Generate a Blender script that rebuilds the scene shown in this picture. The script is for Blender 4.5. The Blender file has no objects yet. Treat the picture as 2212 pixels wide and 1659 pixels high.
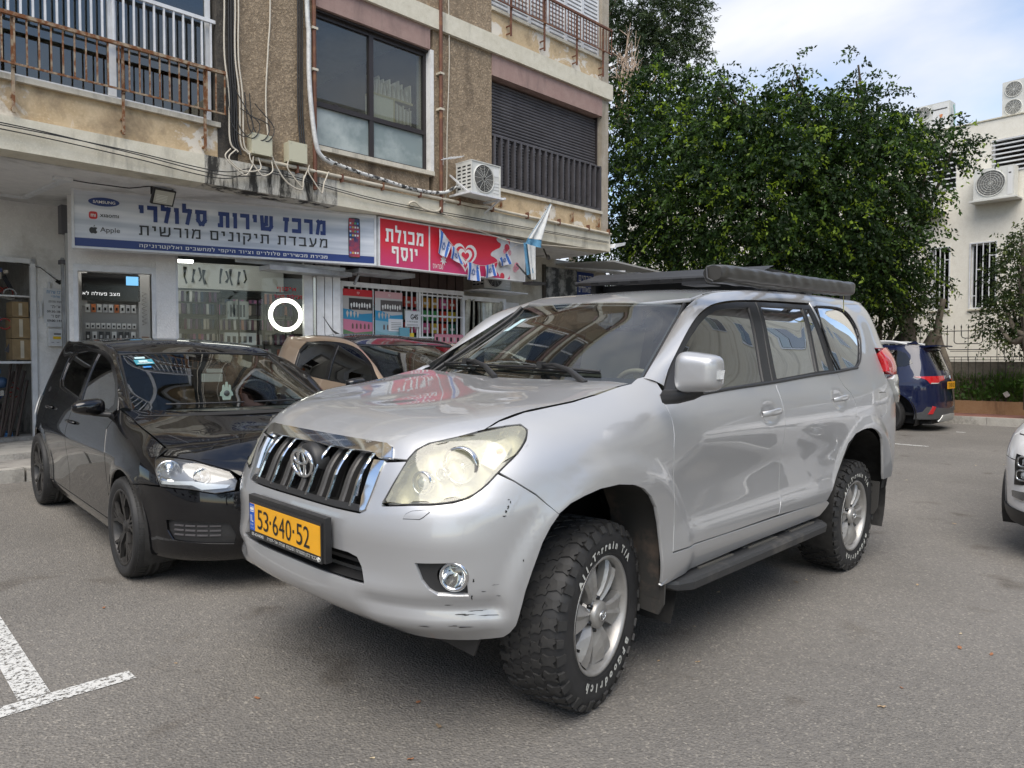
import bpy, math, random
import numpy as np
from mathutils import Vector, Matrix
from mathutils.geometry import delaunay_2d_cdt
random.seed(7); rng = np.random.default_rng(7)
scene = bpy.context.scene
COL = scene.collection
# ---------------------------------------------------------------- camera, sky, sun, exposure
cam_d = bpy.data.cameras.new('camera'); cam = bpy.data.objects.new('camera', cam_d); COL.objects.link(cam); scene.camera = cam
cam_d.sensor_width = 36.0; cam_d.lens = 36.0*1600/2212; cam_d.clip_end = 600; cam_d.clip_start = .05
CAM = Vector((2.331, 2.618, 1.414)); _a = math.atan2(.69, .724); _p = math.atan((829.5-778)/1600)
cam.matrix_world = Matrix(((-math.sin(_a), -math.cos(_a)*math.sin(_p), math.cos(_a)*math.cos(_p), CAM.x),
                           (math.cos(_a), -math.sin(_a)*math.sin(_p), math.sin(_a)*math.cos(_p), CAM.y),
                           (0, math.cos(_p), math.sin(_p), CAM.z), (0, 0, 0, 1)))
SUN_EL, SUN_AZ = 56.0, 35.0   # degrees; azimuth of the sun measured from +x towards +y
world = bpy.data.worlds.new('World'); scene.world = world; world.use_nodes = True
def build_sky():
    nt = world.node_tree; N = nt.nodes; L = nt.links; N.clear()
    out = N.new('ShaderNodeOutputWorld'); bg = N.new('ShaderNodeBackground'); sky = N.new('ShaderNodeTexSky')
    sky.sky_type = 'NISHITA'; sky.sun_disc = False; sky.sun_elevation = math.radians(SUN_EL); sky.sun_rotation = math.radians(90-SUN_AZ); sky.air_density = 1.0; sky.dust_density = .8
    tc = N.new('ShaderNodeTexCoord'); mp = N.new('ShaderNodeMapping'); mp.inputs['Scale'].default_value = (1.0, 1.0, 2.6); mp.inputs['Location'].default_value = (3.15, .4, .3)
    n1 = N.new('ShaderNodeTexNoise'); n1.inputs['Scale'].default_value = 1.35; n1.inputs['Detail'].default_value = 7; n1.inputs['Roughness'].default_value = .52; n1.inputs['Distortion'].default_value = .35
    r1 = N.new('ShaderNodeValToRGB'); r1.color_ramp.elements[0].position = .42; r1.color_ramp.elements[1].position = .60
    n2 = N.new('ShaderNodeTexNoise'); n2.inputs['Scale'].default_value = 2.6; n2.inputs['Detail'].default_value = 6
    r2 = N.new('ShaderNodeValToRGB'); r2.color_ramp.elements[0].color = (3.3, 3.5, 4.1, 1); r2.color_ramp.elements[1].color = (4.2, 4.25, 4.35, 1); r2.color_ramp.elements[0].position = .3; r2.color_ramp.elements[1].position = .7
    mix = N.new('ShaderNodeMix'); mix.data_type = 'RGBA'
    L.new(tc.outputs['Generated'], mp.inputs['Vector']); L.new(mp.outputs[0], n1.inputs['Vector']); L.new(mp.outputs[0], n2.inputs['Vector'])
    L.new(n1.outputs['Fac'], r1.inputs['Fac']); L.new(n2.outputs['Fac'], r2.inputs['Fac']); L.new(r1.outputs['Color'], mix.inputs['Factor'])
    gain = N.new('ShaderNodeMix'); gain.data_type = 'RGBA'; gain.blend_type = 'MULTIPLY'; gain.inputs['Factor'].default_value = 1; gain.inputs[7].default_value = (1.0, .97, .95, 1)
    L.new(sky.outputs[0], gain.inputs[6]); L.new(gain.outputs[2], mix.inputs[6]); L.new(r2.outputs['Color'], mix.inputs[7])
    L.new(mix.outputs[2], bg.inputs['Color']); bg.inputs['Strength'].default_value = .1; L.new(bg.outputs[0], out.inputs[0])
build_sky()
sun_d = bpy.data.lights.new('sun', 'SUN'); sun = bpy.data.objects.new('sun', sun_d); COL.objects.link(sun)
sun_d.energy = 1.5; sun_d.angle = math.radians(50); sun_d.color = (1.0, .93, .82)
_sv = Vector((math.cos(math.radians(SUN_EL))*math.cos(math.radians(SUN_AZ)), math.cos(math.radians(SUN_EL))*math.sin(math.radians(SUN_AZ)), math.sin(math.radians(SUN_EL))))
sun.rotation_euler = _sv.to_track_quat('Z', 'Y').to_euler()
vs = scene.view_settings; vs.view_transform = 'Standard'; vs.look = 'None'; vs.gamma = 1; vs.use_curve_mapping = False; vs.exposure = 1.3
scene.render.engine = 'CYCLES'; scene.cycles.max_bounces = 10; scene.cycles.transparent_max_bounces = 24; scene.cycles.glossy_bounces = 5
# ---------------------------------------------------------------- materials
MATS = {}
def ramp(nt, pts):
    r = nt.nodes.new('ShaderNodeValToRGB'); e = r.color_ramp.elements
    while len(e) < len(pts): e.new(.5)
    for k, (p, c) in enumerate(pts): e[k].position = p; e[k].color = (*c, 1) if len(c) == 3 else c
    return r
def mat(name, base=(.5,.5,.5), rough=.5, metal=0., var=0., vscale=3., vcol=None, bump=0., bscale=40., coat=0., coatr=.03, emit=None, es=1., spec=.5, det=4., sheen=0., trans=0., ior=1.45, vramp=(.35,.65), obj=True):
    if name in MATS: return MATS[name]
    m = bpy.data.materials.new(name); MATS[name] = m; m.use_nodes = True; nt = m.node_tree; N = nt.nodes; L = nt.links; b = N['Principled BSDF']
    b.inputs['Base Color'].default_value = (*base, 1); b.inputs['Roughness'].default_value = rough; b.inputs['Metallic'].default_value = metal; b.inputs['Specular IOR Level'].default_value = spec
    if coat: b.inputs['Coat Weight'].default_value = coat; b.inputs['Coat Roughness'].default_value = coatr
    if trans: b.inputs['Transmission Weight'].default_value = trans; b.inputs['IOR'].default_value = ior
    if emit: b.inputs['Emission Color'].default_value = (*emit, 1); b.inputs['Emission Strength'].default_value = es
    if var or bump or vcol:
        tc = N.new('ShaderNodeTexCoord')
    if var or vcol:
        n = N.new('ShaderNodeTexNoise'); n.inputs['Scale'].default_value = vscale; n.inputs['Detail'].default_value = 8; n.inputs['Roughness'].default_value = .62; L.new(tc.outputs['Object'], n.inputs['Vector'])
        c2 = vcol if vcol else tuple(c*(1-var) for c in base); c1 = base if vcol else tuple(min(1, c*(1+var*.6)) for c in base)
        r = ramp(nt, [(vramp[0], c1), (vramp[1], c2)]); L.new(n.outputs['Fac'], r.inputs['Fac']); L.new(r.outputs[0], b.inputs['Base Color'])
    if bump:
        n = N.new('ShaderNodeTexNoise'); n.inputs['Scale'].default_value = bscale; n.inputs['Detail'].default_value = det; L.new(tc.outputs['Object'], n.inputs['Vector'])
        bp = N.new('ShaderNodeBump'); bp.inputs['Strength'].default_value = min(1, bump*20); bp.inputs['Distance'].default_value = bump; L.new(n.outputs['Fac'], bp.inputs['Height']); L.new(bp.outputs[0], b.inputs['Normal'])
    return m
def glassmat(name, tint=(.6,.65,.62), rough=.0, refl=1.0, dirt=0.0, ior=1.5, dcol=(.55,.53,.48)):
    """thin sheet of tinted glass: tinted see-through plus Fresnel mirror"""
    if name in MATS: return MATS[name]
    m = bpy.data.materials.new(name); MATS[name] = m; m.use_nodes = True; nt = m.node_tree; N = nt.nodes; L = nt.links; N.clear()
    out = N.new('ShaderNodeOutputMaterial'); tr = N.new('ShaderNodeBsdfTransparent'); tr.inputs[0].default_value = (*tint, 1)
    gl = N.new('ShaderNodeBsdfGlossy'); gl.inputs['Roughness'].default_value = rough; gl.inputs['Color'].default_value = (.95,.95,.95,1)
    fr = N.new('ShaderNodeFresnel'); gm = N.new('ShaderNodeNewGeometry'); mm = N.new('ShaderNodeMapRange'); mm.inputs[3].default_value = ior; mm.inputs[4].default_value = 1/ior; L.new(gm.outputs['Backfacing'], mm.inputs[0]); L.new(mm.outputs[0], fr.inputs['IOR']); mu = N.new('ShaderNodeMath'); mu.operation = 'MULTIPLY'; mu.inputs[1].default_value = 1.7*refl; mu.use_clamp = True
    mx = N.new('ShaderNodeMixShader'); L.new(fr.outputs[0], mu.inputs[0]); L.new(mu.outputs[0], mx.inputs[0]); L.new(tr.outputs[0], mx.inputs[1]); L.new(gl.outputs[0], mx.inputs[2])
    last = mx
    if dirt:
        df = N.new('ShaderNodeBsdfDiffuse'); df.inputs[0].default_value = (*dcol, 1); tc = N.new('ShaderNodeTexCoord'); n = N.new('ShaderNodeTexNoise'); n.inputs['Scale'].default_value = 3; n.inputs['Detail'].default_value = 6
        L.new(tc.outputs['Object'], n.inputs['Vector']); m2 = N.new('ShaderNodeMath'); m2.operation = 'MULTIPLY'; m2.inputs[1].default_value = dirt*2; L.new(n.outputs['Fac'], m2.inputs[0])
        m3 = N.new('ShaderNodeMixShader'); L.new(m2.outputs[0], m3.inputs[0]); L.new(mx.outputs[0], m3.inputs[1]); L.new(df.outputs[0], m3.inputs[2]); last = m3
    L.new(last.outputs[0], out.inputs[0]); return m
# ---------------------------------------------------------------- mesh helpers
def link(name, me, parent=None, loc=None, rot=None):
    o = bpy.data.objects.new(name, me); COL.objects.link(o)
    if parent is not None: o.parent = parent
    if loc is not None: o.location = loc
    if rot is not None: o.rotation_euler = rot
    return o
def tag(o, label=None, cat=None, group=None, kind=None):
    if label: o['label'] = label
    if cat: o['category'] = cat
    if group: o['group'] = group
    if kind: o['kind'] = kind
    return o
def empty(name, loc=(0,0,0), rz=0., label=None, cat=None, group=None, kind=None, parent=None):
    o = link(name, None, parent, loc, (0,0,rz)); o.empty_display_size = .1; return tag(o, label, cat, group, kind)
def mesh(name, V, F, m, smooth=False, normals=None, mats=None, fm=None):
    me = bpy.data.meshes.new(name); me.from_pydata([tuple(map(float, v)) for v in V], [], [tuple(int(i) for i in f) for f in F])
    for q in ([m] if mats is None else mats): me.materials.append(q)
    if fm is not None: me.polygons.foreach_set('material_index', fm)
    if smooth: me.polygons.foreach_set('use_smooth', [True]*len(me.polygons))
    me.update()
    if normals is not None:
        me.normals_split_custom_set_from_vertices([tuple(map(float, n)) for n in normals])
    return me
class MB:
    """collects simple solids and builds them as one mesh"""
    def __init__(s): s.V = []; s.F = []; s.M = []; s.S = []
    def add(s, V, F, mi=0, sm=False):
        k = len(s.V); s.V += [tuple(map(float, v)) for v in V]; s.F += [tuple(i+k for i in f) for f in F]; s.M += [mi]*len(F); s.S += [sm]*len(F); return s
    def box(s, lo, hi, mi=0, M=None):
        (a, b, c), (d, e, f) = lo, hi; V = [Vector(p) for p in ((a,b,c),(d,b,c),(d,e,c),(a,e,c),(a,b,f),(d,b,f),(d,e,f),(a,e,f))]
        if M is not None: V = [M @ v for v in V]
        return s.add(V, [(0,3,2,1),(4,5,6,7),(0,1,5,4),(1,2,6,5),(2,3,7,6),(3,0,4,7)], mi)
    def bar(s, p, q, w, h=None, mi=0, up=(0,0,1)):
        p = Vector(p); q = Vector(q); h = w if h is None else h; d = (q-p).normalized(); u = Vector(up)
        if abs(d.dot(u)) > .99: u = Vector((1,0,0))
        x = d.cross(u).normalized(); y = x.cross(d); a = [x*w/2*i+y*h/2*j for i, j in ((-1,-1),(1,-1),(1,1),(-1,1))]
        return s.add([p+k for k in a]+[q+k for k in a], [(0,3,2,1),(4,5,6,7),(0,1,5,4),(1,2,6,5),(2,3,7,6),(3,0,4,7)], mi)
    def tube(s, pts, r, n=8, mi=0, cap=True, closed=False, rs=None):
        P = [Vector(p) for p in pts]; V = []; F = []; m = len(P); prev = None
        for i, p in enumerate(P):
            d = (P[(i+1) % m]-P[i-1]) if closed else (P[min(i+1, m-1)]-P[max(i-1, 0)])
            if d.length < 1e-9: d = Vector((0,0,1))
            d.normalize()
            if prev is None: u = Vector((0,0,1)) if abs(d.z) < .9 else Vector((1,0,0)); x = d.cross(u).normalized()
            else: x = (prev-d*prev.dot(d)); x = x.normalized() if x.length > 1e-6 else d.orthogonal().normalized()
            prev = x; y = d.cross(x); rr = rs[i] if rs else r
            V += [p+(x*math.cos(2*math.pi*k/n)+y*math.sin(2*math.pi*k/n))*rr for k in range(n)]
        for i in range(m if closed else m-1):
            j = (i+1) % m; F += [(i*n+k, i*n+(k+1) % n, j*n+(k+1) % n, j*n+k) for k in range(n)]
        s.add(V, F, mi, True)
        if cap and not closed: s.add(V[:n], [tuple(range(n))[::-1]], mi); s.add(V[-n:], [tuple(range(n))], mi)
        return s
    def lathe(s, prof, n=32, axis='y', c=(0,0,0), mi=0, sm=True, close=False, M=None, a0=0., a1=2*math.pi):
        """prof: (radius, along axis)"""
        V = []; F = []; m = len(prof); full = abs(a1-a0-2*math.pi) < 1e-6; nn = n if full else n+1
        for k in range(nn):
            t = a0+(a1-a0)*k/n
            for r, h in prof:
                p = (r*math.cos(t), h, r*math.sin(t)) if axis == 'y' else ((r*math.cos(t), r*math.sin(t), h) if axis == 'z' else (h, r*math.cos(t), r*math.sin(t)))
                p = Vector(p)+Vector(c); V.append(M @ p if M is not None else p)
        for k in range(n):
            j = (k+1) % nn
            for i in range(m if close else m-1):
                i2 = (i+1) % m; F.append((k*m+i, j*m+i, j*m+i2, k*m+i2) if axis == 'y' else (k*m+i, k*m+i2, j*m+i2, j*m+i))
        return s.add(V, F, mi, sm)
    def prism(s, poly, h0, h1, M=None, mi=0):
        """polygon in local xy extruded from z=h0 to h1"""
        n = len(poly); V = [Vector((x, y, h0)) for x, y in poly]+[Vector((x, y, h1)) for x, y in poly]
        if M is not None: V = [M @ v for v in V]
        return s.add(V, [tuple(range(n))[::-1], tuple(range(n, 2*n))]+[(i, (i+1) % n, (i+1) % n+n, i+n) for i in range(n)], mi)
    def grid(s, P, mi=0, sm=True, flip=False):
        P = np.asarray(P); a, b = P.shape[:2]; F = [(i*b+j, (i+1)*b+j, (i+1)*b+j+1, i*b+j+1) for i in range(a-1) for j in range(b-1)]
        return s.add(P.reshape(-1, 3), [f[::-1] for f in F] if flip else F, mi, sm)
    def me(s, name, mats):
        if not isinstance(mats, (list, tuple)): mats = [mats]
        me = bpy.data.meshes.new(name); me.from_pydata(s.V, [], s.F)
        for q in mats: me.materials.append(q)
        me.polygons.foreach_set('material_index', s.M); me.polygons.foreach_set('use_smooth', s.S); me.update(); return me
    def obj(s, name, mats, parent=None, loc=None, rot=None): return link(name, s.me(name, mats), parent, loc, rot)
def inpoly(P, poly):
    P = np.asarray(P, float); Q = np.asarray(poly, float); x, y = P[:, 0], P[:, 1]; r = np.zeros(len(P), bool)
    for (x1, y1), (x2, y2) in zip(Q, np.roll(Q, -1, 0)):
        c = ((y1 > y) != (y2 > y)); r ^= c & (x < (x2-x1)*(y-y1)/(y2-y1+1e-15)+x1)
    return r
def edgedist(P, poly):
    Q = np.asarray(poly, float); d = np.full(len(P), 9e9)
    for a, b in zip(Q, np.roll(Q, -1, 0)):
        ab = b-a; t = np.clip(((P-a)@ab)/max(ab@ab, 1e-12), 0, 1); d = np.minimum(d, np.hypot(*(P-a-t[:, None]*ab).T))
    return d
def chaikin(p, n):
    p = np.asarray(p, float)
    for _ in range(n):
        q = np.roll(p, -1, 0); p = np.stack([.75*p+.25*q, .25*p+.75*q], 1).reshape(-1, 2)
    return p
def resample(poly, res):
    out = []
    for a, b in zip(poly, np.roll(poly, -1, 0)):
        n = max(1, int(math.ceil(np.hypot(*(b-a))/res))); out += [a+(b-a)*k/n for k in range(n)]
    return np.array(out)
def trimesh(outline, holes=(), res=.03, ch=0):
    loops = [resample(chaikin(outline, ch), res)]+[resample(chaikin(h, ch), res) for h in holes]
    lo = loops[0].min(0); hi = loops[0].max(0); gx = np.arange(lo[0]+res*.5, hi[0], res); gy = np.arange(lo[1]+res*.5, hi[1], res)
    G = np.array(np.meshgrid(gx, gy)).reshape(2, -1).T if len(gx) and len(gy) else np.zeros((0, 2))
    if len(G):
        k = inpoly(G, loops[0])
        for h in loops[1:]: k &= ~inpoly(G, h)
        G = G[k]
        for l in loops: G = G[edgedist(G, l) > res*.35] if len(G) else G
    V = np.vstack(loops+[G]); E = []; s = 0
    for l in loops: n = len(l); E += [(s+i, s+(i+1) % n) for i in range(n)]; s += n
    r = delaunay_2d_cdt([Vector(v) for v in V], E, [], 0, 1e-7); v2 = np.array([tuple(v) for v in r[0]]); T = np.array([f for f in r[2]])
    c = v2[T].mean(1); k = inpoly(c, loops[0])
    for h in loops[1:]: k &= ~inpoly(c, h)
    A = v2[T]; area = np.abs(np.cross(A[:, 1]-A[:, 0], A[:, 2]-A[:, 0])); k &= area > 1e-9; T = T[k]
    # orientation ccw
    A = v2[T]; cr = np.cross(A[:, 1]-A[:, 0], A[:, 2]-A[:, 0]); T[cr < 0] = T[cr < 0][:, ::-1]
    return v2, T
def panel(name, S, outline, m, parent=None, holes=(), res=.03, ch=0, hem=.016, push=0., mirror=False, both=False, flip=False, label=None, fn=None):
    """sheet cut from surface S along an outline in its own parameters, with a folded hem"""
    v2, T = trimesh(np.array(outline, float), [np.array(h, float) for h in holes], res, ch)
    P = S.P(v2[:, 0], v2[:, 1]); Nn = S.N(v2[:, 0], v2[:, 1])
    if push: P = P+Nn*push
    if fn:
        def vn(Q):
            n = np.cross(Q[T[:, 1]]-Q[T[:, 0]], Q[T[:, 2]]-Q[T[:, 0]]); A_ = np.zeros_like(Q)
            for k in range(3): np.add.at(A_, T[:, k], n)
            return A_/(np.linalg.norm(A_, axis=1, keepdims=True)+1e-12)
        P1 = fn(P, v2); d_ = vn(P1)-vn(P); sg = np.sign((vn(P)*Nn).sum(1))[:, None]; Nn = Nn+d_*sg; Nn /= np.linalg.norm(Nn, axis=1, keepdims=True); P = P1
    if flip: T = T[:, ::-1]
    V = [P]; NN = [Nn]; F = [tuple(t) for t in T]
    if hem:
        ec = {}
        for t in T:
            for a, b in ((t[0], t[1]), (t[1], t[2]), (t[2], t[0])): ec[(a, b)] = 1
        be = [(a, b) for (a, b) in ec if (b, a) not in ec]; n0 = len(P); k = n0
        hv = []; hn = []
        for a, b in be:
            d = P[b]-P[a]; sn = np.cross(d, Nn[a]); sn = sn/(np.linalg.norm(sn)+1e-12)
            hv += [P[a], P[b], P[b]-Nn[b]*hem, P[a]-Nn[a]*hem]; nb = sn*.8+Nn[a]*.6; hn += [nb, nb, sn, sn]
            F.append((k, k+3, k+2, k+1)); k += 4
        if hv: V.append(np.array(hv)); NN.append(np.array(hn))
    V = np.vstack(V); NN = np.vstack(NN); NN /= np.linalg.norm(NN, axis=1, keepdims=True)
    outs = []
    for mir in ([False, True] if both else [mirror]):
        if mir: v = V*[1, -1, 1]; n = NN*[1, -1, 1]; f = [q[::-1] for q in F]
        else: v, n, f = V, NN, F
        o = link(name, mesh(name, v, f, m, True, n), parent); outs.append(o)
        if label: o['label'] = label
    return outs if both else outs[0]
def loft(name, curves, m, parent=None, both=False, flip=False, closed=False):
    """smooth sheet through a list of curves (each k x 3)"""
    P = np.array(curves, float)
    du = np.gradient(P, axis=0); dv = np.gradient(P, axis=1)
    if closed: du[0] = du[-1] = (P[1]-P[-2])/2
    n = np.cross(du, dv); n /= np.linalg.norm(n, axis=-1, keepdims=True)+1e-12
    a, b = P.shape[:2]; F = [(i*b+j, (i+1)*b+j, (i+1)*b+j+1, i*b+j+1) for i in range(a-1) for j in range(b-1)]
    if flip: n = -n; F = [f[::-1] for f in F]
    outs = []
    for mir in ([False, True] if both else [False]):
        q = [1, -1, 1] if mir else [1, 1, 1]; outs.append(link(name, mesh(name, P.reshape(-1, 3)*q, [f[::-1] for f in F] if mir else F, m, True, n.reshape(-1, 3)*q), parent))
    return outs if both else outs[0]
def curve3(pts, n):
    """Catmull-Rom through 3d points, resampled to n points by arc length"""
    c = catmull(pts, 16); L = np.r_[0, np.cumsum(np.linalg.norm(np.diff(c, axis=0), axis=1))]; t = np.linspace(0, L[-1], n)
    return np.stack([np.interp(t, L, c[:, k]) for k in range(3)], -1)
def heb_mesh(txt, t=.18, spacing=1.):
    """Hebrew block letters drawn as straight strokes; txt in reading order, set right to left"""
    T, B, l = 1-t/2, t/2, t/2
    def glyph(c):
        W = {'א':.8,'ב':.75,'ג':.5,'ד':.72,'ה':.75,'ו':.32,'ז':.45,'ח':.75,'ט':.78,'י':.32,'כ':.7,'ך':.65,'ל':.65,'מ':.8,'ם':.75,'נ':.5,'ן':.32,'ס':.78,'ע':.75,'פ':.75,'ף':.72,'צ':.75,'ק':.75,'ר':.66,'ש':.95,'ת':.82,' ':.45,"'":.2,'-':.4,'|':.2,'״':.3}.get(c, .4); r = W-t/2
        K = {'א':[((l,T),(r,B)),((r-.02,T),(r-.06,.55),(r-.3,.42)),((l+.02,B),(l+.06,.45),(l+.3,.6))],'ב':[((0,T),(r-.08,T),(r-.08,B)),((0,B),(W,B))],'ג':[((l,T),(r-.05,T),(r-.02,0)),((0,B),(r-.05,.35))],'ד':[((0,T),(W,T)),((r-.08,T),(r-.08,0))],
         'ה':[((0,T),(r,T),(r,0)),((l+.03,.6),(l+.03,0))],'ו':[((0,T),(r,T),(r,0))],'ז':[((0,T),(W,T)),((W/2+.03,T),(W/2-.02,0))],'ח':[((0,T),(r,T),(r,0)),((l+.05,T),(l+.05,0))],'ט':[((l,1),(l,B),(r,B),(r,T),(W*.52,T))],'י':[((0,T),(r,T),(r,.5))],
         'כ':[((0,T),(r,T),(r,B),(0,B))],'ך':[((0,T),(r,T),(r,-.25))],'ל':[((l,1.32),(l,T),(r,T),(r-.2,0))],'מ':[((l,0),(l+.14,.8),(l,1)),((l+.1,.75),(l+.3,T),(r,T),(r,B),(W*.48,B))],'ם':[((0,T),(r,T),(r,B),(l+.05,B),(l+.05,T))],'נ':[((.12,T),(r,T),(r,B),(0,B))],'ן':[((0,T),(r,T),(r,-.28))],
         'ס':[((0,T),(r,T),(r,.35),(r-.15,B),(l+.22,B),(l+.07,.35),(l+.07,T))],'ע':[((r,1),(r-.06,.45),(r-.3,B),(0,B)),((l,1),(l+.22,.2))],'פ':[((l,.5),(l,T),(r,T),(r,B),(0,B)),((l,.56),(l+.26,.56))],'ף':[((l,.5),(l,T),(r,T),(r,-.28)),((l,.56),(l+.26,.56))],
         'צ':[((l,1),(r-.1,B)),((r,1),(r-.05,.62),(W*.5,.5)),((0,B),(W,B))],'ק':[((0,T),(r,T),(r,.45),(r-.22,.12)),((l+.03,.66),(l+.03,-.28))],'ר':[((0,T),(r,T),(r,0))],'ש':[((l,1),(l+.06,B),(r-.12,B),(r,.3),(r,1)),((W/2,1),(W/2-.02,.45),(l+.1,.35))],'ת':[((.04,T),(r,T),(r,0)),((l+.12,T),(l+.12,B),(0,B))],
         "'":[((l,1.05),(l-.03,.72))],'-':[((0,.5),(W,.5))],'|':[((l,1.1),(l,-.1))],'״':[((l,1.05),(l,.72)),((r,1.05),(r,.72))]}
        return W, K.get(c, [])
    V = []; F = []; x = 0.; k = 0
    for c in txt:
        W, st = glyph(c); x -= W
        for pl in st:
            for i, (a, b) in enumerate(zip(pl[:-1], pl[1:])):
                a = np.array(a, float); b = np.array(b, float); d = (b-a)/(np.linalg.norm(b-a)+1e-9); q = np.array([-d[1], d[0]])*t/2; e0 = t/2*(i > 0); e1 = t/2*(i < len(pl)-2); a = a-d*e0; b = b+d*e1; n = len(V); z = .0002*(k % 9); k += 1
                V += [(x+p[0], p[1], z) for p in (a-q, b-q, b+q, a+q)]; F.append((n, n+1, n+2, n+3))
        x -= (.17+.05)*spacing*(1 if c != ' ' else .4)
    me = bpy.data.meshes.new('t'); me.from_pydata(V, [], F); me.update(); return me
def text_mesh(txt, size=1., align='CENTER', bold=0., ext=0., sx=1., shear=0., spacing=1., rtl=False, fit=None):
    if rtl: return fit_mesh(heb_mesh(txt, .13+bold*2.6, spacing), fit, sx)
    cu = bpy.data.curves.new('t', 'FONT'); cu.body = txt; cu.size = size; cu.align_x = align; cu.align_y = 'CENTER'; cu.offset = bold; cu.extrude = ext; cu.shear = shear; cu.space_character = spacing; cu.resolution_u = 4
    o = bpy.data.objects.new('t', cu); COL.objects.link(o); dg = bpy.context.evaluated_depsgraph_get(); e = o.evaluated_get(dg); me = bpy.data.meshes.new_from_object(e)
    bpy.data.objects.remove(o); bpy.data.curves.remove(cu)
    return fit_mesh(me, fit, sx)
def fit_mesh(me, fit, sx=1.):
    n = len(me.vertices); co = np.empty(n*3); me.vertices.foreach_get('co', co); co = co.reshape(-1, 3)
    if n and fit is not None:       # fit = (width, height) of the ink box, centred
        lo, hi = co.min(0), co.max(0); w = np.maximum(hi-lo, 1e-6); co[:, :2] = (co[:, :2]-(lo+hi)[:2]/2)/w[:2]*np.array(fit)
    if sx != 1: co[:, 0] *= sx
    me.vertices.foreach_set('co', co.ravel()); me.update(); return me
def put_text(name, txt, m, parent, M, **k):
    me = text_mesh(txt, **k); me.materials.clear(); me.materials.append(m); me.name = name; o = link(name, me, parent); o.matrix_local = M; return o
def frame_mat(o, x, y):
    """matrix with local x, y axes along given world vectors and origin o"""
    x = Vector(x).normalized(); y = Vector(y); y = (y-x*y.dot(x)).normalized(); z = x.cross(y)
    return Matrix(((x.x, y.x, z.x, o[0]), (x.y, y.y, z.y, o[1]), (x.z, y.z, z.z, o[2]), (0,0,0,1)))
def copy_tree(o, parent=None, mirror=False):
    c = o.copy(); COL.objects.link(c)
    if parent is not None: c.parent = parent
    for ch in list(o.children): copy_tree(ch, c)
    return c
def gz(x, y):
    """height of the street surface"""
    y = np.asarray(y, float); x = np.asarray(x, float)
    k = np.interp(x, [-12, -5], [.25, 1.]); return .068+k*(np.interp(y, [-6.5, -4.6, -2.1, .86, 6], [.262, .200, .118, .044, -.09])-.068)+np.interp(x, [-14, -10, -3, 0], [.0, -.02, -.03, 0])
# ---------------------------------------------------------------- surfaces (pure numpy)
def pchip(xk, yk, x):
    xk = np.asarray(xk, float); yk = np.asarray(yk, float); x = np.clip(np.asarray(x, float), xk[0], xk[-1])
    h = np.diff(xk); d = np.diff(yk)/h; m = np.zeros_like(yk); m[0] = d[0]; m[-1] = d[-1]
    for i in range(1, len(xk)-1):
        if d[i-1]*d[i] > 0:
            w1 = 2*h[i]+h[i-1]; w2 = h[i]+2*h[i-1]; m[i] = (w1+w2)/(w1/d[i-1]+w2/d[i])
    i = np.clip(np.searchsorted(xk, x)-1, 0, len(xk)-2); t = (x-xk[i])/h[i]
    return ((2*t**3-3*t*t+1)*yk[i] + (t**3-2*t*t+t)*h[i]*m[i] + (-2*t**3+3*t*t)*yk[i+1] + (t**3-t*t)*h[i]*m[i+1])
def catmull(pts, n=12):
    P = np.asarray(pts, float); P = np.vstack([2*P[0]-P[1], P, 2*P[-1]-P[-2]]); out = []
    for i in range(1, len(P)-2):
        for k in range(n):
            t = k/n; a, b, c, d = P[i-1:i+3]
            out.append(.5*(2*b+(c-a)*t+(2*a-5*b+4*c-d)*t*t+(3*b-a-3*c+d)*t**3))
    out.append(P[-2]); return np.array(out)
def smooth1(a, sig):
    if sig <= 0: return a
    r = int(sig*3)+1; k = np.exp(-.5*(np.arange(-r, r+1)/sig)**2); k /= k.sum()
    pad = np.concatenate([2*a[:1]-a[1:r+1][::-1], a, 2*a[-1:]-a[-r-1:-1][::-1]])
    return sum(k[j]*pad[j:j+len(a)] for j in range(2*r+1))
def sstep(a, b, x):
    t = np.clip((x-a)/(b-a), 0, 1); return t*t*(3-2*t)
class Grid2:
    """smooth scalar field on a regular grid, bilinear lookup of value and gradient"""
    def __init__(s, A, a0, b0, st): s.A = A; s.a0 = a0; s.b0 = b0; s.st = st
    def at(s, a, b):
        i = np.clip((np.asarray(a, float)-s.a0)/s.st, 0, s.A.shape[0]-1.001); j = np.clip((np.asarray(b, float)-s.b0)/s.st, 0, s.A.shape[1]-1.001)
        i0 = i.astype(int); j0 = j.astype(int); u = i-i0; v = j-j0; A = s.A
        return A[i0, j0]*(1-u)*(1-v)+A[i0+1, j0]*u*(1-v)+A[i0, j0+1]*(1-u)*v+A[i0+1, j0+1]*u*v
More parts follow.
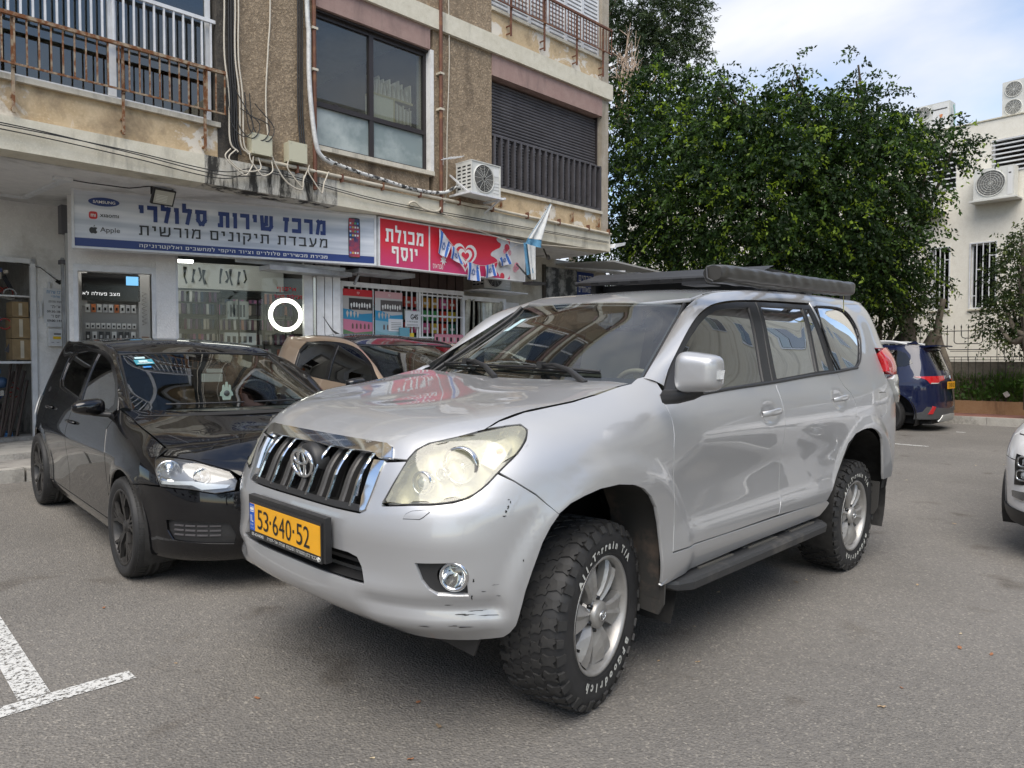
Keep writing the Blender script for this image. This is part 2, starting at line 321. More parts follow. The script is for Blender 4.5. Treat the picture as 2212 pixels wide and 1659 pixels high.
class Shell:
    """body side surface: plan outline curve + offset field over (s, z); s runs from front centre (s0<0) past x=0 (s=0) to rear centre"""
    def __init__(S, outline, knots, bumps=(), st=.01, sig=(3., 2.)):
        c = catmull(outline, 40); L = np.concatenate([[0], np.cumsum(np.hypot(*np.diff(c, axis=0).T))])
        s = np.arange(0, L[-1], .01); x = np.interp(s, L, c[:, 0]); y = np.interp(s, L, c[:, 1])
        # smooth, keeping mirror symmetry at both ends
        def sm(a, odd):
            r = 40; h = a[1:r+1][::-1]; t = a[-r-1:-1][::-1]
            pad = np.concatenate([(-h if odd else h), a, (-t if odd else t)]); return smooth1(pad, 5.)[r:-r]
        x = sm(x, False); y = sm(y, True); i0 = int(np.argmax(x < 0)); off = s[i0-1]+.01*x[i0-1]/(x[i0-1]-x[i0])
        S.s = s-off; S.x = x; S.y = y; tx = np.gradient(x); ty = np.gradient(y); l = np.hypot(tx, ty); S.nx = ty/l; S.ny = -tx/l
        S.s0 = S.s[0]; S.s1 = S.s[-1]; S.z0 = .15; nz = int((2.0-S.z0)/st); zs = S.z0+st*np.arange(nz)
        ks = [k for k, _ in knots]; prof = np.array([pchip([q[0] for q in p], [q[1] for q in p], zs) for _, p in knots])
        ss = np.arange(S.s0-.3, S.s1+.3, st); A = np.zeros((len(ss), nz)); se = np.where(ss < S.s0, 2*S.s0-ss, np.where(ss > S.s1, 2*S.s1-ss, ss))
        for j in range(nz): A[:, j] = pchip(ks, prof[:, j], se)
        A = smooth1(A, sig[0]); A = smooth1(A.T, sig[1]).T; S.D = Grid2(A, ss[0], S.z0, st); S.bumps = bumps
    def P(S, s, z, push=0.):
        s = np.asarray(s, float); z = np.asarray(z, float)
        x = np.interp(s, S.s, S.x); y = np.interp(s, S.s, S.y); nx = np.interp(s, S.s, S.nx); ny = np.interp(s, S.s, S.ny)
        d = S.D.at(s, z)+push
        for b in S.bumps: d = d+b(s, z)
        return np.stack([x+nx*d, y+ny*d, z+0*s], -1)
    def N(S, s, z, e=.006):
        a = S.P(s+e, z)-S.P(s-e, z); b = S.P(s, z+e)-S.P(s, z-e); n = np.cross(a, b); return n/np.linalg.norm(n, axis=-1, keepdims=True)
def arch_bump(s0, z0, r0, r1, h, zlo=-9, zhi=9):
    def f(s, z):
        r = np.hypot(s-s0, (z-z0)); return h*(1-sstep(r0, r1, r))*(z > zlo)
    return f
class TPS:
    def __init__(T, P, v, lam=1e-5):
        P = np.asarray(P, float); n = len(P); T.P = P; K = T.k(P, P)+lam*np.eye(n); Q = np.c_[np.ones(n), P]
        A = np.block([[K, Q], [Q.T, np.zeros((3, 3))]]); T.w = np.linalg.solve(A, np.r_[v, 0, 0, 0])
    def k(T, A, B):
        r2 = ((A[:, None]-B[None])**2).sum(-1)+1e-12; return .5*r2*np.log(r2)
    def at(T, a, b):
        q = np.c_[np.ravel(a), np.ravel(b)]; r = T.k(q, T.P)@T.w[:-3]+T.w[-3]+q@T.w[-2:]; return r.reshape(np.shape(a))
class Height:
    """z = f(x, y), symmetric in y"""
    def __init__(S, pts, lam=1e-5):
        p = np.array(pts, float); q = p*[1, -1, 1]; p = np.vstack([p, q[np.abs(p[:, 1]) > 1e-6]]); S.T = TPS(p[:, :2], p[:, 2], lam)
    def P(S, x, y): x = np.asarray(x, float); y = np.asarray(y, float); return np.stack([x, y, S.T.at(x, y)], -1)
    def N(S, x, y, e=.004):
        fx = (S.T.at(x+e, y)-S.T.at(x-e, y))/2/e; fy = (S.T.at(x, y+e)-S.T.at(x, y-e))/2/e
        n = np.stack([-fx, -fy, np.ones_like(fx)], -1); return n/np.linalg.norm(n, axis=-1, keepdims=True)
def prado_shell():
    outline = [(.85,0),(.845,.2),(.825,.4),(.775,.56),(.675,.70),(.53,.81),(.35,.885),(.15,.925),(-.1,.94),(-.6,.945),(-2.6,.945),(-3.05,.935),(-3.4,.905),(-3.6,.83),(-3.70,.70),(-3.745,.5),(-3.76,.25),(-3.765,0)]
    F = [(.38,-.20),(.44,-.11),(.48,-.035),(.54,.012),(.60,.015),(.66,.0),(.72,.0),(.80,-.002),(.86,-.012),(.90,-.035),(1.0,-.065),(1.08,-.105),(1.13,-.150),(1.18,-.26)]
    F2 = [(.38,-.20),(.44,-.09),(.48,-.03),(.54,.01),(.60,.015),(.66,.0),(.72,.0),(.80,-.002),(.86,-.012),(.90,-.03),(1.0,-.065),(1.08,-.11),(1.13,-.15),(1.18,-.26)]
    K = [(.38,-.12),(.44,-.05),(.5,.0),(.56,.015),(.7,.018),(.8,.015),(.88,.005),(.95,-.035),(1.05,-.085),(1.12,-.14),(1.18,-.22),(1.25,-.36)]
    A = [(.38,-.05),(.5,-.01),(.7,0),(.88,0),(.96,-.012),(1.05,-.05),(1.12,-.1),(1.17,-.15),(1.21,-.21),(1.26,-.32),(1.32,-.5)]
    B = [(.38,-.03),(.5,0),(.9,0),(1.0,-.01),(1.08,-.035),(1.15,-.085),(1.20,-.14),(1.24,-.21),(1.29,-.33),(1.35,-.5)]
    C_ = [(.40,-.06),(.5,-.02),(.58,-.012),(.66,-.02),(.8,-.025),(.95,-.022),(1.08,-.03),(1.16,-.055),(1.22,-.095),(1.27,-.145),(1.32,-.21),(1.4,-.3)]
    Df = [(.40,-.08),(.48,-.045),(.56,-.015),(.64,-.012),(.72,-.03),(.85,-.035),(1.0,-.02),(1.08,-.014),(1.15,-.025),(1.22,-.055),(1.28,-.09),(1.33,-.12),(1.42,-.165),(1.5,-.20),(1.6,-.235),(1.68,-.265),(1.75,-.31),(1.82,-.38)]
    Dr = [(.40,-.08),(.48,-.045),(.56,-.015),(.64,-.012),(.72,-.03),(.85,-.035),(1.0,-.02),(1.08,-.012),(1.15,-.02),(1.22,-.042),(1.28,-.07),(1.33,-.090),(1.5,-.15),(1.65,-.205),(1.75,-.26),(1.82,-.34)]
    R2 = [(.40,-.08),(.48,-.04),(.56,-.015),(.64,-.01),(.72,-.02),(.85,-.02),(1.0,-.012),(1.08,-.008),(1.15,-.015),(1.22,-.035),(1.28,-.06),(1.35,-.08),(1.5,-.125),(1.65,-.18),(1.78,-.25),(1.85,-.33)]
    Q = [(.40,-.06),(.5,-.01),(.7,0),(.9,.0),(1.1,-.005),(1.2,-.02),(1.28,-.045),(1.36,-.07),(1.5,-.12),(1.65,-.18),(1.78,-.25),(1.86,-.34)]
    Qc = [(.40,-.05),(.5,-.01),(.7,.02),(.85,.02),(1.1,.01),(1.2,.005),(1.3,-.01),(1.4,-.04),(1.55,-.11),(1.7,-.17),(1.8,-.23),(1.87,-.32)]
    T = [(.40,-.03),(.5,0),(.7,.01),(.85,-.02),(1.1,-.04),(1.3,-.05),(1.5,-.1),(1.7,-.18),(1.8,-.23),(1.87,-.30)]
    kn = [(-1.475,F),(-1.05,F2),(-.72,K),(-.38,A),(-.05,B),(.38,C_),(.66,Df),(1.35,Dr),(2.1,Dr),(2.5,R2),(2.95,Q),(3.45,Qc),(3.8,T),(4.3,T)]
    bumps = (arch_bump(.02,.47,.52,.60,.014), arch_bump(2.79,.47,.52,.60,.018))
    return Shell(outline, kn, bumps, sig=(4.,2.))
def polo_shell():
    outline = [(.80,0),(.79,.25),(.755,.43),(.66,.62),(.50,.745),(.28,.815),(.05,.835),(-.8,.840),(-2.2,.838),(-2.7,.81),(-2.95,.70),(-3.08,.5),(-3.13,.25),(-3.14,0)]
    F = [(.16,-.10),(.22,-.02),(.32,.01),(.42,.005),(.5,-.0),(.57,-.01),(.64,-.035),(.70,-.07),(.75,-.14),(.80,-.28)]
    K = [(.16,-.10),(.22,-.03),(.32,.0),(.45,.0),(.55,-.005),(.62,-.02),(.68,-.045),(.74,-.09),(.79,-.17),(.85,-.3)]
    A = [(.16,-.05),(.24,-.01),(.5,0),(.62,.0),(.70,-.02),(.77,-.06),(.82,-.12),(.87,-.21),(.93,-.35)]
    B = [(.2,-.03),(.5,-.005),(.66,.0),(.74,-.012),(.80,-.04),(.86,-.095),(.90,-.155),(.95,-.26),(1.0,-.38)]
    D = [(.18,-.06),(.26,-.03),(.34,-.03),(.45,-.025),(.58,-.01),(.70,.0),(.74,-.008),(.82,-.03),(.90,-.055),(.94,-.075),(1.1,-.125),(1.25,-.185),(1.36,-.245),(1.44,-.32)]
    Q = [(.18,-.04),(.26,-.02),(.5,0),(.72,.0),(.80,-.012),(.90,-.045),(1.0,-.08),(1.15,-.14),(1.3,-.20),(1.4,-.26),(1.46,-.33)]
    T = [(.18,-.05),(.26,.0),(.5,.0),(.7,-.02),(.85,-.03),(.95,-.06),(1.2,-.17),(1.35,-.24),(1.45,-.32)]
    return Shell(outline, [(-1.30,F),(-.95,F),(-.68,K),(-.35,A),(.0,B),(.35,D),(2.3,D),(2.6,Q),(3.0,Q),(3.4,T),(3.9,T)], (arch_bump(0,.30,.35,.42,.008), arch_bump(2.47,.30,.35,.42,.010)), sig=(4.,2.))
MARKS = [((1.40,-3.4),(1.545,-.735),.11), ((1.20,-.68),(1.80,-.68),.095), ((-10.58,-1.5),(-10.566,-.65),.10), ((-13.4,-.75),(-13.4,-.9),.1)]
BROWN = dict(loc=(-2.6,-2.6,.13), head=84, scale=(1.1,1.07,1.07))
WHITE = dict(head=-6, loc=(-4.60,2.41,.03), scale=(1.12,1.13,1.11), cluster=[(-.60,.645),(-.80,.63),(-.83,.505),(-.719,.458),(-.63,.448),(-.632,.53)], lamps=[(-.72,.605),(-.728,.52)], strip=[(-.615,.408),(-.72,.415),(-.83,.43),(-.83,.383),(-.732,.362),(-.625,.372)], low=[(-.40,.30),(-.83,.285),(-.85,.215),(-.633,.185),(-.42,.19)], drl=[(-.50,.772),(-.47,.80),(-.60,.77),(-.70,.745),(-.61,.752)])
# ---------------------------------------------------------------- the apartment block with shops; facade frame: x' along the facade (towards the viewer's left), w outwards, z up
FA = math.radians(-1.08); FO = Vector((-4.8, -5.86, 0)); FX = Vector((math.cos(FA), math.sin(FA), 0)); FY = Vector((-math.sin(FA), math.cos(FA), 0))
def Fp(lx, w=0., z=0.): return FO+FX*lx+FY*w+Vector((0,0,z))
def fthing(name, lx, w, z, label, cat, group=None):
    o = empty(name, Fp(lx, w, z), FA, label, cat, group); o['_o'] = (lx, w, z); return o
def fpart(b, name, m, root, parent=None):
    """b is in facade coordinates; root a fthing"""
    x, w, z = root['_o']; b.V = [(v[0]-x, v[1]-w, v[2]-z) for v in b.V]; return b.obj(name, m, parent if parent is not None else root)
def board(name, p0, p1, z0, label=None, cat=None, group=None, parent=None):
    """flat sign frame: local x to the viewer's right, y up, z out of the wall"""
    a = Fp(p0[0], p0[1], z0); b = Fp(p1[0], p1[1], z0); o = empty(name, label=label, cat=cat, group=group, parent=parent)
    M = frame_mat(a, b-a, (0,0,1)); 
    if parent is not None: M = parent.matrix_world.inverted() @ M
    o.matrix_local = M; return o
def T2(o, name, txt, m, x, y, w, h, z=.004, **k): return put_text(name, txt, m, o, Matrix.Translation((x+w/2, y+h/2, z)), fit=(w, h), **k)
def disc(b, cx, cy, rx, ry, z0, z1, n=28, mi=0): return b.prism([(cx+rx*math.cos(t), cy+ry*math.sin(t)) for t in np.linspace(0, 2*math.pi, n+1)[:-1]], z0, z1, mi=mi)
def plaster(name, c1, c2, bs=55., bd=.012, stain=None, ss=.9, streak=False, sr=(.52,.68), flake=None, fr=(.60,.64), base_noise=7., spk=1.06):
    if name in MATS: return MATS[name]
    m = mat(name, c1, .9); nt = m.node_tree; N = nt.nodes; L = nt.links; b = N['Principled BSDF']; tc = N.new('ShaderNodeTexCoord'); geo = N.new('ShaderNodeNewGeometry')
    def noise(sc, det=8, rough=.6, mp=None, dist=0):
        n = N.new('ShaderNodeTexNoise'); n.inputs['Scale'].default_value = sc; n.inputs['Detail'].default_value = det; n.inputs['Roughness'].default_value = rough; n.inputs['Distortion'].default_value = dist
        if mp: q = N.new('ShaderNodeMapping'); q.inputs['Scale'].default_value = mp; L.new(geo.outputs['Position'], q.inputs[0]); L.new(q.outputs[0], n.inputs['Vector'])
        else: L.new(geo.outputs['Position'], n.inputs['Vector'])
        return n
    def mixc(fac, a, bcol):
        x = N.new('ShaderNodeMix'); x.data_type = 'RGBA'; L.new(fac, x.inputs['Factor'])
        if isinstance(a, tuple): x.inputs[6].default_value = (*a, 1)
        else: L.new(a, x.inputs[6])
        x.inputs[7].default_value = (*bcol, 1); return x.outputs[2]
    n1 = noise(base_noise, 10, .7); r1 = ramp(nt, [(.35, c1), (.65, c2)]); L.new(n1.outputs['Fac'], r1.inputs[0]); col = r1.outputs[0]
    nb = noise(bs, 4, .65); rs = ramp(nt, [(.52, (0,0,0)), (.72, (1,1,1))]); L.new(nb.outputs['Fac'], rs.inputs[0])
    col = mixc(rs.outputs[0], col, tuple(min(1, c*spk) for c in c2))
    if flake:
        n = noise(1.6, 10, .62, dist=.6); r = ramp(nt, [(fr[0], (0,0,0)), (fr[1], (1,1,1))]); L.new(n.outputs['Fac'], r.inputs[0]); col = mixc(r.outputs[0], col, flake)
    if stain:
        n = noise(ss, 10, .68, (1.6, 1.6, .35) if streak else None, .4); r = ramp(nt, [(sr[0], (0,0,0)), (sr[1], (1,1,1))]); L.new(n.outputs['Fac'], r.inputs[0]); col = mixc(r.outputs[0], col, stain)
    L.new(col, b.inputs['Base Color']); bp = N.new('ShaderNodeBump'); bp.inputs['Strength'].default_value = .8; bp.inputs['Distance'].default_value = bd; L.new(nb.outputs['Fac'], bp.inputs['Height']); L.new(bp.outputs[0], b.inputs['Normal'])
    return m
M_sprit = plaster('spray plaster tan', (.20,.150,.098), (.30,.23,.155), 32, .03, (.115,.085,.058), 1.1, True, spk=1.7)
M_spritd = plaster('soot stained plaster', (.045,.04,.035), (.11,.095,.075), 60, .02, (.018,.017,.016), 1.5, True, (.35,.6), spk=1.5)
M_para = plaster('parapet paint peeling', (.47,.345,.20), (.58,.45,.285), 40, .003, (.30,.225,.14), 2.2, False, (.50,.66), (.68,.63,.54), (.535,.56), 5.)
M_band = plaster('concrete band', (.55,.51,.40), (.66,.62,.51), 70, .003, (.17,.155,.125), 1.3, True, (.56,.78), None)
M_bandd = plaster('concrete band mouldy', (.40,.375,.31), (.60,.57,.50), 70, .003, (.03,.028,.024), 3.2, True, (.46,.56), None)
M_soffit = plaster('soffit paint', (.64,.635,.62), (.74,.73,.71), 80, .002, (.33,.32,.30), .9, False, (.5,.75), None)
M_lintel = plaster('pink lintel', (.30,.195,.17), (.36,.25,.215), 80, .002, (.20,.14,.125), 2., True, (.5,.75))
M_pier = plaster('pier plaster', (.33,.285,.22), (.43,.38,.31), 60, .015, (.22,.19,.14), 1.5, True, (.5,.7))
M_wallw = plaster('white render', (.72,.71,.69), (.80,.79,.77), 45, .008, (.48,.46,.42), 1.6, False, (.52,.75))
M_sill = plaster('sill marble', (.50,.46,.37), (.60,.56,.47), 60, .001, (.25,.23,.19), 3., True, (.52,.72))
M_rust = mat('rusty steel', (.33,.26,.18), .8, .1, vcol=(.17,.065,.022), vscale=14, vramp=(.42,.55), bump=.001, bscale=60)
M_rustd = mat('brown pipe', (.14,.058,.035), .7, .1, vcol=(.26,.13,.06), vscale=6, vramp=(.5,.7))
M_wmetal = mat('white painted metal', (.66,.67,.68), .4, var=.12, vscale=8)
M_frame = mat('dark bronze frame', (.040,.034,.034), .45, .3)
M_shut = mat('grey shutter', (.085,.080,.085), .5, 0, var=.25, vscale=4)
M_wshut = mat('white shutter', (.58,.59,.60), .55, var=.15, vscale=6)
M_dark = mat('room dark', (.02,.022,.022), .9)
M_wglass = glassmat('window glass', (.45,.50,.48), refl=1.5)
M_frost = mat('frosted glass', (.22,.27,.27), .25, 0, vcol=(.42,.47,.46), vscale=1.6, vramp=(.4,.62), coat=.5)
M_dirtyg = glassmat('dusty glass', (.75,.77,.73), rough=.0, refl=.8, dirt=.03)
M_pvc = mat('cream pvc', (.55,.50,.40), .6, var=.2, vscale=5)
M_cable = mat('cable black', (.02,.02,.02), .6); M_cablew = mat('cable cream', (.56,.51,.42), .6)
M_acw = mat('ac casing', (.62,.62,.58), .5, var=.1, vscale=6)
def ac_unit(root, lx, w0, w1, z0, z1, width, mir=False, thin=False):
    """split unit seen from outside, in facade coordinates; lx = its viewer-left edge"""
    x0, x1 = lx-width, lx; b = MB(); b.box((x0, w0, z0), (x1, w1-.012, z1)); b.box((x0-.004, w0-.004, z1), (x1+.004, w1, z1+.012)); b.box((x0, w1-.012, z0), (x0+.01, w1, z1)); b.box((x1-.01, w1-.012, z0), (x1, w1, z1)); body = fpart(b, 'casing', M_acw, root)
    fx = x1-.10-.30*(width-.2) if not mir else x0+.36*width; r = (z1-z0)*.43; fx = x1-r-.06
    b = MB(); b.lathe([(r, w1-.012), (r, w1+.004), (r*1.05, w1+.006), (r*1.07, w1-.012)], 36, c=(fx, 0, (z0+z1)/2)); fpart(b, 'fan_ring', M_acw, root)
    b = MB(); b.lathe([(0, w1-.011), (r, w1-.011)], 36, c=(fx, 0, (z0+z1)/2)); fpart(b, 'fan_well', M_blackm, root)
    b = MB()
    for k in range(1, 9): b.tube([(fx+r*k/9*math.cos(t), w1+.002, (z0+z1)/2+r*k/9*math.sin(t)) for t in np.linspace(0, 6.283, 29)[:-1]], .0018, 4, closed=True)
    for k in range(12): t = k*math.pi/6; b.bar((fx+.03*math.cos(t), w1+.002, (z0+z1)/2+.03*math.sin(t)), (fx+r*math.cos(t), w1+.002, (z0+z1)/2+r*math.sin(t)), .003)
    fpart(b, 'fan_guard', M_acw, root)
    b = MB()
    for k in range(7):
        zz = z0+.06+k*(z1-z0-.14)/6
        for wq in np.linspace(w0+.04, w1-.09, 3): b.box((x1, wq, zz), (x1+.002, wq+.07, zz+.022))
    fpart(b, 'side_louvre', M_blackm, root); b = MB(); b.box((x0+.03, w1-.012, z1-.16), (x0+.14, w1-.008, z1-.05)); fpart(b, 'service_panel', mat('ac panel', (.70,.70,.68), .4), root); b = MB(); [b.box((x0+.03, w1-.012, z0+.05+k*.05), (x0+.14, w1-.007, z0+.075+k*.05)) for k in range(4)]; fpart(b, 'panel_ribs', MATS['ac panel'], root)['kind'] = 'stuff'
def window_grid(parent, root, x0, x1, z0, z1, w, m, nx, fr=.05, glass=None, zs=()):
    """frame, mullions and a pane per light; x0 is viewer right"""
    f = MB(); f.box((x0, w-.03, z0), (x0+fr, w+.03, z1)); f.box((x1-fr, w-.03, z0), (x1, w+.03, z1)); f.box((x0+fr, w-.03, z0), (x1-fr, w+.028, z0+fr)); f.box((x0+fr, w-.03, z1-fr), (x1-fr, w+.028, z1))
    xs = np.linspace(x0, x1, nx+1)
    for x in xs[1:-1]: f.box((x-fr*.7, w-.028, z0+fr), (x+fr*.7, w+.034, z1-fr))
    for z in zs: f.box((x0+fr, w-.026, z-fr*.6), (x1-fr, w+.038, z+fr*.6))
    fo = fpart(f, 'window_frame', m, root, parent)
    zz = [z0]+list(zs)+[z1]
    for i in range(nx):
        for j in range(len(zz)-1):
            g = MB(); g.box((xs[i]+.01, w-.006, zz[j]+.01), (xs[i+1]-.01, w+.0, zz[j+1]-.01)); fpart(g, 'pane', glass[j] if isinstance(glass, list) else glass, root, fo)
    return fo
def rail(label, x0, x1, zb, zt, wr, sp, posts, zfoot, m, group, r=.007, th=.02):
    t = fthing('balcony_railing', (x0+x1)/2, wr, zfoot, label, 'railing', group)
    b = MB(); b.box((x0, wr-.02, zt-.02), (x1, wr+.02, zt+.015)); fpart(b, 'top_rail', m, t); b = MB(); b.box((x0, wr-.008, zb), (x1, wr+.008, zb+.018)); fpart(b, 'bottom_rail', m, t)
    n = int((x1-x0)/sp)
    for k in range(n+1):
        x = x0+.01+k*sp; b = MB(); b.box((x-r, wr-r, zb+.018), (x+r, wr+r, zt-.02)); fpart(b, 'baluster', m, t)
    for x in posts:
        b = MB(); b.box((x-.013, wr-.045, zfoot), (x+.013, wr-.021, zt-.02)); b.bar((x, .0, zfoot+.05), (x, wr-.02, zfoot+.05), .018); b.bar((x, .0, zfoot+.17), (x, wr-.02, zfoot+.17), .018); b.box((x-.013, wr-.045, zb-.02), (x+.013, wr-.008, zb+.01)); fpart(b, 'post', m, t)
    return t
def build_block():
    B = fthing('apartment_building', 0, 0, 0, 'weathered tan apartment block with shops on its ground floor', 'building')
    P = lambda name, m, *boxes: fpart([b_ := MB(), [b_.box(lo, hi) for lo, hi in boxes]][0], name, m, B)
    D = -.30
    for n in range(3):
        h = 2.82*n; z0, z1 = 3.77+h, 6.27+h
        # slab band
        if n == 0:
            P('slab_band', M_band, ((-4.30, -.25, 3.45), (1.6, .06, 3.775))); P('slab_band', M_bandd, ((1.6, -.25, 3.45), (3.35, .06, 3.775))); P('slab_band', M_band, ((3.35, -.25, 3.45), (14.5, .06, 3.775)))
        else: P('slab_band', M_band, ((-4.34, -.25, 3.45+h), (14.5, .08, 3.73+h)))
        z0 = 3.775 if n == 0 else 3.73+h
        P('spandrel', M_para, ((3.17, D, z0), (9.6, .0, 4.13+h))); P('spandrel', M_sprit, ((0., D, z0), (1.93, -.005, 4.13+h))); P('spandrel', M_para, ((-4.08, D, z0), (-1.25, .0, 4.13+h)))
        P('sill', M_sill, ((3.15, D, 4.13+h), (9.6, .05, 4.185+h))); P('sill', M_sill, ((-.06, D, 4.13+h), (1.93, .055, 4.19+h))); P('sill', M_sill, ((-4.09, D, 4.13+h), (-1.25, .045, 4.18+h)))
        P('column', M_spritd, ((2.93, D, z0), (3.17, .012, z1))); P('column', M_sprit, ((1.93, D, z0), (2.93, .02, z1))); P('column', M_sprit, ((-1.25, D, z0), (-.06 if n == 0 else 0., .02, z1)))
        P('corner_pier', M_pier, ((-4.28, -8.0, z0), (-4.08, .02, z1)))
        P('lintel', M_lintel, ((0.0, D, 5.96+h), (1.93, .03, z1))); P('lintel', M_lintel, ((-4.08, D, 5.93+h), (-1.25, .03, z1))); P('lintel', M_para, ((3.17, D, 6.12+h), (9.6, .0, z1)))
        P('white_reveal', M_wallw, ((-.06, D, 4.19+h), (.0, .035, 5.96+h)))
        P('floor_slab', M_soffit, ((-4.2, -8.0, z1-.01), (14.4, -.31, z1+.25)))
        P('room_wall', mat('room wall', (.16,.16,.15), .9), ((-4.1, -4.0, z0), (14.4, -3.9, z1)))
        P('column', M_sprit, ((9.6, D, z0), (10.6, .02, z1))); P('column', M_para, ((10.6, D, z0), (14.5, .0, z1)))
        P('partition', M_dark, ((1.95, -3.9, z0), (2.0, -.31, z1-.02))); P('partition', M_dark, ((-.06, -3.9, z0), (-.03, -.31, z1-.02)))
        # windows
        if n == 0:
            window_grid(B, B, 0.0, 1.93, 4.19, 5.93, -.10, M_frame, 2, .05, [M_frost, M_dirtyg], (4.76,))
            rb = MB(); rb.box((.0, -.13, 5.93), (1.93, -.02, 5.955)); fpart(rb, 'window_head', M_frame, B); lt = MB(); lt.box((.3, -.115, 4.785), (.36, -.062, 4.81)); lt.box((1.5, -.115, 4.785), (1.56, -.062, 4.81)); fpart(lt, 'window_latch', M_frame, B)
        else: window_grid(B, B, 0.0, 1.93, 4.19+h, 5.93+h, -.10, M_wmetal, 2, .05, M_wglass)
        window_grid(B, B, 3.20, 9.6, 4.19+h, 6.1+h, -.12, M_wmetal, 6, .055, M_wglass)
        P('curtain', mat('curtain', (.10,.12,.11), .9), *[((x, -.42, 4.2+h), (x+.9, -.40, 6.1+h)) for x in (4.3, 6.6, 8.6)])
        if n == 0:
            # roller shutter with its slats, grille of upright bars below
            for k in range(34):
                z = 5.90-.0*k-(k+1)*.0505; b = MB(); b.prism([(-.14, 0), (-.118, .008), (-.112, .025), (-.118, .042), (-.14, .049)], -4.06, -1.27, M=Matrix(((0,0,1,0),(1,0,0,0),(0,1,0,z),(0,0,0,1)))); fpart(b, 'shutter_slat', M_shut, B)
            P('shutter_guide', M_frame, ((-4.08, -.2, 4.18), (-4.05, -.08, 5.93)), ((-1.28, -.2, 4.18), (-1.25, -.08, 5.93)))
            rt = fthing('window_railing', -2.66, .0, 4.18, 'dark grey upright bar railing in front of the closed grey shutter', 'railing')
            b = MB(); b.box((-4.06, -.06, 4.19), (-1.26, .02, 4.23)); fpart(b, 'bottom_rail', M_shut, rt)
            for k in range(19): x = -1.30-k*.1515; b = MB(); b.box((x-.035, -.05, 4.23), (x+.0, .03, 5.01)); fpart(b, 'upright_bar', M_shut, rt)
            b = MB(); b.box((-4.06, -.045, 4.985), (-1.26, .025, 5.005)); fpart(b, 'top_rail', M_shut, rt)
        else:
            for j in range(6):
                x1 = -1.27-j*.468; f = MB(); f.box((x1-.462, -.10, 4.185+h), (x1-.43, -.05, 5.93+h)); f.box((x1-.03, -.10, 4.185+h), (x1, -.05, 5.93+h)); fo = fpart(f, 'shutter_frame', M_wshut, B)
                for k in range(24): b = MB(); z = 4.20+h+k*.071; b.prism([(-.10, 0), (-.062, .01), (-.068, .055), (-.10, .069)], x1-.43, x1-.03, M=Matrix(((0,0,1,0),(1,0,0,0),(0,1,0,z),(0,0,0,1)))); fpart(b, 'louvre', M_wshut, B, fo)
    P('back_mass', M_sprit, ((-4.25, -12, 3.8), (14.4, -8.0, 12.2))); P('roof_band', M_band, ((-4.35, -12, 11.9), (14.5, .1, 12.3)))
    P('side_wall', M_pier, ((14.4, -12, 3.5), (14.5, .05, 12)))
    P('soffit', M_soffit, ((-4.28, -3.6, 3.44), (14.5, -.252, 3.52)))
    # railings
    for n in range(2):
        h = 2.82*n; pre = ['rusted', 'brown'][n]
        rail('rusty balcony railing over the blue and white shop sign' if n == 0 else 'brown railing of the second floor balcony on the left', 3.12, 9.5, 4.26+h, 4.74+h, .12, .1035, (3.35, 4.22, 5.21, 6.2, 7.2, 8.2, 9.2), 3.81+h, M_rust if n == 0 else M_rustd, 'balcony railings')
        rb = fthing('window_guard', 6.3, -.03, 4.7+h, 'white window guard bars above the rusty balcony railing' if n == 0 else 'white window guard bars one floor higher', 'window guard', 'white window guards')
        b = MB(); b.box((3.17, -.05, 5.33+h), (9.5, -.015, 5.37+h)); fpart(b, 'guard_rail', M_wmetal, rb)
        for k in range(60): x = 3.22+k*.105; b = MB(); b.box((x-.009, -.045, 4.81+h), (x+.009, -.024, 5.33+h)); fpart(b, 'guard_bar', M_wmetal, rb)
        b = MB(); b.box((3.17, -.045, 4.79+h), (9.5, -.02, 4.81+h)); fpart(b, 'guard_rail', M_wmetal, rb)
    rail('brown railing before the white louvred shutters at the upper right', -4.22, -1.26, 7.06, 7.50, .14, .082, (-1.6, -2.4, -3.25, -4.0), 6.62, M_rustd, 'balcony railings', .006)
    # bare brackets left on the lower parapet
    for x, z in ((-1.42, 3.86), (-2.55, 3.86), (-3.2, 3.86), (-3.95, 3.86)):
        t = fthing('steel_bracket', x, 0, z, 'rusty empty bracket on the peeling parapet under the shutter', 'bracket', 'empty rusty wall brackets'); b = MB(); b.box((x-.015, .05, z), (x+.015, .075, z+.18)); b.bar((x, 0, z+.03), (x, .06, z+.03), .015); b.bar((x, 0, z+.14), (x, .06, z+.14), .015); fpart(b, 'strap_iron', M_rust, t)
    # downpipes
    for x, zb, lab in ((1.94, 3.60, 'brown downpipe left of the dark upstairs window'), (-.155, 3.60, 'brown downpipe right of the dark upstairs window')):
        t = fthing('downpipe', x, .08, zb, lab, 'pipe', 'brown downpipes'); b = MB(); b.tube([(x, .085, zb), (x, .085, 12)], .028, 10); fpart(b, 'pipe', M_rustd, t); b = MB(); [b.box((x-.04, .0, z), (x+.04, .12, z+.03)) for z in (5.1, 5.62, 7.5, 9.)]; fpart(b, 'clamp', M_pvc, t)
    t = fthing('conduit_pipe', -1, .1, 3.79, 'cream horizontal pipe running along the slab edge', 'pipe'); b = MB(); b.tube([(2.75, .09, 3.835), (1.5, .09, 3.825), (.0, .09, 3.805), (-.8, .09, 3.80), (-1.05, .09, 3.815), (-1.5, .09, 3.80), (-4.28, .09, 3.775)], .024, 10); fpart(b, 'pipe', M_pvc, t)
    for x in (2.2, 1.55, .9, .25, -.5, -1.2, -2., -2.8, -3.6, -4.2): b = MB(); b.box((x-.012, .055, 3.76), (x+.012, .12, 3.86)); fpart(b, 'clip', M_rustd, t)
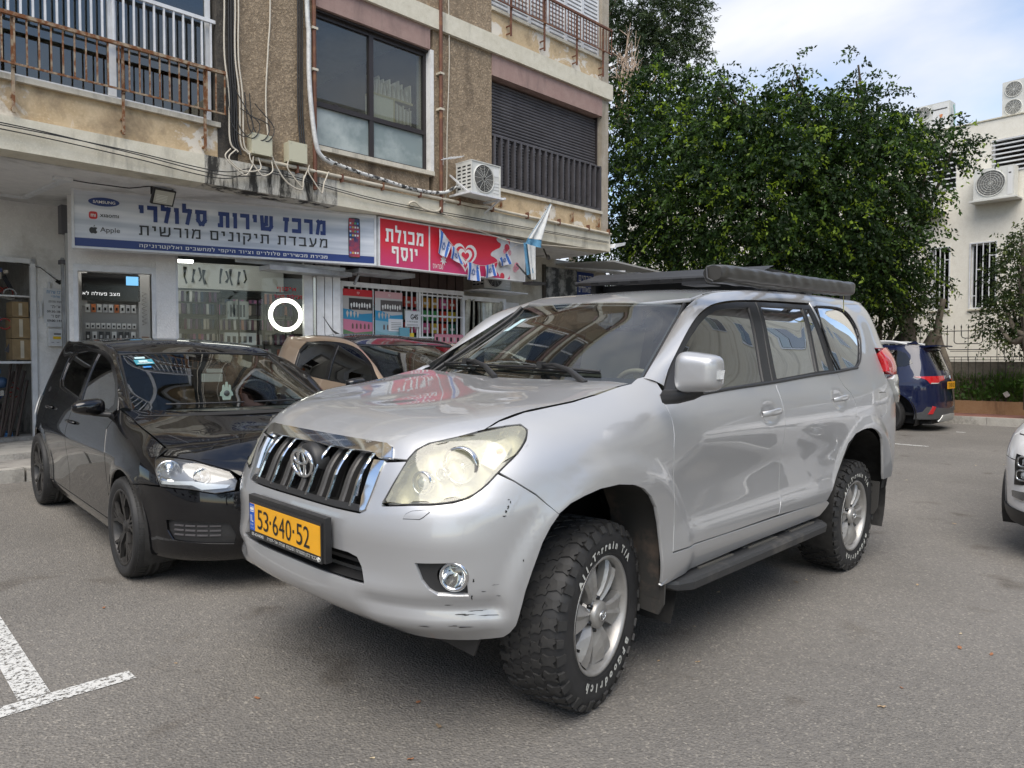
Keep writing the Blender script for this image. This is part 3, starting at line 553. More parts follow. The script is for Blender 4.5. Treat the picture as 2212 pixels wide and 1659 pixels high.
    # junction boxes
    for i, (x, w_) in enumerate(((2.82, .25), (2.34, .24))):
        t = fthing('junction_box', x-w_/2, .02, 3.88, ['cream junction box on the plaster column, left of the two', 'cream junction box nearer the brown downpipe, right of the two'][i], 'junction box', 'cream junction boxes'); b = MB(); b.box((x-w_, .02, 3.885), (x, .14, 4.12)); fpart(b, 'box_body', mat('junction cream', (.52,.50,.37), .5), t); b = MB(); b.box((x-w_-.006, .14, 3.88), (x+.006, .16, 4.125)); [b.box((x-q, .16, z), (x-q+.014, .164, z+.014)) for q in (w_-.01, .03) for z in (3.895, 4.10)]; fpart(b, 'lid', mat('junction cream', (.5,.5,.4)), t)
    # cables
    r_ = np.random.default_rng(11)
    def cable(label, pts, r, m, jit=.012, name='cable', group='cables hanging on the facade'):
        t = fthing(name, pts[0][0], pts[0][1], pts[0][2], label, 'cable', group); c = catmull(pts, 10); c[:, 0] += .3*jit*np.sin(np.arange(len(c))*.35); b = MB(); b.tube(c, r, 6); fpart(b, 'sheath', m, t)
    cable('thick white lagged pipe beside the left brown downpipe', [(2.05,.08,12),(2.05,.09,6.4),(2.02,.1,5.5),(2.03,.11,4.9),(1.99,.12,4.5),(1.95,.13,4.15),(1.85,.12,4.02),(1.7,.1,3.97)], .030, mat('lagging white', (.62,.62,.60), .6, var=.2, vscale=20, bump=.004, bscale=25), .02, 'lagged_pipe', None)
    cable('white taped black pipe running under the dark window to the air conditioner', [(1.85,.12,4.02),(1.6,.11,3.97),(1.3,.11,3.93),(.9,.10,3.90),(.5,.11,3.86),(.1,.11,3.86),(-.2,.12,3.90),(-.35,.15,3.99),(-.5,.2,4.02)], .026, mat('taped lagging', (.60,.60,.58), .7, vcol=(.03,.03,.03), vscale=16, vramp=(.5,.54), bump=.006, bscale=30), .02, 'lagged_pipe', None)
    for i, x in enumerate((2.99, 3.02, 3.05)): cable('%s black cable running down the sooty column' % ['right','middle','left'][i], [(x,.05,12),(x,.05,7),(x-.01,.05,5.2),(x-.02,.06,4.5),(x-.03,.07,4.05),(x-.06,.08,3.85)], .011, M_cable, .02)
    for i, x in enumerate((2.93, 2.97, 3.10)): cable('%s cream cable running down beside the sooty column' % ['right','middle','left'][i], [(x,.06,12),(x+.01,.06,6.5),(x,.07,5.2),(x-.02,.08,4.6),(x-.05,.09,4.0),(x-.12,.10,3.87)], .010, M_cablew, .04)
    for i, x in enumerate((2.09, 2.12, 2.15)): cable('%s black cable beside the white lagged pipe' % ['right','middle','left'][i], [(x,.05,12),(x,.05,7),(x,.05,5),(x,.06,4.3),(x-.03,.08,3.92)], .010, M_cable, .02)
    cable('cream cable crossing the plaster column between the junction boxes', [(2.50,.05,12),(2.52,.05,6.5),(2.55,.06,5.2),(2.60,.06,4.5),(2.58,.10,4.15),(2.56,.12,3.9),(2.35,.12,3.62),(2.15,.12,3.56),(2.1,.1,3.75)], .010, M_cablew, .03)
    cable('cream cable beside the right brown downpipe', [(-.30,.05,12),(-.33,.05,7),(-.33,.06,5.5),(-.27,.07,4.6),(-.27,.08,4.0),(-.2,.09,3.75)], .009, M_cablew, .03)
    for i, (a, s_, zz) in enumerate(((14, .10, 3.70), (14, .14, 3.66), (9, .16, 3.72))):
        cable(['long black wire sagging along the slab edge, upper', 'long black wire sagging along the slab edge, lower', 'thin black wire drooping below the balcony'][i], [(a,.10,zz+.02),(7,.11,zz-.02-s_*.2),(5.3,.12,zz-.04),(4.2,.12,zz-s_*.6),(3.2,.12,zz-s_),(2.6,.12,3.72-.03*i),(1.0,.1,3.62-.03*i),(-1,.1,3.61-.03*i),(-4.2,.1,3.62-.02*i)][:(9 if i < 2 else 6)], .006, M_cable, .0, 'wire')
    for i in range(5):
        x = r_.uniform(1.9, 3.1); cable('loose loop of cream cable under the junction boxes', [(x,.14,3.88),(x-.1*r_.uniform(-1,1),.15,3.75),(x-.25*r_.uniform(.2,1),.16,3.55+r_.uniform(0,.1)),(x-.35*r_.uniform(.5,1),.15,3.70),(x-.3,.12,3.85)], .008, M_cablew, .03)
    for i in range(4):
        x = r_.uniform(2.7, 3.1); cable('loose loop of black cable by the sooty column', [(x,.1,4.5+r_.uniform(-.2,.2)),(x-.2,.16,4.25),(x-.12,.16,4.05),(x+.03,.1,4.2),(x+.05,.08,4.6)], .006, M_cable, .03)
    cable('grey hose stub sticking out of the slab edge', [(.35,.07,3.60),(.45,.10,3.64),(.35,.10,3.68),(.2,.1,3.61),(-.05,.1,3.60),(-.15,.09,3.68)], .016, M_pvc, .0, 'hose', None)
    t = fthing('tv_aerial', -.2, .1, 4.45, 'small metal aerial beside the right brown downpipe', 'aerial'); b = MB(); b.bar((-.10,.2,4.36), (-.42,.25,4.44), .012); [b.bar((-.14-.06*k,.1,4.37+.015*k), (-.14-.06*k,.34,4.37+.015*k), .007) for k in range(5)]; b.bar((-.17,.1,4.3), (-.17,.1,4.42), .015); fpart(b, 'rods', M_wmetal, t)
    # air conditioner over the slab
    t = fthing('air_conditioner', -.75, .3, 3.9, 'white air conditioner on brackets above the red grocery sign', 'air conditioner', 'air conditioners'); ac_unit(t, -.43, .10, .45, 3.90, 4.36, .60)
    b = MB(); b.bar((-.38, .0, 3.885), (-.38, .5, 3.885), .03); b.bar((-1.08, .0, 3.885), (-1.08, .5, 3.885), .03); b.bar((-.38,.45,3.885), (-1.08,.45,3.885), .03); b.bar((-.38, .02, 4.2), (-.38, .42, 3.9), .022); b.bar((-1.05, .02, 3.70), (-1.05, .42, 3.88), .022); fpart(b, 'bracket', M_wmetal, t)
    # bookshelf behind the dark window
    t = fthing('bookcase', .5, -.5, 4.6, 'pale bookcase crammed with papers behind the dark upstairs window', 'bookcase'); b = MB()
    b.box((.20, -.29, 5.13), (.92, -.13, 5.16)); b.box((.52,-.29,4.80), (.545,-.13,5.13)); fpart(b, 'shelf_board', mat('pale wood', (.45,.40,.22), .6), t); b = MB(); b.box((.545, -.29, 4.80), (.92, -.135, 5.13)); fpart(b, 'side_panel', mat('cream board', (.62,.62,.55), .6), t)
    for k in range(26):
        x = .22+k*.026; hh = r_.uniform(.16, .27); b = MB(); tl = r_.uniform(-.03, .05); b.add([(x,-.28,5.16),(x+.018,-.28,5.16),(x+.018+tl,-.28,5.16+hh),(x+tl,-.28,5.16+hh),(x,-.14,5.16),(x+.018,-.14,5.16),(x+.018+tl,-.14,5.16+hh),(x+tl,-.14,5.16+hh)], [(4,5,6,7),(0,1,5,4),(1,2,6,5),(2,3,7,6),(3,0,4,7)]); fpart(b, 'paper_file', mat('paper %d' % (k % 3), [(.55,.53,.47),(.40,.37,.31),(.62,.61,.58)][k % 3], .8), t)
    for k in range(13):
        x = .22+k*.022; hh = r_.uniform(.2, .28); b = MB(); b.box((x, -.28, 4.83), (x+.016, -.14, 4.83+hh)); fpart(b, 'paper_file', mat('paper %d' % (k % 3), (.5,.5,.5)), t)
    return B
# ---------------------------------------------------------------- car helpers shared by all vehicles
def paint(name, base, metal=.0, rough=.4, flake=.0, coatr=.02, var=.0):
    m = mat(name, base, rough, metal, coat=1., coatr=coatr, spec=.5 if metal else .1)
    nt = m.node_tree; N = nt.nodes; L = nt.links; b = N['Principled BSDF']; b.inputs['Coat IOR'].default_value = 1.55
    tc = N.new('ShaderNodeTexCoord')
    if var:   # thin dust film
        n = N.new('ShaderNodeTexNoise'); n.inputs['Scale'].default_value = 2.2; n.inputs['Detail'].default_value = 8; L.new(tc.outputs['Object'], n.inputs['Vector'])
        r = ramp(nt, [(.3, base), (.75, tuple(c*(1-var)+.25*var for c in base))]); L.new(n.outputs['Fac'], r.inputs[0]); L.new(r.outputs[0], b.inputs['Base Color'])
        r2 = ramp(nt, [(.35, (coatr,)*3), (.75, (coatr+.10*var,)*3)]); L.new(n.outputs['Fac'], r2.inputs[0]); L.new(r2.outputs[0], b.inputs['Coat Roughness'])
    return m
M_rubber = mat('tyre rubber', (.022,.022,.023), .62, 0, var=.25, vscale=9, bump=.0006, bscale=90)
M_tread = mat('tread rubber', (.034,.033,.032), .7, 0, vcol=(.018,.018,.018), vscale=14, bump=.0012, bscale=60)
M_alloy = mat('alloy', (.40,.39,.375), .40, .6, var=.12, vscale=20)
M_alloyd = mat('dark alloy', (.045,.043,.042), .42, .4, var=.2, vscale=20)
M_black = mat('black plastic', (.022,.022,.023), .45, 0, bump=.0003, bscale=300)
M_gloss = mat('gloss black', (.008,.008,.009), .12, 0)
M_blackm = mat('matt black', (.008,.008,.008), .8, 0)
M_chrome = mat('chrome', (.72,.73,.74), .07, 1.)
M_disc = mat('brake metal', (.12,.11,.10), .5, .8)
M_white = mat('white print', (.75,.75,.72), .6)
M_whitel = mat('tyre letter white', (.55,.55,.51), .7, var=.3, vscale=30)
M_red = mat('red lamp', (.45,.008,.012), .12, 0, coat=1)
M_clear = mat('clear lamp', (.62,.64,.64), .12, .3, coat=1)
M_orange = mat('amber', (.7,.22,.03), .25)
M_glass_ws = glassmat('windscreen glass', (.80,.86,.82), refl=1.05)
M_glass_side = glassmat('side glass', (.32,.34,.31), refl=3.)
M_glass_dark = glassmat('privacy glass', (.07,.075,.075), refl=4.); M_glass_tint = glassmat('tinted glass', (.06,.065,.065), refl=.9); M_glass_plain = glassmat('plain glass', (.35,.38,.37), refl=1.0)
M_trim = mat('interior beige', (.42,.39,.32), .8)
M_trimd = mat('interior dark', (.035,.035,.035), .8)
def arc_text(name, txt, r, a0, step, y, m, parent, size=.05, flipdir=1, bold=0.):
    """letters set one by one round a circle in the xz plane, facing +y"""
    V = []; F = []
    for i, ch in enumerate(txt):
        if ch == ' ': continue
        me = text_mesh(ch, size=size, bold=bold); a = a0+step*i; n = len(me.vertices); k = len(V)
        # local up = outward (flipdir 1) ; reading direction clockwise seen from +y
        up = Vector((math.cos(a), 0, math.sin(a)))*flipdir; rt = Vector((math.sin(a), 0, -math.cos(a)))*flipdir
        if flipdir > 0: rt = Vector((-math.sin(a), 0, math.cos(a)))*-1
        rt = up.cross(Vector((0,1,0))); c = Vector((math.cos(a)*r, y, math.sin(a)*r))
        for v in me.vertices: V.append(c+rt*v.co.x*-1*-1+up*v.co.y)
        for p in me.polygons: F.append([j+k for j in p.vertices])
        bpy.data.meshes.remove(me)
    return link(name, mesh(name, V, F, m), parent)
def emblem_ovals(name, m, parent, M, R=.055, t=.006):
    """ring with two crossed inner ovals"""
    b = MB()
    def oval(cx, cy, rx, ry, z=0, r=t): b.tube([(cx+rx*math.cos(a), cy+ry*math.sin(a), z) for a in np.linspace(0, 2*math.pi, 29)[:-1]], r, 6, closed=True)
    oval(0, 0, R*1.18, R*.86, 0, t*1.2); oval(0, 0, R*.36, R*.82, .002, t); oval(0, R*.38, R*.86, R*.42, .003, t)
    o = b.obj(name, m, parent); o.matrix_local = M; return o
def wheel(parent, loc, R=.40, W=.25, rim=.225, style='six', side=1, steer=0., mr=None, tread='road', letters=False, yo=0., emb=True):
    """axle along y; outer face towards +y*side; loc = centre of the outer rim face"""
    w = empty('wheel', loc, 0, parent=parent); w.rotation_euler = (0, 0, math.radians(steer)+(math.pi if side < 0 else 0)); mr = mr or M_alloy
    b = MB(); sw = W*.10
    prof = [(rim*.985, .004), (rim+.004, .010), (rim+.018, .012), (rim+(R-rim)*.30, .018), (rim+(R-rim)*.55, .021), (rim+(R-rim)*.80, .016), (R-.016, .002), (R-.005, -.012), (R-.003, -W*.3), (R-.001, -W/2), (R-.003, -W*.7), (R-.005, -W+.012), (R-.016, -W+.002), (rim+(R-rim)*.6, -W-.012), (rim, -W)]
    b.lathe(prof, 72); t = b.obj('tyre', M_rubber, w)
    if letters: b2 = MB(); [b2.lathe([(rr-.0015, .0185), (rr, .0205), (rr+.0015, .0185)], 72) for rr in (rim+.014, rim+.076)]; b2.obj('sidewall_rib', M_rubber, w)
    tb = MB()
    if tread == 'at':
        n = 34; rr = np.random.default_rng(3)
        rows = [(.0, .050, 'sh'), (-.054, .044, 'c'), (-.097, .044, 'c'), (-.140, .044, 'c'), (-.186, .050, 'sh2')]
        for ri, (y0, wd, ty) in enumerate(rows):
            for k in range(n):
                a = 2*math.pi*(k+.5*(ri % 2)+.12*ri)/n; da = 2*math.pi/n*(.37 if ty == 'c' else .36)*(1 if k % 2 else .84)
                h = .015; top = R+.003
                q_ = rr.uniform(-.14, .14, 10); jag = [(-1+q_[0], -1), (-.35, -.70+q_[1]), (.15, -1.1), (1+q_[2], -.8), (.68, .0), (1, .85+q_[3]), (.3, 1.12), (-.15, .66), (-1, 1.0+q_[4]), (-.62, .1)]
                if ri % 2: jag = [(-x, y) for x, y in jag][::-1]
                yy = y0-wd/2; V = []; hw = wd/2*(.96 if ty == 'c' else 1)
                for lev, rad in ((0, top-h), (1, top)):
                    for (x, y) in jag:
                        aa = a+x*da*(1 if lev else 1.05)+(y*.018 if ty == 'c' else 0); py = yy+y*hw*(1 if lev else 1.04); rd = rad
                        if ty == 'sh' and y > 0 and lev: rd -= .006*y; py += .004
                        if ty == 'sh2' and y < 0 and lev: rd += .006*y
                        V.append((rd*math.cos(aa), py, rd*math.sin(aa)))
                m = len(jag); tb.add(V, [tuple(range(m, 2*m))]+[(i, (i+1) % m, (i+1) % m+m, i+m) for i in range(m)])
                if ty == 'sh':   # side biters running down the sidewall
                    V = []; dl = .046 if k % 2 else .030
                    for (rad, py) in ((top-.006, .012), (top-dl, .0265), (top-dl-.004, .018), (top-.014, .0)):
                        for s_ in (-.75, .75): V.append((rad*math.cos(a+s_*da), py, rad*math.sin(a+s_*da)))
                    tb.add(V, [(0,2,3,1),(2,4,5,3),(4,6,7,5),(0,1,7,6),(0,6,4,2),(1,3,5,7)])
    else:
        n = 60
        for k in range(n):
            a = 2*math.pi*k/n
            for sgn, y0, y1 in ((1, -.002, -W*.30), (-1, -W*.70, -W+.002)):
                V = []
                for rad in (R-.006, R+.0015):
                    for (aa, yy) in ((a-.038, y0), (a+.038, y0), (a+.038+sgn*.03, y1), (a-.038+sgn*.03, y1)): V.append(((rad-(.008 if (yy in (-.002, -W+.002)) else 0))*math.cos(aa), yy, (rad-(.008 if (yy in (-.002, -W+.002)) else 0))*math.sin(aa)))
                tb.add(V, [(4,5,6,7),(0,1,5,4),(1,2,6,5),(2,3,7,6),(3,0,4,7)])
        for y0, y1 in ((-W*.34, -W*.47), (-W*.53, -W*.66)): tb.lathe([(R-.008, y0), (R+.002, y0-.001), (R+.002, y1+.001), (R-.008, y1)], 72)
    tr_ = tb.obj('tread', M_tread, w); tr_['kind'] = 'stuff'
    rb = MB(); rb.lathe([(rim, .004), (rim+.006, .008), (rim+.004, .013), (rim-.006, .012), (rim-.012, .002), (rim-.020, -.03), (rim-.026, -.09), (rim-.03, -W+.02), (rim, -W)], 72)
    if style == 'six':
        for k in range(6):
            a = 2*math.pi*k/6+.18; ca, sa = math.cos(a), math.sin(a)
            def pt(r, q, y): return (r*ca-q*sa, y, r*sa+q*ca)
            rs = [.052, .09, .13, .17, .203]; hw = [.028, .034, .048, .062, .072]; yy = [-.018, -.006, .0, .0, -.006]
            cs = []
            for r, h, y in zip(rs, hw, yy):
                cs.append([pt(r, -h, y-.045), pt(r, -h, y-.014), pt(r, -h*.80, y-.002), pt(r, -h*.1, y-.007), pt(r, h*.18, y+.002), pt(r, h*.86, y-.020), pt(r, h, y-.026), pt(r, h, y-.05)])
            rb.grid(cs, 0, False)
        rb.lathe([(.0, -.012), (.03, -.012), (.052, -.016), (.062, -.030), (.072, -.050)], 36)
        cb = MB(); cb.lathe([(0, .008), (.046, .007), (.054, .001), (.056, -.016)], 36)
        cap = None
        for k in range(6):
            a = 2*math.pi*k/6+.18+math.pi/6; rb.lathe([(0, -.010), (.008, -.010), (.010, -.03)], 10, c=(.062*math.cos(a), 0, .062*math.sin(a)), mi=1)
        rb.tube([(.17, -.03, -.09), (.165, .0, -.092)], .006, 8, mi=1)
    else:
        n = 10
        for k in range(5):
            for j in (-1, 1):
                a = 2*math.pi*(k)/5+.3; b_ = a+j*.30
                p0 = (.035*math.cos(a), -.02, .035*math.sin(a)); p1 = (rim*.55*math.cos(a+j*.10), -.006, rim*.55*math.sin(a+j*.10)); p2 = (rim*.96*math.cos(b_), -.004, rim*.96*math.sin(b_)); p3 = (rim*.96*math.cos(a+j*.06), -.006, rim*.96*math.sin(a+j*.06))
                rb.bar(p0, p1, .026, .02, up=(0,1,0)); rb.bar(p1, p2, .016, .02, up=(0,1,0)); rb.bar(p1, p3, .012, .02, up=(0,1,0))
        rb.lathe([(0, -.004), (.028, -.004), (.045, -.012), (.055, -.04)], 28); cb = MB(); cb.lathe([(0, .0), (.026, .0), (.03, -.004)], 24)
    rb.obj('rim', [mr, M_gloss], w); c = cb.obj('centre_cap', mr, w)
    if style == 'six' and emb: emblem_ovals('emblem', M_chrome, w, frame_mat((0, .013, 0), (-1,0,0), (0,0,1)), .022, .0022)
    db = MB(); db.lathe([(.03, -.07), (rim*.72, -.07), (rim*.72, -.09), (.03, -.09)], 40); db.box((-.06, -.13, rim*.35), (.06, -.05, rim*.8)); db.lathe([(0, -.12), (rim-.03, -.13)], 32, mi=1); db.obj('brake_disc', [M_disc, M_blackm], w)
    if letters:
        arc_text('lettering', 'BFGoodrich', rim+.046, math.radians(218), .158, .0222, M_whitel, w, .046, 1, .0022)
        arc_text('lettering', 'All-Terrain T/A', rim+.046, math.radians(40), .120, .0222, M_whitel, w, .040, 1, .0022)
    return w
def dark_shell(S, parent, s0, s1, z0, z1, holes, push=-.022):
    o = panel('inner_shell', S, [(s0, z0), (s1, z0), (s1, z1), (s0, z1)], M_blackm, parent, holes=holes, res=.08, hem=0, push=push, both=True)
def wheel_well(parent, x, zc, r, y0, y1, sides=(1, -1), a0=-25):
    b = MB(); 
    for s in sides:
        P = []
        for k in range(25):
            a = math.radians(a0+(205-a0)*k/24); P.append([(x+r*math.cos(a), s*y0, zc+r*math.sin(a)), (x+r*math.cos(a), s*y1, zc+r*math.sin(a))])
        b.grid(P, 0, True); b.add([(x, s*y0, zc)]+[p[0] for p in P], [(0, i, i+1) for i in range(1, 25)])
    return b.obj('wheel_arch_liner', mat('arch liner', (.022,.021,.02), .7, 0, var=.5, vscale=20, bump=.004, bscale=30), parent)
# ---------------------------------------------------------------- silver off-roader
def build_prado():
    S = prado_shell()
    car = empty('silver_suv', (0, 0, .028), 0, 'silver four-wheel-drive car with roof rack and rolled awning parked at centre', 'car'); car.rotation_euler = (-.033, 0, 0)
    MP = paint('silver paint', (.48,.485,.495), .58, .42, var=.06)
    # ---- hood height field
    pts = [tuple(S.P(s, z)) for s in (-1.475, -1.35, -1.2, -1.05, -.95, -.85, -.75, -.66) for z in (1.10, 1.125, 1.145)]
    pts += [tuple(S.P(s, z)) for s, z in ((-.6,1.15),(-.568,1.143),(-.529,1.167),(-.485,1.185),(-.341,1.216),(-.193,1.232),(-.041,1.247),(.122,1.271),(.28,1.30))]
    pts += [(.60,0,1.178),(.4,0,1.212),(.1,0,1.252),(-.15,0,1.283),(-.30,0,1.302),(.42,.45,1.205),(.15,.45,1.247),(-.15,.45,1.288),(-.36,.45,1.312),(-.40,.68,1.318)]
    H = Height(pts, 1e-5)
    zt = lambda s: float(pchip([-1.475,-1.0,-.8,-.6,-.5], [1.115,1.118,1.135,1.152,1.18], s))
    fr = [(s, zt(s)) for s in np.linspace(-1.475, -.60, 22)]
    shut = [(-.568,1.158),(-.529,1.172),(-.485,1.187),(-.341,1.216),(-.193,1.232),(-.041,1.247),(.122,1.271),(.28,1.302),(.34,1.315)]
    low = [(-1.475,1.092),(-1.01,1.091),(-.985,1.052),(-.918,1.052),(-.889,1.086),(-.835,1.110),(-.70,1.132)]
    P2 = [tuple(S.P(s, z)[:2]) for s, z in fr+shut]; half = P2+[(-.36, .62), (-.325, .4), (-.30, .2), (-.295, 0.)]
    o1 = panel('hood', H, half+[(x, -y) for x, y in half[::-1] if y > 1e-6], MP, car, res=.035, hem=0)
    up = panel('hood_front', S, low+fr[::-1][:1]+[(s, z) for s, z in fr[::-1][1:]], MP, o1, res=.022, hem=.012, both=True)
    # ---- front bumper with openings
    intake = [(-1.475,.712),(-1.227,.712),(-1.12,.712),(-1.074,.703),(-1.051,.672),(-1.028,.614),(-1.2,.617),(-1.475,.619)]
    fog = [(-.836,.716),(-.696,.723),(-.672,.71),(-.659,.679),(-.650,.606),(-.754,.609),(-.784,.627),(-.81,.656)]
    hl = [(-.979,.896),(-.952,.965),(-.912,1.049),(-.883,1.084),(-.831,1.106),(-.76,1.120),(-.699,1.130),(-.60,1.145),(-.535,1.155),(-.46,1.166),(-.397,1.171),(-.377,1.155),(-.402,1.123),(-.443,1.088),(-.488,1.056),(-.54,1.019),(-.595,.972),(-.649,.940),(-.707,.924),(-.78,.915),(-.857,.910)]
    archf = [(-.515,.44),(-.495,.457),(-.477,.485),(-.465,.542),(-.45,.609),(-.428,.673),(-.411,.716),(-.388,.775),(-.357,.827),(-.322,.868)]
    bump = [(-1.475,.40),(-1.0,.42),(-.62,.425),(-.56,.43)]+archf+[(-.409,.940),(-.486,.988),(-.545,1.014)]+[(-.60,.967),(-.652,.934),(-.709,.919),(-.78,.910),(-.857,.905),(-.985,.890)]+[(-.985,.905),(-.957,.967),(-.918,1.044),(-1.062,1.030),(-1.056,.95),(-1.048,.869),(-1.075,.855),(-1.2,.854),(-1.475,.856)]
    i2 = [(-1.4755,.712)]+intake[1:-1]+[(-1.4755,.619)]
    bump2 = [(-1.475,.40),(-1.0,.42),(-.62,.425),(-.56,.43)]+archf+[(-.409,.940),(-.486,.988),(-.545,1.014)]+[(-.60,.967),(-.652,.934),(-.709,.919),(-.78,.910),(-.857,.905),(-.985,.890)]+[(-.985,.905),(-.957,.967),(-.918,1.044),(-1.062,1.030),(-1.056,.95),(-1.048,.869),(-1.075,.855),(-1.2,.854),(-1.475,.856),(-1.475,.712)]+intake[1:-1]+[(-1.475,.619)]
    def crease(P, v2):     # the raised chin shape and the channel above it
        s, z = v2[:, 0], v2[:, 1]; g = sstep(-1.10, -.98, s)*(1-sstep(-.56, -.50, s)); d = -.020*g*np.exp(-((z-.555)/.028)**2)+.010*np.exp(-((z-.50)/.03)**2)*g
        d += -.012*(1-sstep(-1.10, -1.0, s))*np.exp(-((s+1.04)/.03)**2)*0; d += .006*np.exp(-((z-.79)/.05)**2)*(1-sstep(-.75, -.5, s))
        return P+S.N(s, z)*d[:, None]
    bp = panel('front_bumper', S, bump2, MP, car, holes=[fog], res=.022, hem=.03, fn=crease); bp['label'] = 'silver front bumper with black scrapes at its left corner'
    bp2 = link('front_bumper_half', None, bp); bpy.data.objects.remove(bp2)
    panel('bumper_side', S, bump2, MP, bp, holes=[fog], res=.022, hem=.03, fn=crease, mirror=True)
    panel('bumper_underside', S, [(-1.475,.40),(-.6,.425),(-.6,.445),(-1.475,.42)], MP, bp, res=.04, hem=.05, both=True)
    # scrapes
    sc = MB()
    M_scr = mat('scrape black', (.012,.012,.012), .6)
    for (s, z, w, h) in ((-.515,.905,.006,.016),(-.522,.89,.007,.012),(-.505,.92,.005,.012),(-.528,.876,.012,.006),(-.512,.93,.008,.004),(-.62,.545,.07,.005),(-.66,.535,.05,.005),(-.59,.552,.03,.004),(-.655,.50,.05,.004),(-.70,.505,.03,.003),(-.64,.60,.006,.02),(-.635,.66,.005,.014),(-.60,.62,.012,.003),(-.545,.60,.012,.003),(-.72,.57,.03,.003),(-.95,.55,.02,.006),(-.46,.72,.004,.012),(-.80,.5,.05,.0025),(-.56,.64,.02,.002),(-.58,.53,.05,.003)):
        w *= .6; h *= .42; r = rng.uniform(.3, 1.5, 12); pl = [(s+w*math.cos(t)*r[i], z+h*math.sin(t)*r[i]) for i, t in enumerate(np.linspace(0, 6.28, 13)[:-1])]
        v2 = np.array(pl); V = S.P(v2[:, 0], v2[:, 1])+S.N(v2[:, 0], v2[:, 1])*.0012; V = crease(V, v2); sc.add(V, [tuple(range(12))])
    sc.obj('scrape', M_scr, bp)
    # ---- fenders, doors, quarters
    sh2 = [(s, z-.005) for s, z in shut]
    archr = [(-.322,.871),(-.271,.903),(-.204,.924),(-.123,.941),(-.016,.945),(.088,.931),(.157,.907),(.215,.868),(.262,.815),(.292,.74),(.310,.66),(.318,.58),(.334,.481)]
    fend = [(-.538,1.022),(-.484,.994),(-.405,.945)]+archr+[(.385,.50),(.392,.602),(.408,.715),(.411,.849),(.411,1.048),(.427,1.146),(.431,1.186),(.430,1.23),(.47,1.275),(.476,1.318),(.445,1.338),(.40,1.330),(.345,1.307)]+sh2[::-1][1:-1]+[(-.550,1.162),(-.46,1.171),(-.39,1.176),(-.371,1.157),(-.396,1.122),(-.437,1.087),(-.482,1.055)]
    panel('front_fender', S, fend, MP, car, res=.025, both=True)
    fl = lambda pts, dx: [(s+dx, z) for s, z in pts]
    d1 = [(.396,.606),(.412,.715),(.415,.849),(.415,1.048),(.431,1.146),(.435,1.186),(.438,1.236),(.56,1.245),(.68,1.262),(1.04,1.284),(1.474,1.300),(1.488,1.285),(1.485,1.247),(1.486,1.148),(1.500,.997),(1.498,.867),(1.487,.664),(1.462,.601),(.9,.601)]
    d2 = [(1.466,.600),(1.491,.664),(1.502,.867),(1.504,.997),(1.490,1.148),(1.489,1.247),(1.492,1.285),(1.483,1.302),(1.9,1.323),(2.375,1.345),(2.427,1.256),(2.501,1.209),(2.541,1.148),(2.544,.962),(2.436,.900),(2.372,.828),(2.313,.754),(2.27,.699),(2.216,.640),(2.139,.583),(1.825,.590)]
    def handle(door, s0, z0):
        V = MB()
        def lo(pts): return [tuple(S.P(s, z)+S.N(s, z)*h) for s, z, h in pts]
        P = []
        for k, t in enumerate(np.linspace(-1, 1, 15)):
            hgt = .034*(1-t**4)+.002; wd = .0185-.005*abs(t); s = s0+t*.102; z = z0+.004*t; n = S.N(s, z); c = S.P(s, z)+n*hgt; P.append([tuple(c+np.array([0,0,wd*math.cos(a)])+n*(.007*math.sin(a))) for a in np.linspace(0, 2*math.pi, 13)])
        V.grid(P); return V.obj('door_handle', MP, door)
    M_cup = mat('silver paint recess', (.42,.43,.45), .3, .75, coat=1)
    for name, d, (hs, hz) in (('front_door', d1, (1.325, 1.148)), ('rear_door', d2, (2.29, 1.180))):
        def dent(P, v2, hs=hs, hz=hz):
            q = np.sqrt(((v2[:, 0]-hs)/.108)**2+((v2[:, 1]-hz)/.056)**2); return P-S.N(v2[:, 0], v2[:, 1])*(.022*(1-sstep(.55, 1.0, q)))[:, None]
        outs = panel(name, S, d, MP, car, res=.018 if name == 'front_door' else .02, both=True, fn=dent)
        for i, dr in enumerate(outs):
            h = handle(dr, hs, hz)
            if i: h.data = h.data.copy(); h.scale = (1, -1, 1)
    gq = [(2.352,1.749),(2.55,1.757),(2.701,1.760),(2.80,1.757),(2.869,1.746),(2.925,1.722),(2.957,1.685),(2.978,1.64),(2.97,1.574),(2.93,1.52),(2.876,1.462),(2.81,1.405),(2.731,1.371),(2.6,1.362),(2.377,1.352)]
    rarch = [(2.544,.958),(2.624,.974),(2.70,.979),(2.784,.976),(2.85,.966),(2.907,.950),(2.965,.925),(3.007,.890),(3.030,.84),(3.045,.77),(3.06,.70),(3.076,.641)]
    quarter = rarch+[(3.10,.60),(3.39,.60),(3.70,.58),(4.485,.58),(4.485,.95),(3.62,.98),(3.60,1.10),(3.45,1.10),(3.30,1.20),(3.20,1.30),(3.17,1.42),(3.18,1.50),(3.5,1.50),(3.62,1.55),(3.62,1.82),(3.3,1.825),(2.9,1.800),(2.5,1.790),(2.345,1.785),(2.345,1.72),(2.40,1.35),(2.381,1.345),(2.433,1.258),(2.507,1.211),(2.547,1.148)]
    fuel = [(2.998,1.194),(3.03,1.200),(3.14,1.200),(3.162,1.190),(3.16,1.08),(3.148,1.050),(3.04,1.030),(3.012,1.045)]
    for q in panel('rear_quarter', S, quarter, MP, car, holes=[gq, chaikin(fuel, 1)], res=.028, both=True):
        pass
    panel('fuel_flap', S, [(s*.0+ (s-3.08)*.955+3.08, (z-1.115)*.955+1.115) for s, z in chaikin(fuel, 1)], MP, car, res=.03)
    panel('tailgate', S, [(3.63,.96),(4.485,.96),(4.485,1.80),(3.63,1.80)], MP, car, res=.06, both=True)
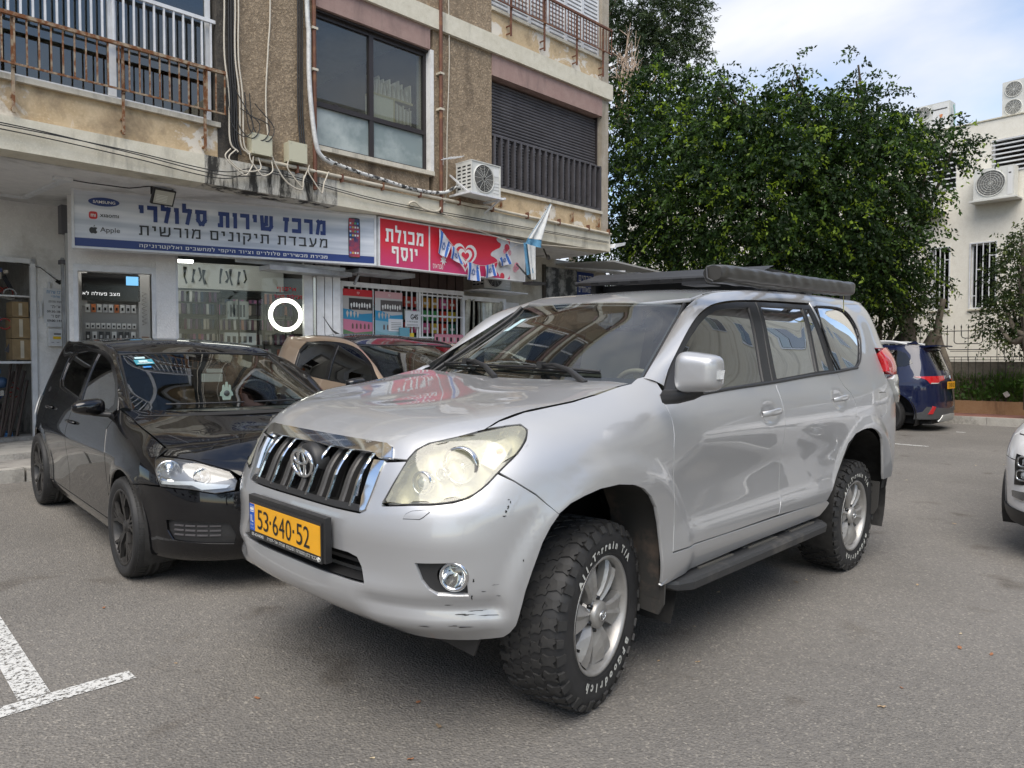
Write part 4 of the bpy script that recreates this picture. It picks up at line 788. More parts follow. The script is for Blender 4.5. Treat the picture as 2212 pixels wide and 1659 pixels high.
    rock = [(.33,.47),(.40,.47),(1.2,.49),(2.1,.49),(2.18,.56),(2.135,.580),(1.825,.584),(.9,.594),(.390,.598),(.383,.50)]
    panel('rocker_panel', S, rock, MP, car, res=.04, both=True)
    # ---- glasshouse
    It = curve3([(-.43,.745,1.332),(-.60,.70,1.43),(-.80,.645,1.548),(-.96,.605,1.643),(-1.07,.585,1.695),(-1.19,.575,1.742),(-1.33,.575,1.772),(-1.69,.595,1.803),(-2.36,.60,1.830),(-2.86,.60,1.838),(-3.20,.595,1.835),(-3.50,.58,1.822)], 70)
    Oc = [(.476,1.318),(.50,1.300),(.575,1.372),(.649,1.440),(.793,1.554),(.904,1.627),(1.014,1.674),(1.10,1.697),(1.204,1.714),(1.345,1.729),(1.59,1.744),(1.95,1.758),(2.314,1.768),(2.71,1.779),(3.0,1.795),(3.3,1.81),(3.55,1.815)]
    O = curve3([tuple(S.P(s, z)) for s, z in Oc[1:]], 70)
    # re-pair by x so ribs run across the pillar
    cur = []
    for i in range(70):
        p = It[i]; t = i/69.; j = np.interp(t, [0, .12, .3, 1], [0, .135, .33, 1])*69; q = np.array([np.interp(j, np.arange(70), O[:, k]) for k in range(3)])
        w = np.linalg.norm(q-p); n = np.cross(It[min(i+1, 69)]-It[max(i-1, 0)], q-p); n /= np.linalg.norm(n)+1e-9
        if n @ np.array([.3, .7, .65]) < 0: n = -n
        cur.append([p+(q-p)*u+n*((.08+.12*sstep(15, 30, i))*w*math.sin(math.pi*u)**.8) for u in np.linspace(0, 1, 9)])
    loft('roof_side_rail', cur, MP, car, both=True, flip=True)
    Rf = Height([(p[0], p[1], p[2]+.004) for p in It[22::4]]+[(-1.06,0,1.712),(-1.06,.3,1.709),(-1.12,0,1.737),(-1.25,0,1.768),(-1.45,0,1.803),(-1.8,0,1.835),(-2.3,0,1.862),(-2.9,0,1.868),(-3.4,0,1.85),(-3.55,0,1.83),(-3.52,.3,1.83)], 1e-4)
    kk = [i for i in range(70) if It[i, 0] < -1.06]; edge = [(It[i, 0], It[i, 1]-.012) for i in kk]; ro = [(-1.055, 0.), (-1.057, .3)]+edge+[(-3.55, .3), (-3.57, 0)]
    roof = panel('roof', Rf, ro+[(x, -y) for x, y in ro[::-1] if y > 1e-6], MP, car, res=.05, hem=.02)
    MB().tube([It[i]+np.array([0,-.004,-.004]) for i in range(20, 68)], .007, 6).obj('roof_gutter', M_black, roof); o = MB().tube([(It[i]+np.array([0,-.004,-.004]))*[1,-1,1] for i in range(20, 68)], .007, 6).obj('roof_gutter', M_black, roof)
    MB().grid([[(x, y, float(Rf.T.at(x, y))-.035) for y in np.linspace(-.54, .54, 8)] for x in np.linspace(-1.10, -3.4, 14)]).obj('headliner', M_trim, roof)
    # windscreen
    L0 = [(-.455,.705,1.292),(-.60,.668,1.385),(-.80,.618,1.513),(-.96,.580,1.618),(-1.045,.560,1.690)]; Lc = curve3(L0, 16); ws = []
    for i, p in enumerate(Lc):
        t = i/15.; cx_ = p[0]+(.155*(1-t)+.028*t); cz = p[2]+(.0*(1-t)+.022*t); b = []
        for u in np.linspace(-1, 1, 25): w = 1-abs(u)**2.2; bulge = .028*math.sin(math.pi*t)*w; b.append((p[0]+(cx_-p[0])*w+bulge*.5, p[1]*u, p[2]+(cz-p[2])*w+bulge*.7))
        ws.append(b)
    ws = np.array(ws); wsc = loft('windscreen', ws, M_glass_ws, car, flip=True)
    fr_ = MB()   # black ceramic band just inside the glass
    nrm = np.cross(ws[1:2, 13]-ws[0:1, 13], ws[0:1, 14]-ws[0:1, 13])[0]; nrm = nrm/np.linalg.norm(nrm); nrm = nrm if nrm[2] < 0 else -nrm
    W2 = ws+nrm*.006; lp = lambda a, b, t: a+(b-a)*t
    for side in (0, -1):
        q = W2[:, side]; r = np.array([lp(W2[i, side], W2[i, 12], .035) for i in range(16)]); fr_.grid(np.stack([q, r], 1))
    fr_.grid(np.stack([W2[0], lp(W2[0], W2[1], 1.35)], 1)); fr_.grid(np.stack([W2[-1], lp(W2[-1], W2[-2], .35)], 1))
    fr_.obj('ceramic_band', M_gloss, wsc)
    for s in (1, -1): MB().tube([(p[0]+.004, s*(p[1]+.010), p[2]+.004) for p in Lc], .011, 6).obj('windscreen_seal', M_black, wsc)
    cb = MB(); cb.grid([[(x, y, z) for y in np.linspace(-.72, .72, 17)] for x, z in ((-.27, 1.27), (-.40, 1.262))]); cb.obj('cowl', M_black, car)
    # sticker and small marks
    st = MB(); a, b = ws[11][3], ws[9][3]; 
    sq = [ws[12][3], ws[12][4], ws[9][4], ws[9][3]]; st.add([np.array(p)-nrm*.002 for p in sq], [(0,1,2,3)]); st.obj('windscreen_sticker', mat('sticker pale', (.45,.62,.66), .5), wsc)
    # wipers
    for (y0, y1, p0) in ((.50, -.10, (-.30,.52,1.30)), (-.06, -.66, (-.27,-.02,1.30))):
        def wp(y, up=.0):
            i = 1.6; r = W2[1]*(1-.6)+W2[2]*.6; 
            return np.array([np.interp(y, r[:, 1], r[:, k]) for k in range(3)])-nrm*(.022+up)
        b = MB(); ys = np.linspace(y0, y1, 9); b.tube([wp(y, .006*math.sin(math.pi*i/8)) for i, y in enumerate(ys)], .007, 6); b.tube([wp(y, -.012) for y in ys], .004, 4)
        m_ = wp((y0+y1)/2, .02); b.tube([Vector(p0), Vector(lp(np.array(p0), m_, .35))+Vector((0,0,.03)), Vector(lp(np.array(p0), m_, .7))+Vector((0,0,.026)), Vector(m_)], .010, 6, rs=[.017,.013,.010,.008]); b.box(tuple(m_-.016), tuple(m_+.016)); b.obj('wiper', M_black, car)
    # side glass and frames
    top = [(.498,1.296),(.575,1.366),(.649,1.434),(.793,1.548),(.904,1.621),(1.014,1.668),(1.10,1.690),(1.204,1.706),(1.345,1.721),(1.588,1.735)]
    gF = [(.65,1.278),(.62,1.33),(.665,1.42),(.790,1.512),(.900,1.584),(.990,1.629),(1.10,1.665),(1.23,1.681),(1.470,1.700),(1.425,1.50),(1.37,1.306),(.93,1.285)]
    gR = [(1.628,1.715),(2.210,1.732),(2.165,1.53),(2.115,1.348),(1.537,1.316),(1.578,1.5)]
    g1 = [(2.240,1.729),(2.296,1.729),(2.31,1.56),(2.325,1.356),(2.150,1.350),(2.195,1.54)]
    frm1 = [(.50,1.262),(.505,1.30)]+top[1:]+[(1.528,1.52),(1.470,1.303),(1.04,1.284),(.68,1.264)]
    frm2 = [(1.596,1.736),(1.95,1.748),(2.34,1.758),(2.335,1.72),(2.345,1.60),(2.375,1.348),(1.9,1.325),(1.478,1.304),(1.536,1.52)]
    for o in panel('window_frame', S, frm1, M_black, car, holes=[gF], res=.03, push=-.004, both=True): pass
    for o in panel('window_frame', S, frm2, M_black, car, holes=[gR, g1], res=.03, push=-.004, both=True): pass
    panel('side_window', S, gF, M_glass_side, car, res=.05, hem=0, push=-.012, both=True)
    panel('side_window', S, gR, M_glass_dark, car, res=.05, hem=0, push=-.012, both=True)
    panel('side_window', S, g1, M_glass_dark, car, res=.05, hem=0, push=-.012, both=True)
    panel('side_window', S, gq, M_glass_dark, car, res=.05, hem=0, push=-.006, both=True)
    for pl in (gq,):
        for s in (1, -1):
            q = np.array(chaikin(np.array(pl), 1)); P = S.P(q[:, 0], q[:, 1])+S.N(q[:, 0], q[:, 1])*.002; MB().tube(P*[1, s, 1], .006, 6, closed=True).obj('window_seal', M_black, car)
    bl = [(.50,1.240),(.68,1.258),(1.04,1.280),(1.474,1.298),(1.9,1.320),(2.381,1.343),(2.60,1.358),(2.735,1.366)]
    for s in (1, -1):
        q = np.array([(a, float(pchip([p[0] for p in bl], [p[1] for p in bl], a))) for a in np.linspace(.5, 2.735, 40)]); P = S.P(q[:, 0], q[:, 1])+S.N(q[:, 0], q[:, 1])*.001; MB().tube(P*[1, s, 1], .009, 6).obj('belt_moulding', M_black, car)
    # mirror triangle, mirrors
    tri = [(.437,1.236),(.44,1.262),(.498,1.290),(.63,1.408),(.655,1.272),(.56,1.245)]
    panel('mirror_sail', S, tri, M_black, car, res=.03, both=True, push=.004)
    for s in (1, -1):
        mr = empty('side_mirror', (-.36, 0, 0) if s > 0 else (-.93, .16, .0), parent=car); P = []
        c = np.array([.0, 1.062, 1.372]); rx, ry, rz = .075, .088, .080
        def mp(u, v, k=1.):
            ex = .45; cu, su, cv, sv = math.cos(u), math.sin(u), math.cos(v), math.sin(v); p = lambda a, e: math.copysign(abs(a)**e, a)
            x = rx*p(sv, .9); y = ry*p(cv, .42)*p(cu, ex); z = rz*p(cv, .42)*p(su, ex); z *= 1-.12*(y/ry); x -= .02*(y/ry); x = max(x, -.028); return ((c[0]+x*k)*1., (c[1]+y*k)*s, c[2]+z*k)
        P = [[mp(u, v) for u in np.linspace(0, 2*math.pi, 49)] for v in np.linspace(-math.pi/2, math.pi/2, 28)]
        b = MB(); b.grid(P, 0, True, flip=(s < 0)); sh = b.obj('mirror_shell', MP, mr)
        b = MB(); b.box((-.030, min(s*.968, s*.985), 1.30), (.035, max(s*.968, s*.985), 1.44)); b.tube([(.0, s*.90, 1.262), (.005, s*.96, 1.268), (.0, s*1.03, 1.285), (-.01, s*1.07, 1.30)], .025, 8, rs=[.032,.030,.026,.018]); b.obj('mirror_arm', M_black, mr)
        b = MB(); q = [(1.125, 1.345), (1.157, 1.350), (1.160, 1.385), (1.128, 1.372)]; b.add([(.070-(y-1.06)*.33-.02, y*s, z) for y, z in q]+[(.040-(y-1.06)*.33-.02, y*s, z) for y, z in q], [(0,1,2,3),(0,4,5,1),(1,5,6,2),(2,6,7,3),(3,7,4,0)]); b.obj('turn_signal', M_clear, mr)
    # ---- grille
    gr = empty('grille', (0,0,0), parent=car)
    ctr = [(-1.4748,1.098),(-1.35,1.098),(-1.18,1.097),(-1.04,1.095),(-1.005,1.083),(-.988,1.050),(-1.062,1.048),(-1.078,1.058),(-1.10,1.062),(-1.32,1.062),(-1.4748,1.062)]
    def sym_panel(name, pts, m, push, hem, res=.02, parent=gr):
        for o in panel(name, S, pts, m, parent, res=res, hem=hem, push=push, both=True): o.name = name
    sym_panel('chrome_surround', ctr, M_chrome, .010, .04)
    sym_panel('chrome_surround', [(-1.073,1.038),(-1.020,1.038),(-1.035,.95),(-1.050,.872),(-1.072,.860),(-1.083,.912),(-1.076,.979)], M_chrome, .008, .04)
    sym_panel('grille_frame', [(-1.4748,.882),(-1.25,.880),(-1.085,.884),(-1.075,.862),(-1.2,.860),(-1.4748,.862)], M_black, .006, .06)
    panel('grille_back', S, [(-1.475,.85),(-1.04,.85),(-1.04,1.09),(-1.475,1.09)], M_blackm, gr, res=.05, hem=0, push=-.075, both=True)
    nb = 6
    for k in range(-nb, nb+1):
        y = k*.068+0.0
        if abs(y) > .415: continue
        s = -1.4748+abs(y)*1.012; sg = 1 if y >= 0 else -1; P = []; ch = (k % 2 == 1 or k % 2 == -1); wd = .0085 if ch else .0165
        zs = np.linspace(.875, 1.075, 12)
        for z in zs:
            c = S.P(s, z)*[1, sg, 1]; t = (z-.875)/.2; cx_ = c[0]+.000-.052*t**3.2+(.004 if ch else -.006); P.append([(cx_-.05, c[1]-wd, z), (cx_-.003, c[1]-wd, z), (cx_+.003, c[1]-wd*.6, z), (cx_+.003, c[1]+wd*.6, z), (cx_-.003, c[1]+wd, z), (cx_-.05, c[1]+wd, z)])
        b = MB(); b.grid(P, 0, False); b.obj('grille_bar', M_chrome if ch else mat('grille grey', (.045,.043,.042), .42), gr)
    eo = gr; b = MB(); b.lathe([(0, .012), (.05, .012), (.066, .008), (.078, -.004), (.082, -.05)], 40, axis='x', c=(.785, 0, .985)); b.obj('badge_plinth', M_black, eo)
    emblem_ovals('badge_ring', M_chrome, eo, frame_mat((.807, 0, .985), (0,1,0), (.12,0,1)), .062, .0072)
    # ---- lower intake, plate, fogs, washers
    panel('lower_intake', S, [(-1.475,.60),(-1.0,.60),(-1.0,.73),(-1.475,.73)], M_blackm, car, res=.06, hem=0, push=-.09, both=True)
    b = MB()
    for z in (.64, .668, .694):
        for s_ in (1, -1): b.grid([[S.P(s, z+dz)*[1, s_, 1]+np.array([-.055, 0, 0]) for dz in (-.006, .006)] for s in np.linspace(-1.475, -1.02, 12)])
    b.grid([[S.P(-1.475+abs(y)*1.01, .624)*[1, math.copysign(1, y+1e-9), 1]+np.array([dx, 0, dz]) for dx, dz in ((-.004, 0), (-.1, .012))] for y in np.linspace(-.44, .44, 24)])
    b.obj('intake_grille', M_black, car)
    pl = empty('number_plate', (.885, 0, .742), parent=car); pl.rotation_euler = (0, .03, 0)
    b = MB(); b.box((-.03, -.285, -.082), (-.004, .285, .085)); b.box((-.004, -.268, -.085), (.002, .268, .066)); b.obj('plate_holder', M_black, pl)
    b = MB(); b.box((.002, -.262, -.056), (.0045, .262, .054)); b.box((.0045, -.262, -.056), (.0052, -.223, .054), 1); b.box((.0052, -.257, .020), (.0057, -.228, .043), 2)
    pm = b.obj('plate_face', [mat('plate yellow', (.83,.40,.015), .35, var=.06, vscale=12), mat('plate blue', (.01,.09,.45), .35), M_white], pl)
    F_ = lambda y, z, x=.0062: frame_mat((x, y, z), (0,1,0), (0,0,1))
    M_ink = mat('plate black', (.01,.01,.01), .4); M_blue = mat('flag blue', (.02,.10,.5), .6)
    for ch, y, w in (('5',-.195,.040),('3',-.147,.040),('·',-.113,.010),('6',-.073,.041),('4',-.024,.042),('0',.026,.041),('·',.062,.010),('5',.105,.042),('2',.155,.042)):
        if ch == '·': MB().box((.0045, y-.005, -.006), (.0062, y+.005, .006)).obj('digit', M_ink, pl)
        else: put_text('digit', ch, M_ink, pl, F_(y, -.002), bold=.0, fit=(w, .080))
    for o in [c for c in pl.children if c.name.startswith('digit')]: o.location.y += .018; o.scale.y *= 1
    put_text('country_code', 'IL', M_white, pl, F_(-.2425, -.006), fit=(.022, .028)); put_text('country_code', 'ישראל', M_white, pl, F_(-.2425, -.031), rtl=True, fit=(.026, .009)); put_text('country_code', 'اسرائيل', M_white, pl, F_(-.2425, -.045), fit=(.024, .008))
    for z in (.024, .039): MB().box((.0057, -.256, z), (.0062, -.229, z+.003)).obj('flag_stripe', M_blue, pl)
    put_text('dealer_line', '03-6344040', M_white, pl, frame_mat((.0028, -.205, -.071), (0,1,0), (0,0,1)), fit=(.095, .013)); put_text('dealer_line', 'בכור כהן מוטורס | סוכנות ושרות אור-יהודה', M_white, pl, frame_mat((.0028, .055, -.071), (0,1,0), (0,0,1)), rtl=True, fit=(.36, .016))
    emblem_ovals('dealer_line', M_white, pl, frame_mat((.003, .25, -.071), (0,1,0), (0,0,1)), .0085, .001)
    for s in (1, -1):
        fb = empty('fog_lamp', (0,0,0), parent=car); 
        fo = panel('fog_bezel', S, fog, M_black, fb, holes=[[(-.704+.052*math.cos(t)*1.1, .672+.046*math.sin(t)) for t in np.linspace(0, 6.28, 17)[:-1]]], res=.025, push=-.022, hem=.04, mirror=s < 0)
        panel('fog_cavity', S, [(-.86,.59),(-.63,.59),(-.63,.74),(-.86,.74)], M_blackm, fb, res=.06, push=-.075, hem=0, mirror=s < 0)
        n = S.N(-.704, .672)*[1, s, 1]; p = S.P(-.704, .672)*[1, s, 1]; M = frame_mat(p, np.cross([0, 0, 1], n), (0,0,1))
        # keep the lamp facing mostly forward
        n = Vector(n)*.75+Vector((.35, 0, 0)); n.normalize(); M = frame_mat(Vector(p)-n*.012, Vector((0,0,1)).cross(n), (0,0,1))
        b = MB(); b.lathe([(.037, -.02), (.040, .006), (.046, .010), (.052, .004), (.053, -.03)], 32, axis='z', M=M); b.obj('fog_ring', M_chrome, fb)
        b = MB(); b.lathe([(0, -.045), (.02, -.035), (.034, -.012), (.038, .0)], 32, axis='z', M=M); b.obj('fog_reflector', M_chrome, fb)
        b = MB(); b.lathe([(0, .006), (.02, .005), (.038, -.001)], 32, axis='z', M=M); b.obj('fog_lens', glassmat('lamp glass', (.9,.9,.88), refl=1.2), fb)
        w_ = [(-.883,.862),(-.875,.877),(-.853,.888),(-.797,.896),(-.790,.890),(-.811,.872),(-.823,.865)]; panel('washer_cap', S, w_, MP, car, res=.03, hem=.006, push=.003, mirror=s < 0)
        q = np.array(np.array(w_)); MB().tube((S.P(q[:, 0], q[:, 1])+S.N(q[:, 0], q[:, 1])*.001)*[1, s, 1], .0022, 5, closed=True).obj('washer_gap', M_black, car)
        # headlight
        h = empty('headlight', (0,0,0), parent=car); MH = glassmat('headlight lens', (.94,.93,.82), rough=.04, refl=1.2, dirt=.24, dcol=(.86,.85,.70))
        panel('headlight_lens', S, chaikin(np.array(hl), 1), MH, h, res=.025, push=.002, hem=.0, mirror=s < 0)
        q = np.array(chaikin(np.array(hl), 1)); MB().tube((S.P(q[:, 0], q[:, 1])+S.N(q[:, 0], q[:, 1])*.000)*[1, s, 1], .0035, 5, closed=True).obj('headlight_seal', M_black, h)
        MI = mat('headlight bowl', (.52,.50,.38), .45, .2, var=.2, vscale=30)
        panel('headlight_housing', S, [((a+.68)*1.0-.68, b) for a, b in hl], MI, h, res=.02, push=-.055, hem=-.055, mirror=s < 0, fn=lambda P, v: P+S.N(v[:, 0], v[:, 1])*(.012*np.sin(v[:, 0]*55)*np.sin(v[:, 1]*40))[:, None])
        def lamp(sx, z, r, dep, inner, mats):
            pp = Vector(S.P(sx, z)*[1, s, 1]); n = Vector(S.N(sx, z)*[1, s, 1]); n = Vector((n.x+.8, n.y*.8, 0)).normalized(); M = frame_mat(pp-n*dep, Vector((0,0,1)).cross(n), (0,0,1)); b = MB()
            b.lathe([(r*1.18, -.01), (r*1.2, .012), (r*1.08, .016), (r, .010), (r*.96, -.002)], 36, axis='z', M=M, mi=0)
            if inner == 'proj': b.lathe([(r, -.01), (r*.78, .0), (r*.7, .004)], 36, axis='z', M=M, mi=1); b.lathe([(0, .018), (r*.3, .016), (r*.55, .008), (r*.7, -.002)], 32, axis='z', M=M, mi=2)
            else: b.lathe([(0, -.05), (r*.5, -.035), (r*.85, -.012), (r, .004)], 36, axis='z', M=M, mi=1); b.lathe([(0, .0), (.012, -.005), (.014, -.05)], 16, axis='z', M=M, mi=0)
            b.obj('reflector', mats, h)
        lamp(-.846, .975, .036, .030, 'proj', [M_chrome, MI, mat('projector lens', (.3,.33,.35), .05, .2, coat=1)]); lamp(-.700, 1.035, .058, .035, 'refl', [M_chrome, mat('lamp mirror', (.60,.59,.52), .3, 1.), M_clear]); lamp(-.775, 1.005, .020, .042, 'refl', [M_chrome, M_clear, M_clear])
        panel('turn_signal', S, [(-.60,1.06),(-.56,1.125),(-.47,1.145),(-.45,1.12),(-.50,1.075),(-.545,1.035)], mat('signal grey', (.55,.52,.45), .3, .6, var=.2, vscale=60), h, res=.03, push=-.03, hem=.02, mirror=s < 0)
        bb = MB(); p = S.P(-.515, 1.10)*[1, s, 1]-S.N(-.515, 1.1)*[1, s, 1]*.028; bb.lathe([(0, .012), (.008, .008), (.01, -.01)], 12, axis='x', c=p); bb.obj('bulb', M_orange, h)
        # tail lamp
        t = empty('tail_lamp', (0,0,0), parent=car)
        panel('tail_red', S, chaikin(np.array([(3.205,1.49),(3.62,1.50),(3.60,1.31),(3.215,1.31),(3.225,1.40)]), 1), M_red, t, res=.03, push=.022, hem=.05, mirror=s < 0, fn=lambda P, v: P+S.N(v[:, 0], v[:, 1])*(.014*np.abs(np.sin((v[:, 1]-1.31)*17.)))[:, None])
        panel('tail_clear', S, chaikin(np.array([(3.23,1.308),(3.60,1.308),(3.58,1.10),(3.42,1.12),(3.32,1.19)]), 1), M_clear, t, res=.03, push=.026, hem=.05, mirror=s < 0, fn=lambda P, v: P+S.N(v[:, 0], v[:, 1])*(.005*np.sin((v[:, 1])*60))[:, None])
    # ---- dark shell, wells, floor, interior
    cf = [(.0+.54*math.cos(t), .47+.5*math.sin(t)) for t in np.linspace(0, 6.28, 25)[:-1]]; cr = [(2.72+.5*math.cos(t), .47+.53*math.sin(t)) for t in np.linspace(0, 6.28, 25)[:-1]]
    h1 = [(max(min(a, .37), -.60), max(b, .37)) for a, b in cf]
    panel('inner_shell', S, [(-.49,.55),(-.46,1.02),(4.4,1.18),(4.4,.50),(3.15,.52),(3.1,.75),(3.0,.95),(2.7,1.0),(2.5,.95),(2.2,.7),(2.15,.52),(.36,.5),(.33,.72),(.2,.92),(0,.97),(-.25,.95),(-.38,.82),(-.46,.55)][::-1], M_blackm, car, res=.09, hem=0, push=-.02, both=True)
    [(wheel_well(car, -.02, .47, .53, .50, .88, (q,), 58), wheel_well(car, -2.75, .46, .50, .50, .925, (q,))) for q in (1, -1)]
    b = MB(); b.box((-3.5, -.60, .42), (.42, .60, .62)); b.box((-.5, -.5, .5), (.5, .5, 1.0)); b.box((.5, -.40, .47), (.72, .40, .80)); b.tube([(0, -.8, .41), (0, .8, .41)], .045, 10); b.tube([(-2.79, -.8, .41), (-2.79, .8, .41)], .06, 10); b.obj('underbody', M_blackm, car)
    b = MB(); b.box((-3.4, -.74, .62), (-.55, .74, .66), 0); P = [[(x, y, z) for y in np.linspace(-.72, .72, 15)] for x, z in ((-.48, 1.235), (-.62, 1.265), (-.85, 1.255), (-1.0, 1.20), (-1.03, 1.0), (-.95, .7))]; b.grid(P, 1)
    b.obj('dashboard', [M_trimd, mat('dash top', (.20,.185,.15), .75)], car)
    for y in (.37, -.37):
        seat = empty('seat', (-1.55, y, .66), parent=car); b = MB(); b.box((-.25, -.25, .0), (.28, .25, .30)); P = [[(x, yy, z) for yy in (-.24, -.2, 0, .2, .24)] for x, z in ((-.15, .28), (-.10, .5), (-.2, .9), (-.30, .92), (-.27, .3))]; b.grid(P, 0); b.obj('seat_base', M_trim, seat)
        b = MB(); b.box((-.33, -.13, .95), (-.22, .13, 1.10)); b.obj('headrest', M_trim, seat)
    b = MB(); b.box((-2.75, -.62, .9), (-2.55, .62, 1.50)); b.box((-2.6, -.62, .7), (-2.15, .62, 1.0)); b.obj('rear_bench', M_trim, car)
    sw = empty('steering_wheel', (-1.02, .37, 1.18), parent=car); sw.rotation_euler = (0, math.radians(-62), 0)
    b = MB(); b.tube([(.185*math.cos(t), .185*math.sin(t), 0) for t in np.linspace(0, 6.283, 33)[:-1]], .014, 8, closed=True); b.bar((-.18, 0, 0), (.18, 0, 0), .05, .02); b.bar((0, 0, 0), (-.17, 0, 0), .05, .02); b.lathe([(0, .02), (.06, .015), (.07, -.02)], 16, axis='z'); b.obj('wheel_rim', mat('steering beige', (.20,.18,.14), .6), sw)
    b = MB(); b.box((-1.05, -.11, 1.60), (-1.02, .11, 1.66)); b.bar((-1.04, 0, 1.66), (-1.06, 0, 1.70), .02); b.obj('rearview_mirror', M_black, car)
    # ---- wheels
    for x in (0., -2.79):
        for s in (1, -1): wheel(car, (x, s*.862, .412 if x == 0 else .380), R=.366, W=.222, rim=.229, style='six', side=s, steer=(10.5 if x == 0 else 0), tread='at', letters=True)
    # ---- steps, flaps
    for s in (1, -1):
        st = empty('side_step', (0,0,0), parent=car); P = []
        for x in np.concatenate([[-.36,-.365,-.40,-.47,-.56], np.linspace(-.7, -1.95, 8), [-2.08,-2.14,-2.165,-2.17]]):
            k = sstep(-.36, -.52, x)*sstep(-2.18, -2.10, x); yo = .86+.10*k; zt_ = .462; zb = zt_-.05-.012*k+.03*(1-k)
            P.append([(x, s*y, z) for y, z in ((.72, zb), (.74, zt_+.002), (yo-.03, zt_), (yo-.006, zt_-.004), (yo, zt_-.018), (yo-.006, zb+.008), (yo-.03, zb), (.72, zb))])
        b = MB(); b.grid(P, 0, False, flip=s < 0); b.add(P[0], [tuple(range(8))]); b.add(P[-1], [tuple(range(8))]); b.obj('step_board', mat('step plastic', (.035,.036,.038), .55, 0, vcol=(.13,.12,.105), vscale=5, vramp=(.5,.8)), st)
        for j in range(3):
            x0 = -.62-j*.50
            for q in range(5):
                MB().box((x0-.40, min(s*(.80+q*.024), s*(.812+q*.024)), .462), (x0-.03*q*.6, max(s*(.80+q*.024), s*(.812+q*.024)),   .469)).obj('grip_strip', mat('grip dusty', (.10,.095,.085), .8), st)
        # mud flaps
        MF = mat('mud flap', (.045,.043,.04), .7, 0, vcol=(.12,.09,.07), vscale=7, vramp=(.55,.75), bump=.003, bscale=18)
        for (x, z0, z1) in ((-.375, .34, .56), (-3.10, .36, .58)):
            b = MB(); w0 = .68; b.prism([(w0, z0+.03), (w0+.03, z0), (.90, z0-.01), (.925, z0+.04), (.930, z1), (w0, z1)], 0, .012, M=Matrix(((0,0,1,x),(s,0,0,0),(0,1,0,0),(0,0,0,1)))); b.obj('mud_flap', MF, car)
        P = []
        for z, x in ((.40, -.36), (.5, -.352), (.62, -.345), (.75, -.325), (.85, -.27), (.90, -.20), (.925, -.10)): P.append([(x, s*.66, z), (x-.004, s*.80, z), (x, s*.905, z)])
        b = MB(); b.grid(P); b.obj('arch_guard', MF, car)
        b = MB(); b.prism([(.45, .36), (.70, .35), (.74, .45), (.40, .45)], 0, .01, M=Matrix(((0,0,1,.52),(s,0,0,0),(0,1,0,0),(0,0,0,1)))); b.obj('splash_guard', M_black, car)
    # ---- roof rack and awning
    M_rack = mat('rack black', (.022,.023,.026), .5, 0, bump=.0005, bscale=200)
    rk = empty('roof_rack', (0,0,0), parent=car)
    b = MB(); b.box((-3.3, -.62, 1.905), (-1.86, -.60, 1.95)); b.box((-3.3, .60, 1.905), (-1.86, .62, 1.95)); b.box((-3.32, -.62, 1.905), (-3.28, .62, 1.95)); b.obj('rack_rail', M_rack, rk)
    P = [[(x, y, z) for y in (-.66, -.64, 0, .64)] for x, z in ((-1.72, 1.882), (-1.70, 1.895), (-1.72, 1.908), (-1.80, 1.93), (-1.92, 1.968), (-1.93, 1.955))]; b = MB(); b.grid(P, 0, False); b.tube([(-1.735, -.70, 1.892), (-1.735, .68, 1.892)], .017, 10); b.obj('wind_deflector', M_rack, rk)
    for y in (-.52, -.36, -.2, -.04, .12, .28): MB().box((-1.716, y-.030, 1.884), (-1.706, y+.030, 1.900)).obj('deflector_slot', M_blackm, rk)
    for k in range(8): MB().box((-2.0-k*.175, -.60, 1.915), (-1.93-k*.175, .60, 1.94)).obj('rack_slat', M_rack, rk)
    b = MB(); b.box((-1.95, -.62, 1.835), (-1.88, .62, 1.885)); b.box((-2.6, -.62, 1.86), (-2.53, .62, 1.90)); b.obj('cross_beam', M_rack, rk)
    for x in (-1.85, -2.5, -3.2):
        for s in (1, -1): MB().box((x-.05, s*.60-.02, 1.79), (x+.05, s*.60+.02, 1.92)).obj('rack_foot', M_rack, rk)
    aw = empty('rolled_awning', (0,0,0), parent=car); r_ = np.random.default_rng(5); P = []; nx = 90
    f1 = catmull([(0, v) for v in r_.uniform(-1, 1, 24)], 8)[:, 1]
    for i in range(nx):
        t = i/(nx-1); x = -.865-1.70*t; cy_ = .82+.02*t; cz = 1.826+.040*t; e = 1-.25*max(0, 1-t/.015)-.35*max(0, (t-.985)/.015); row = []
        for k in range(29):
            a = 2*math.pi*k/28; c, s_ = math.cos(a), math.sin(a); p = lambda q, w: math.copysign(abs(q)**w, q)
            wr = .004*f1[int(t*170)]*math.sin(a*2+f1[int(t*150)]*3)+.0035*math.sin(t*63+a*3)*math.sin(t*21+a)
            row.append((x, cy_+(.058*p(c, .5)+wr*.5)*e, cz+(.043*p(s_, .5)+wr*.5-.004*math.sin(t*math.pi))*e))
        P.append(row)
    MA = mat('awning vinyl', (.050,.048,.044), .33, 0, bump=.006, bscale=9, det=3)
    b = MB(); b.grid(P, 0, True, flip=True); b.add(P[0], [tuple(range(28))]); b.add(P[-1], [tuple(range(28))]); b.obj('awning_cover', MA, aw)
    b = MB(); b.grid([[(-.867, .82+.05*c, 1.826+.036*s_) for c, s_ in ((math.cos(a)*q, math.sin(a)*q) for a in np.linspace(0, 6.283, 19))] for q in (1, .8, .6, .3)]); b.tube([(-.861, .79, 1.85), (-.850, .80, 1.80), (-.855, .83, 1.785)], .007, 6); b.obj('awning_end', M_rack, aw)
    b = MB(); b.tube([(-2.50, .84, 1.83), (-2.50, .845, 1.72)], .003, 5); b.obj('strap', mat('strap yellow', (.5,.5,.2), .7), aw)
    for x in (-1.9, -2.4): MB().box((x-.03, .60, 1.86), (x+.03, .80, 1.885)).obj('awning_bracket', M_rack, aw)
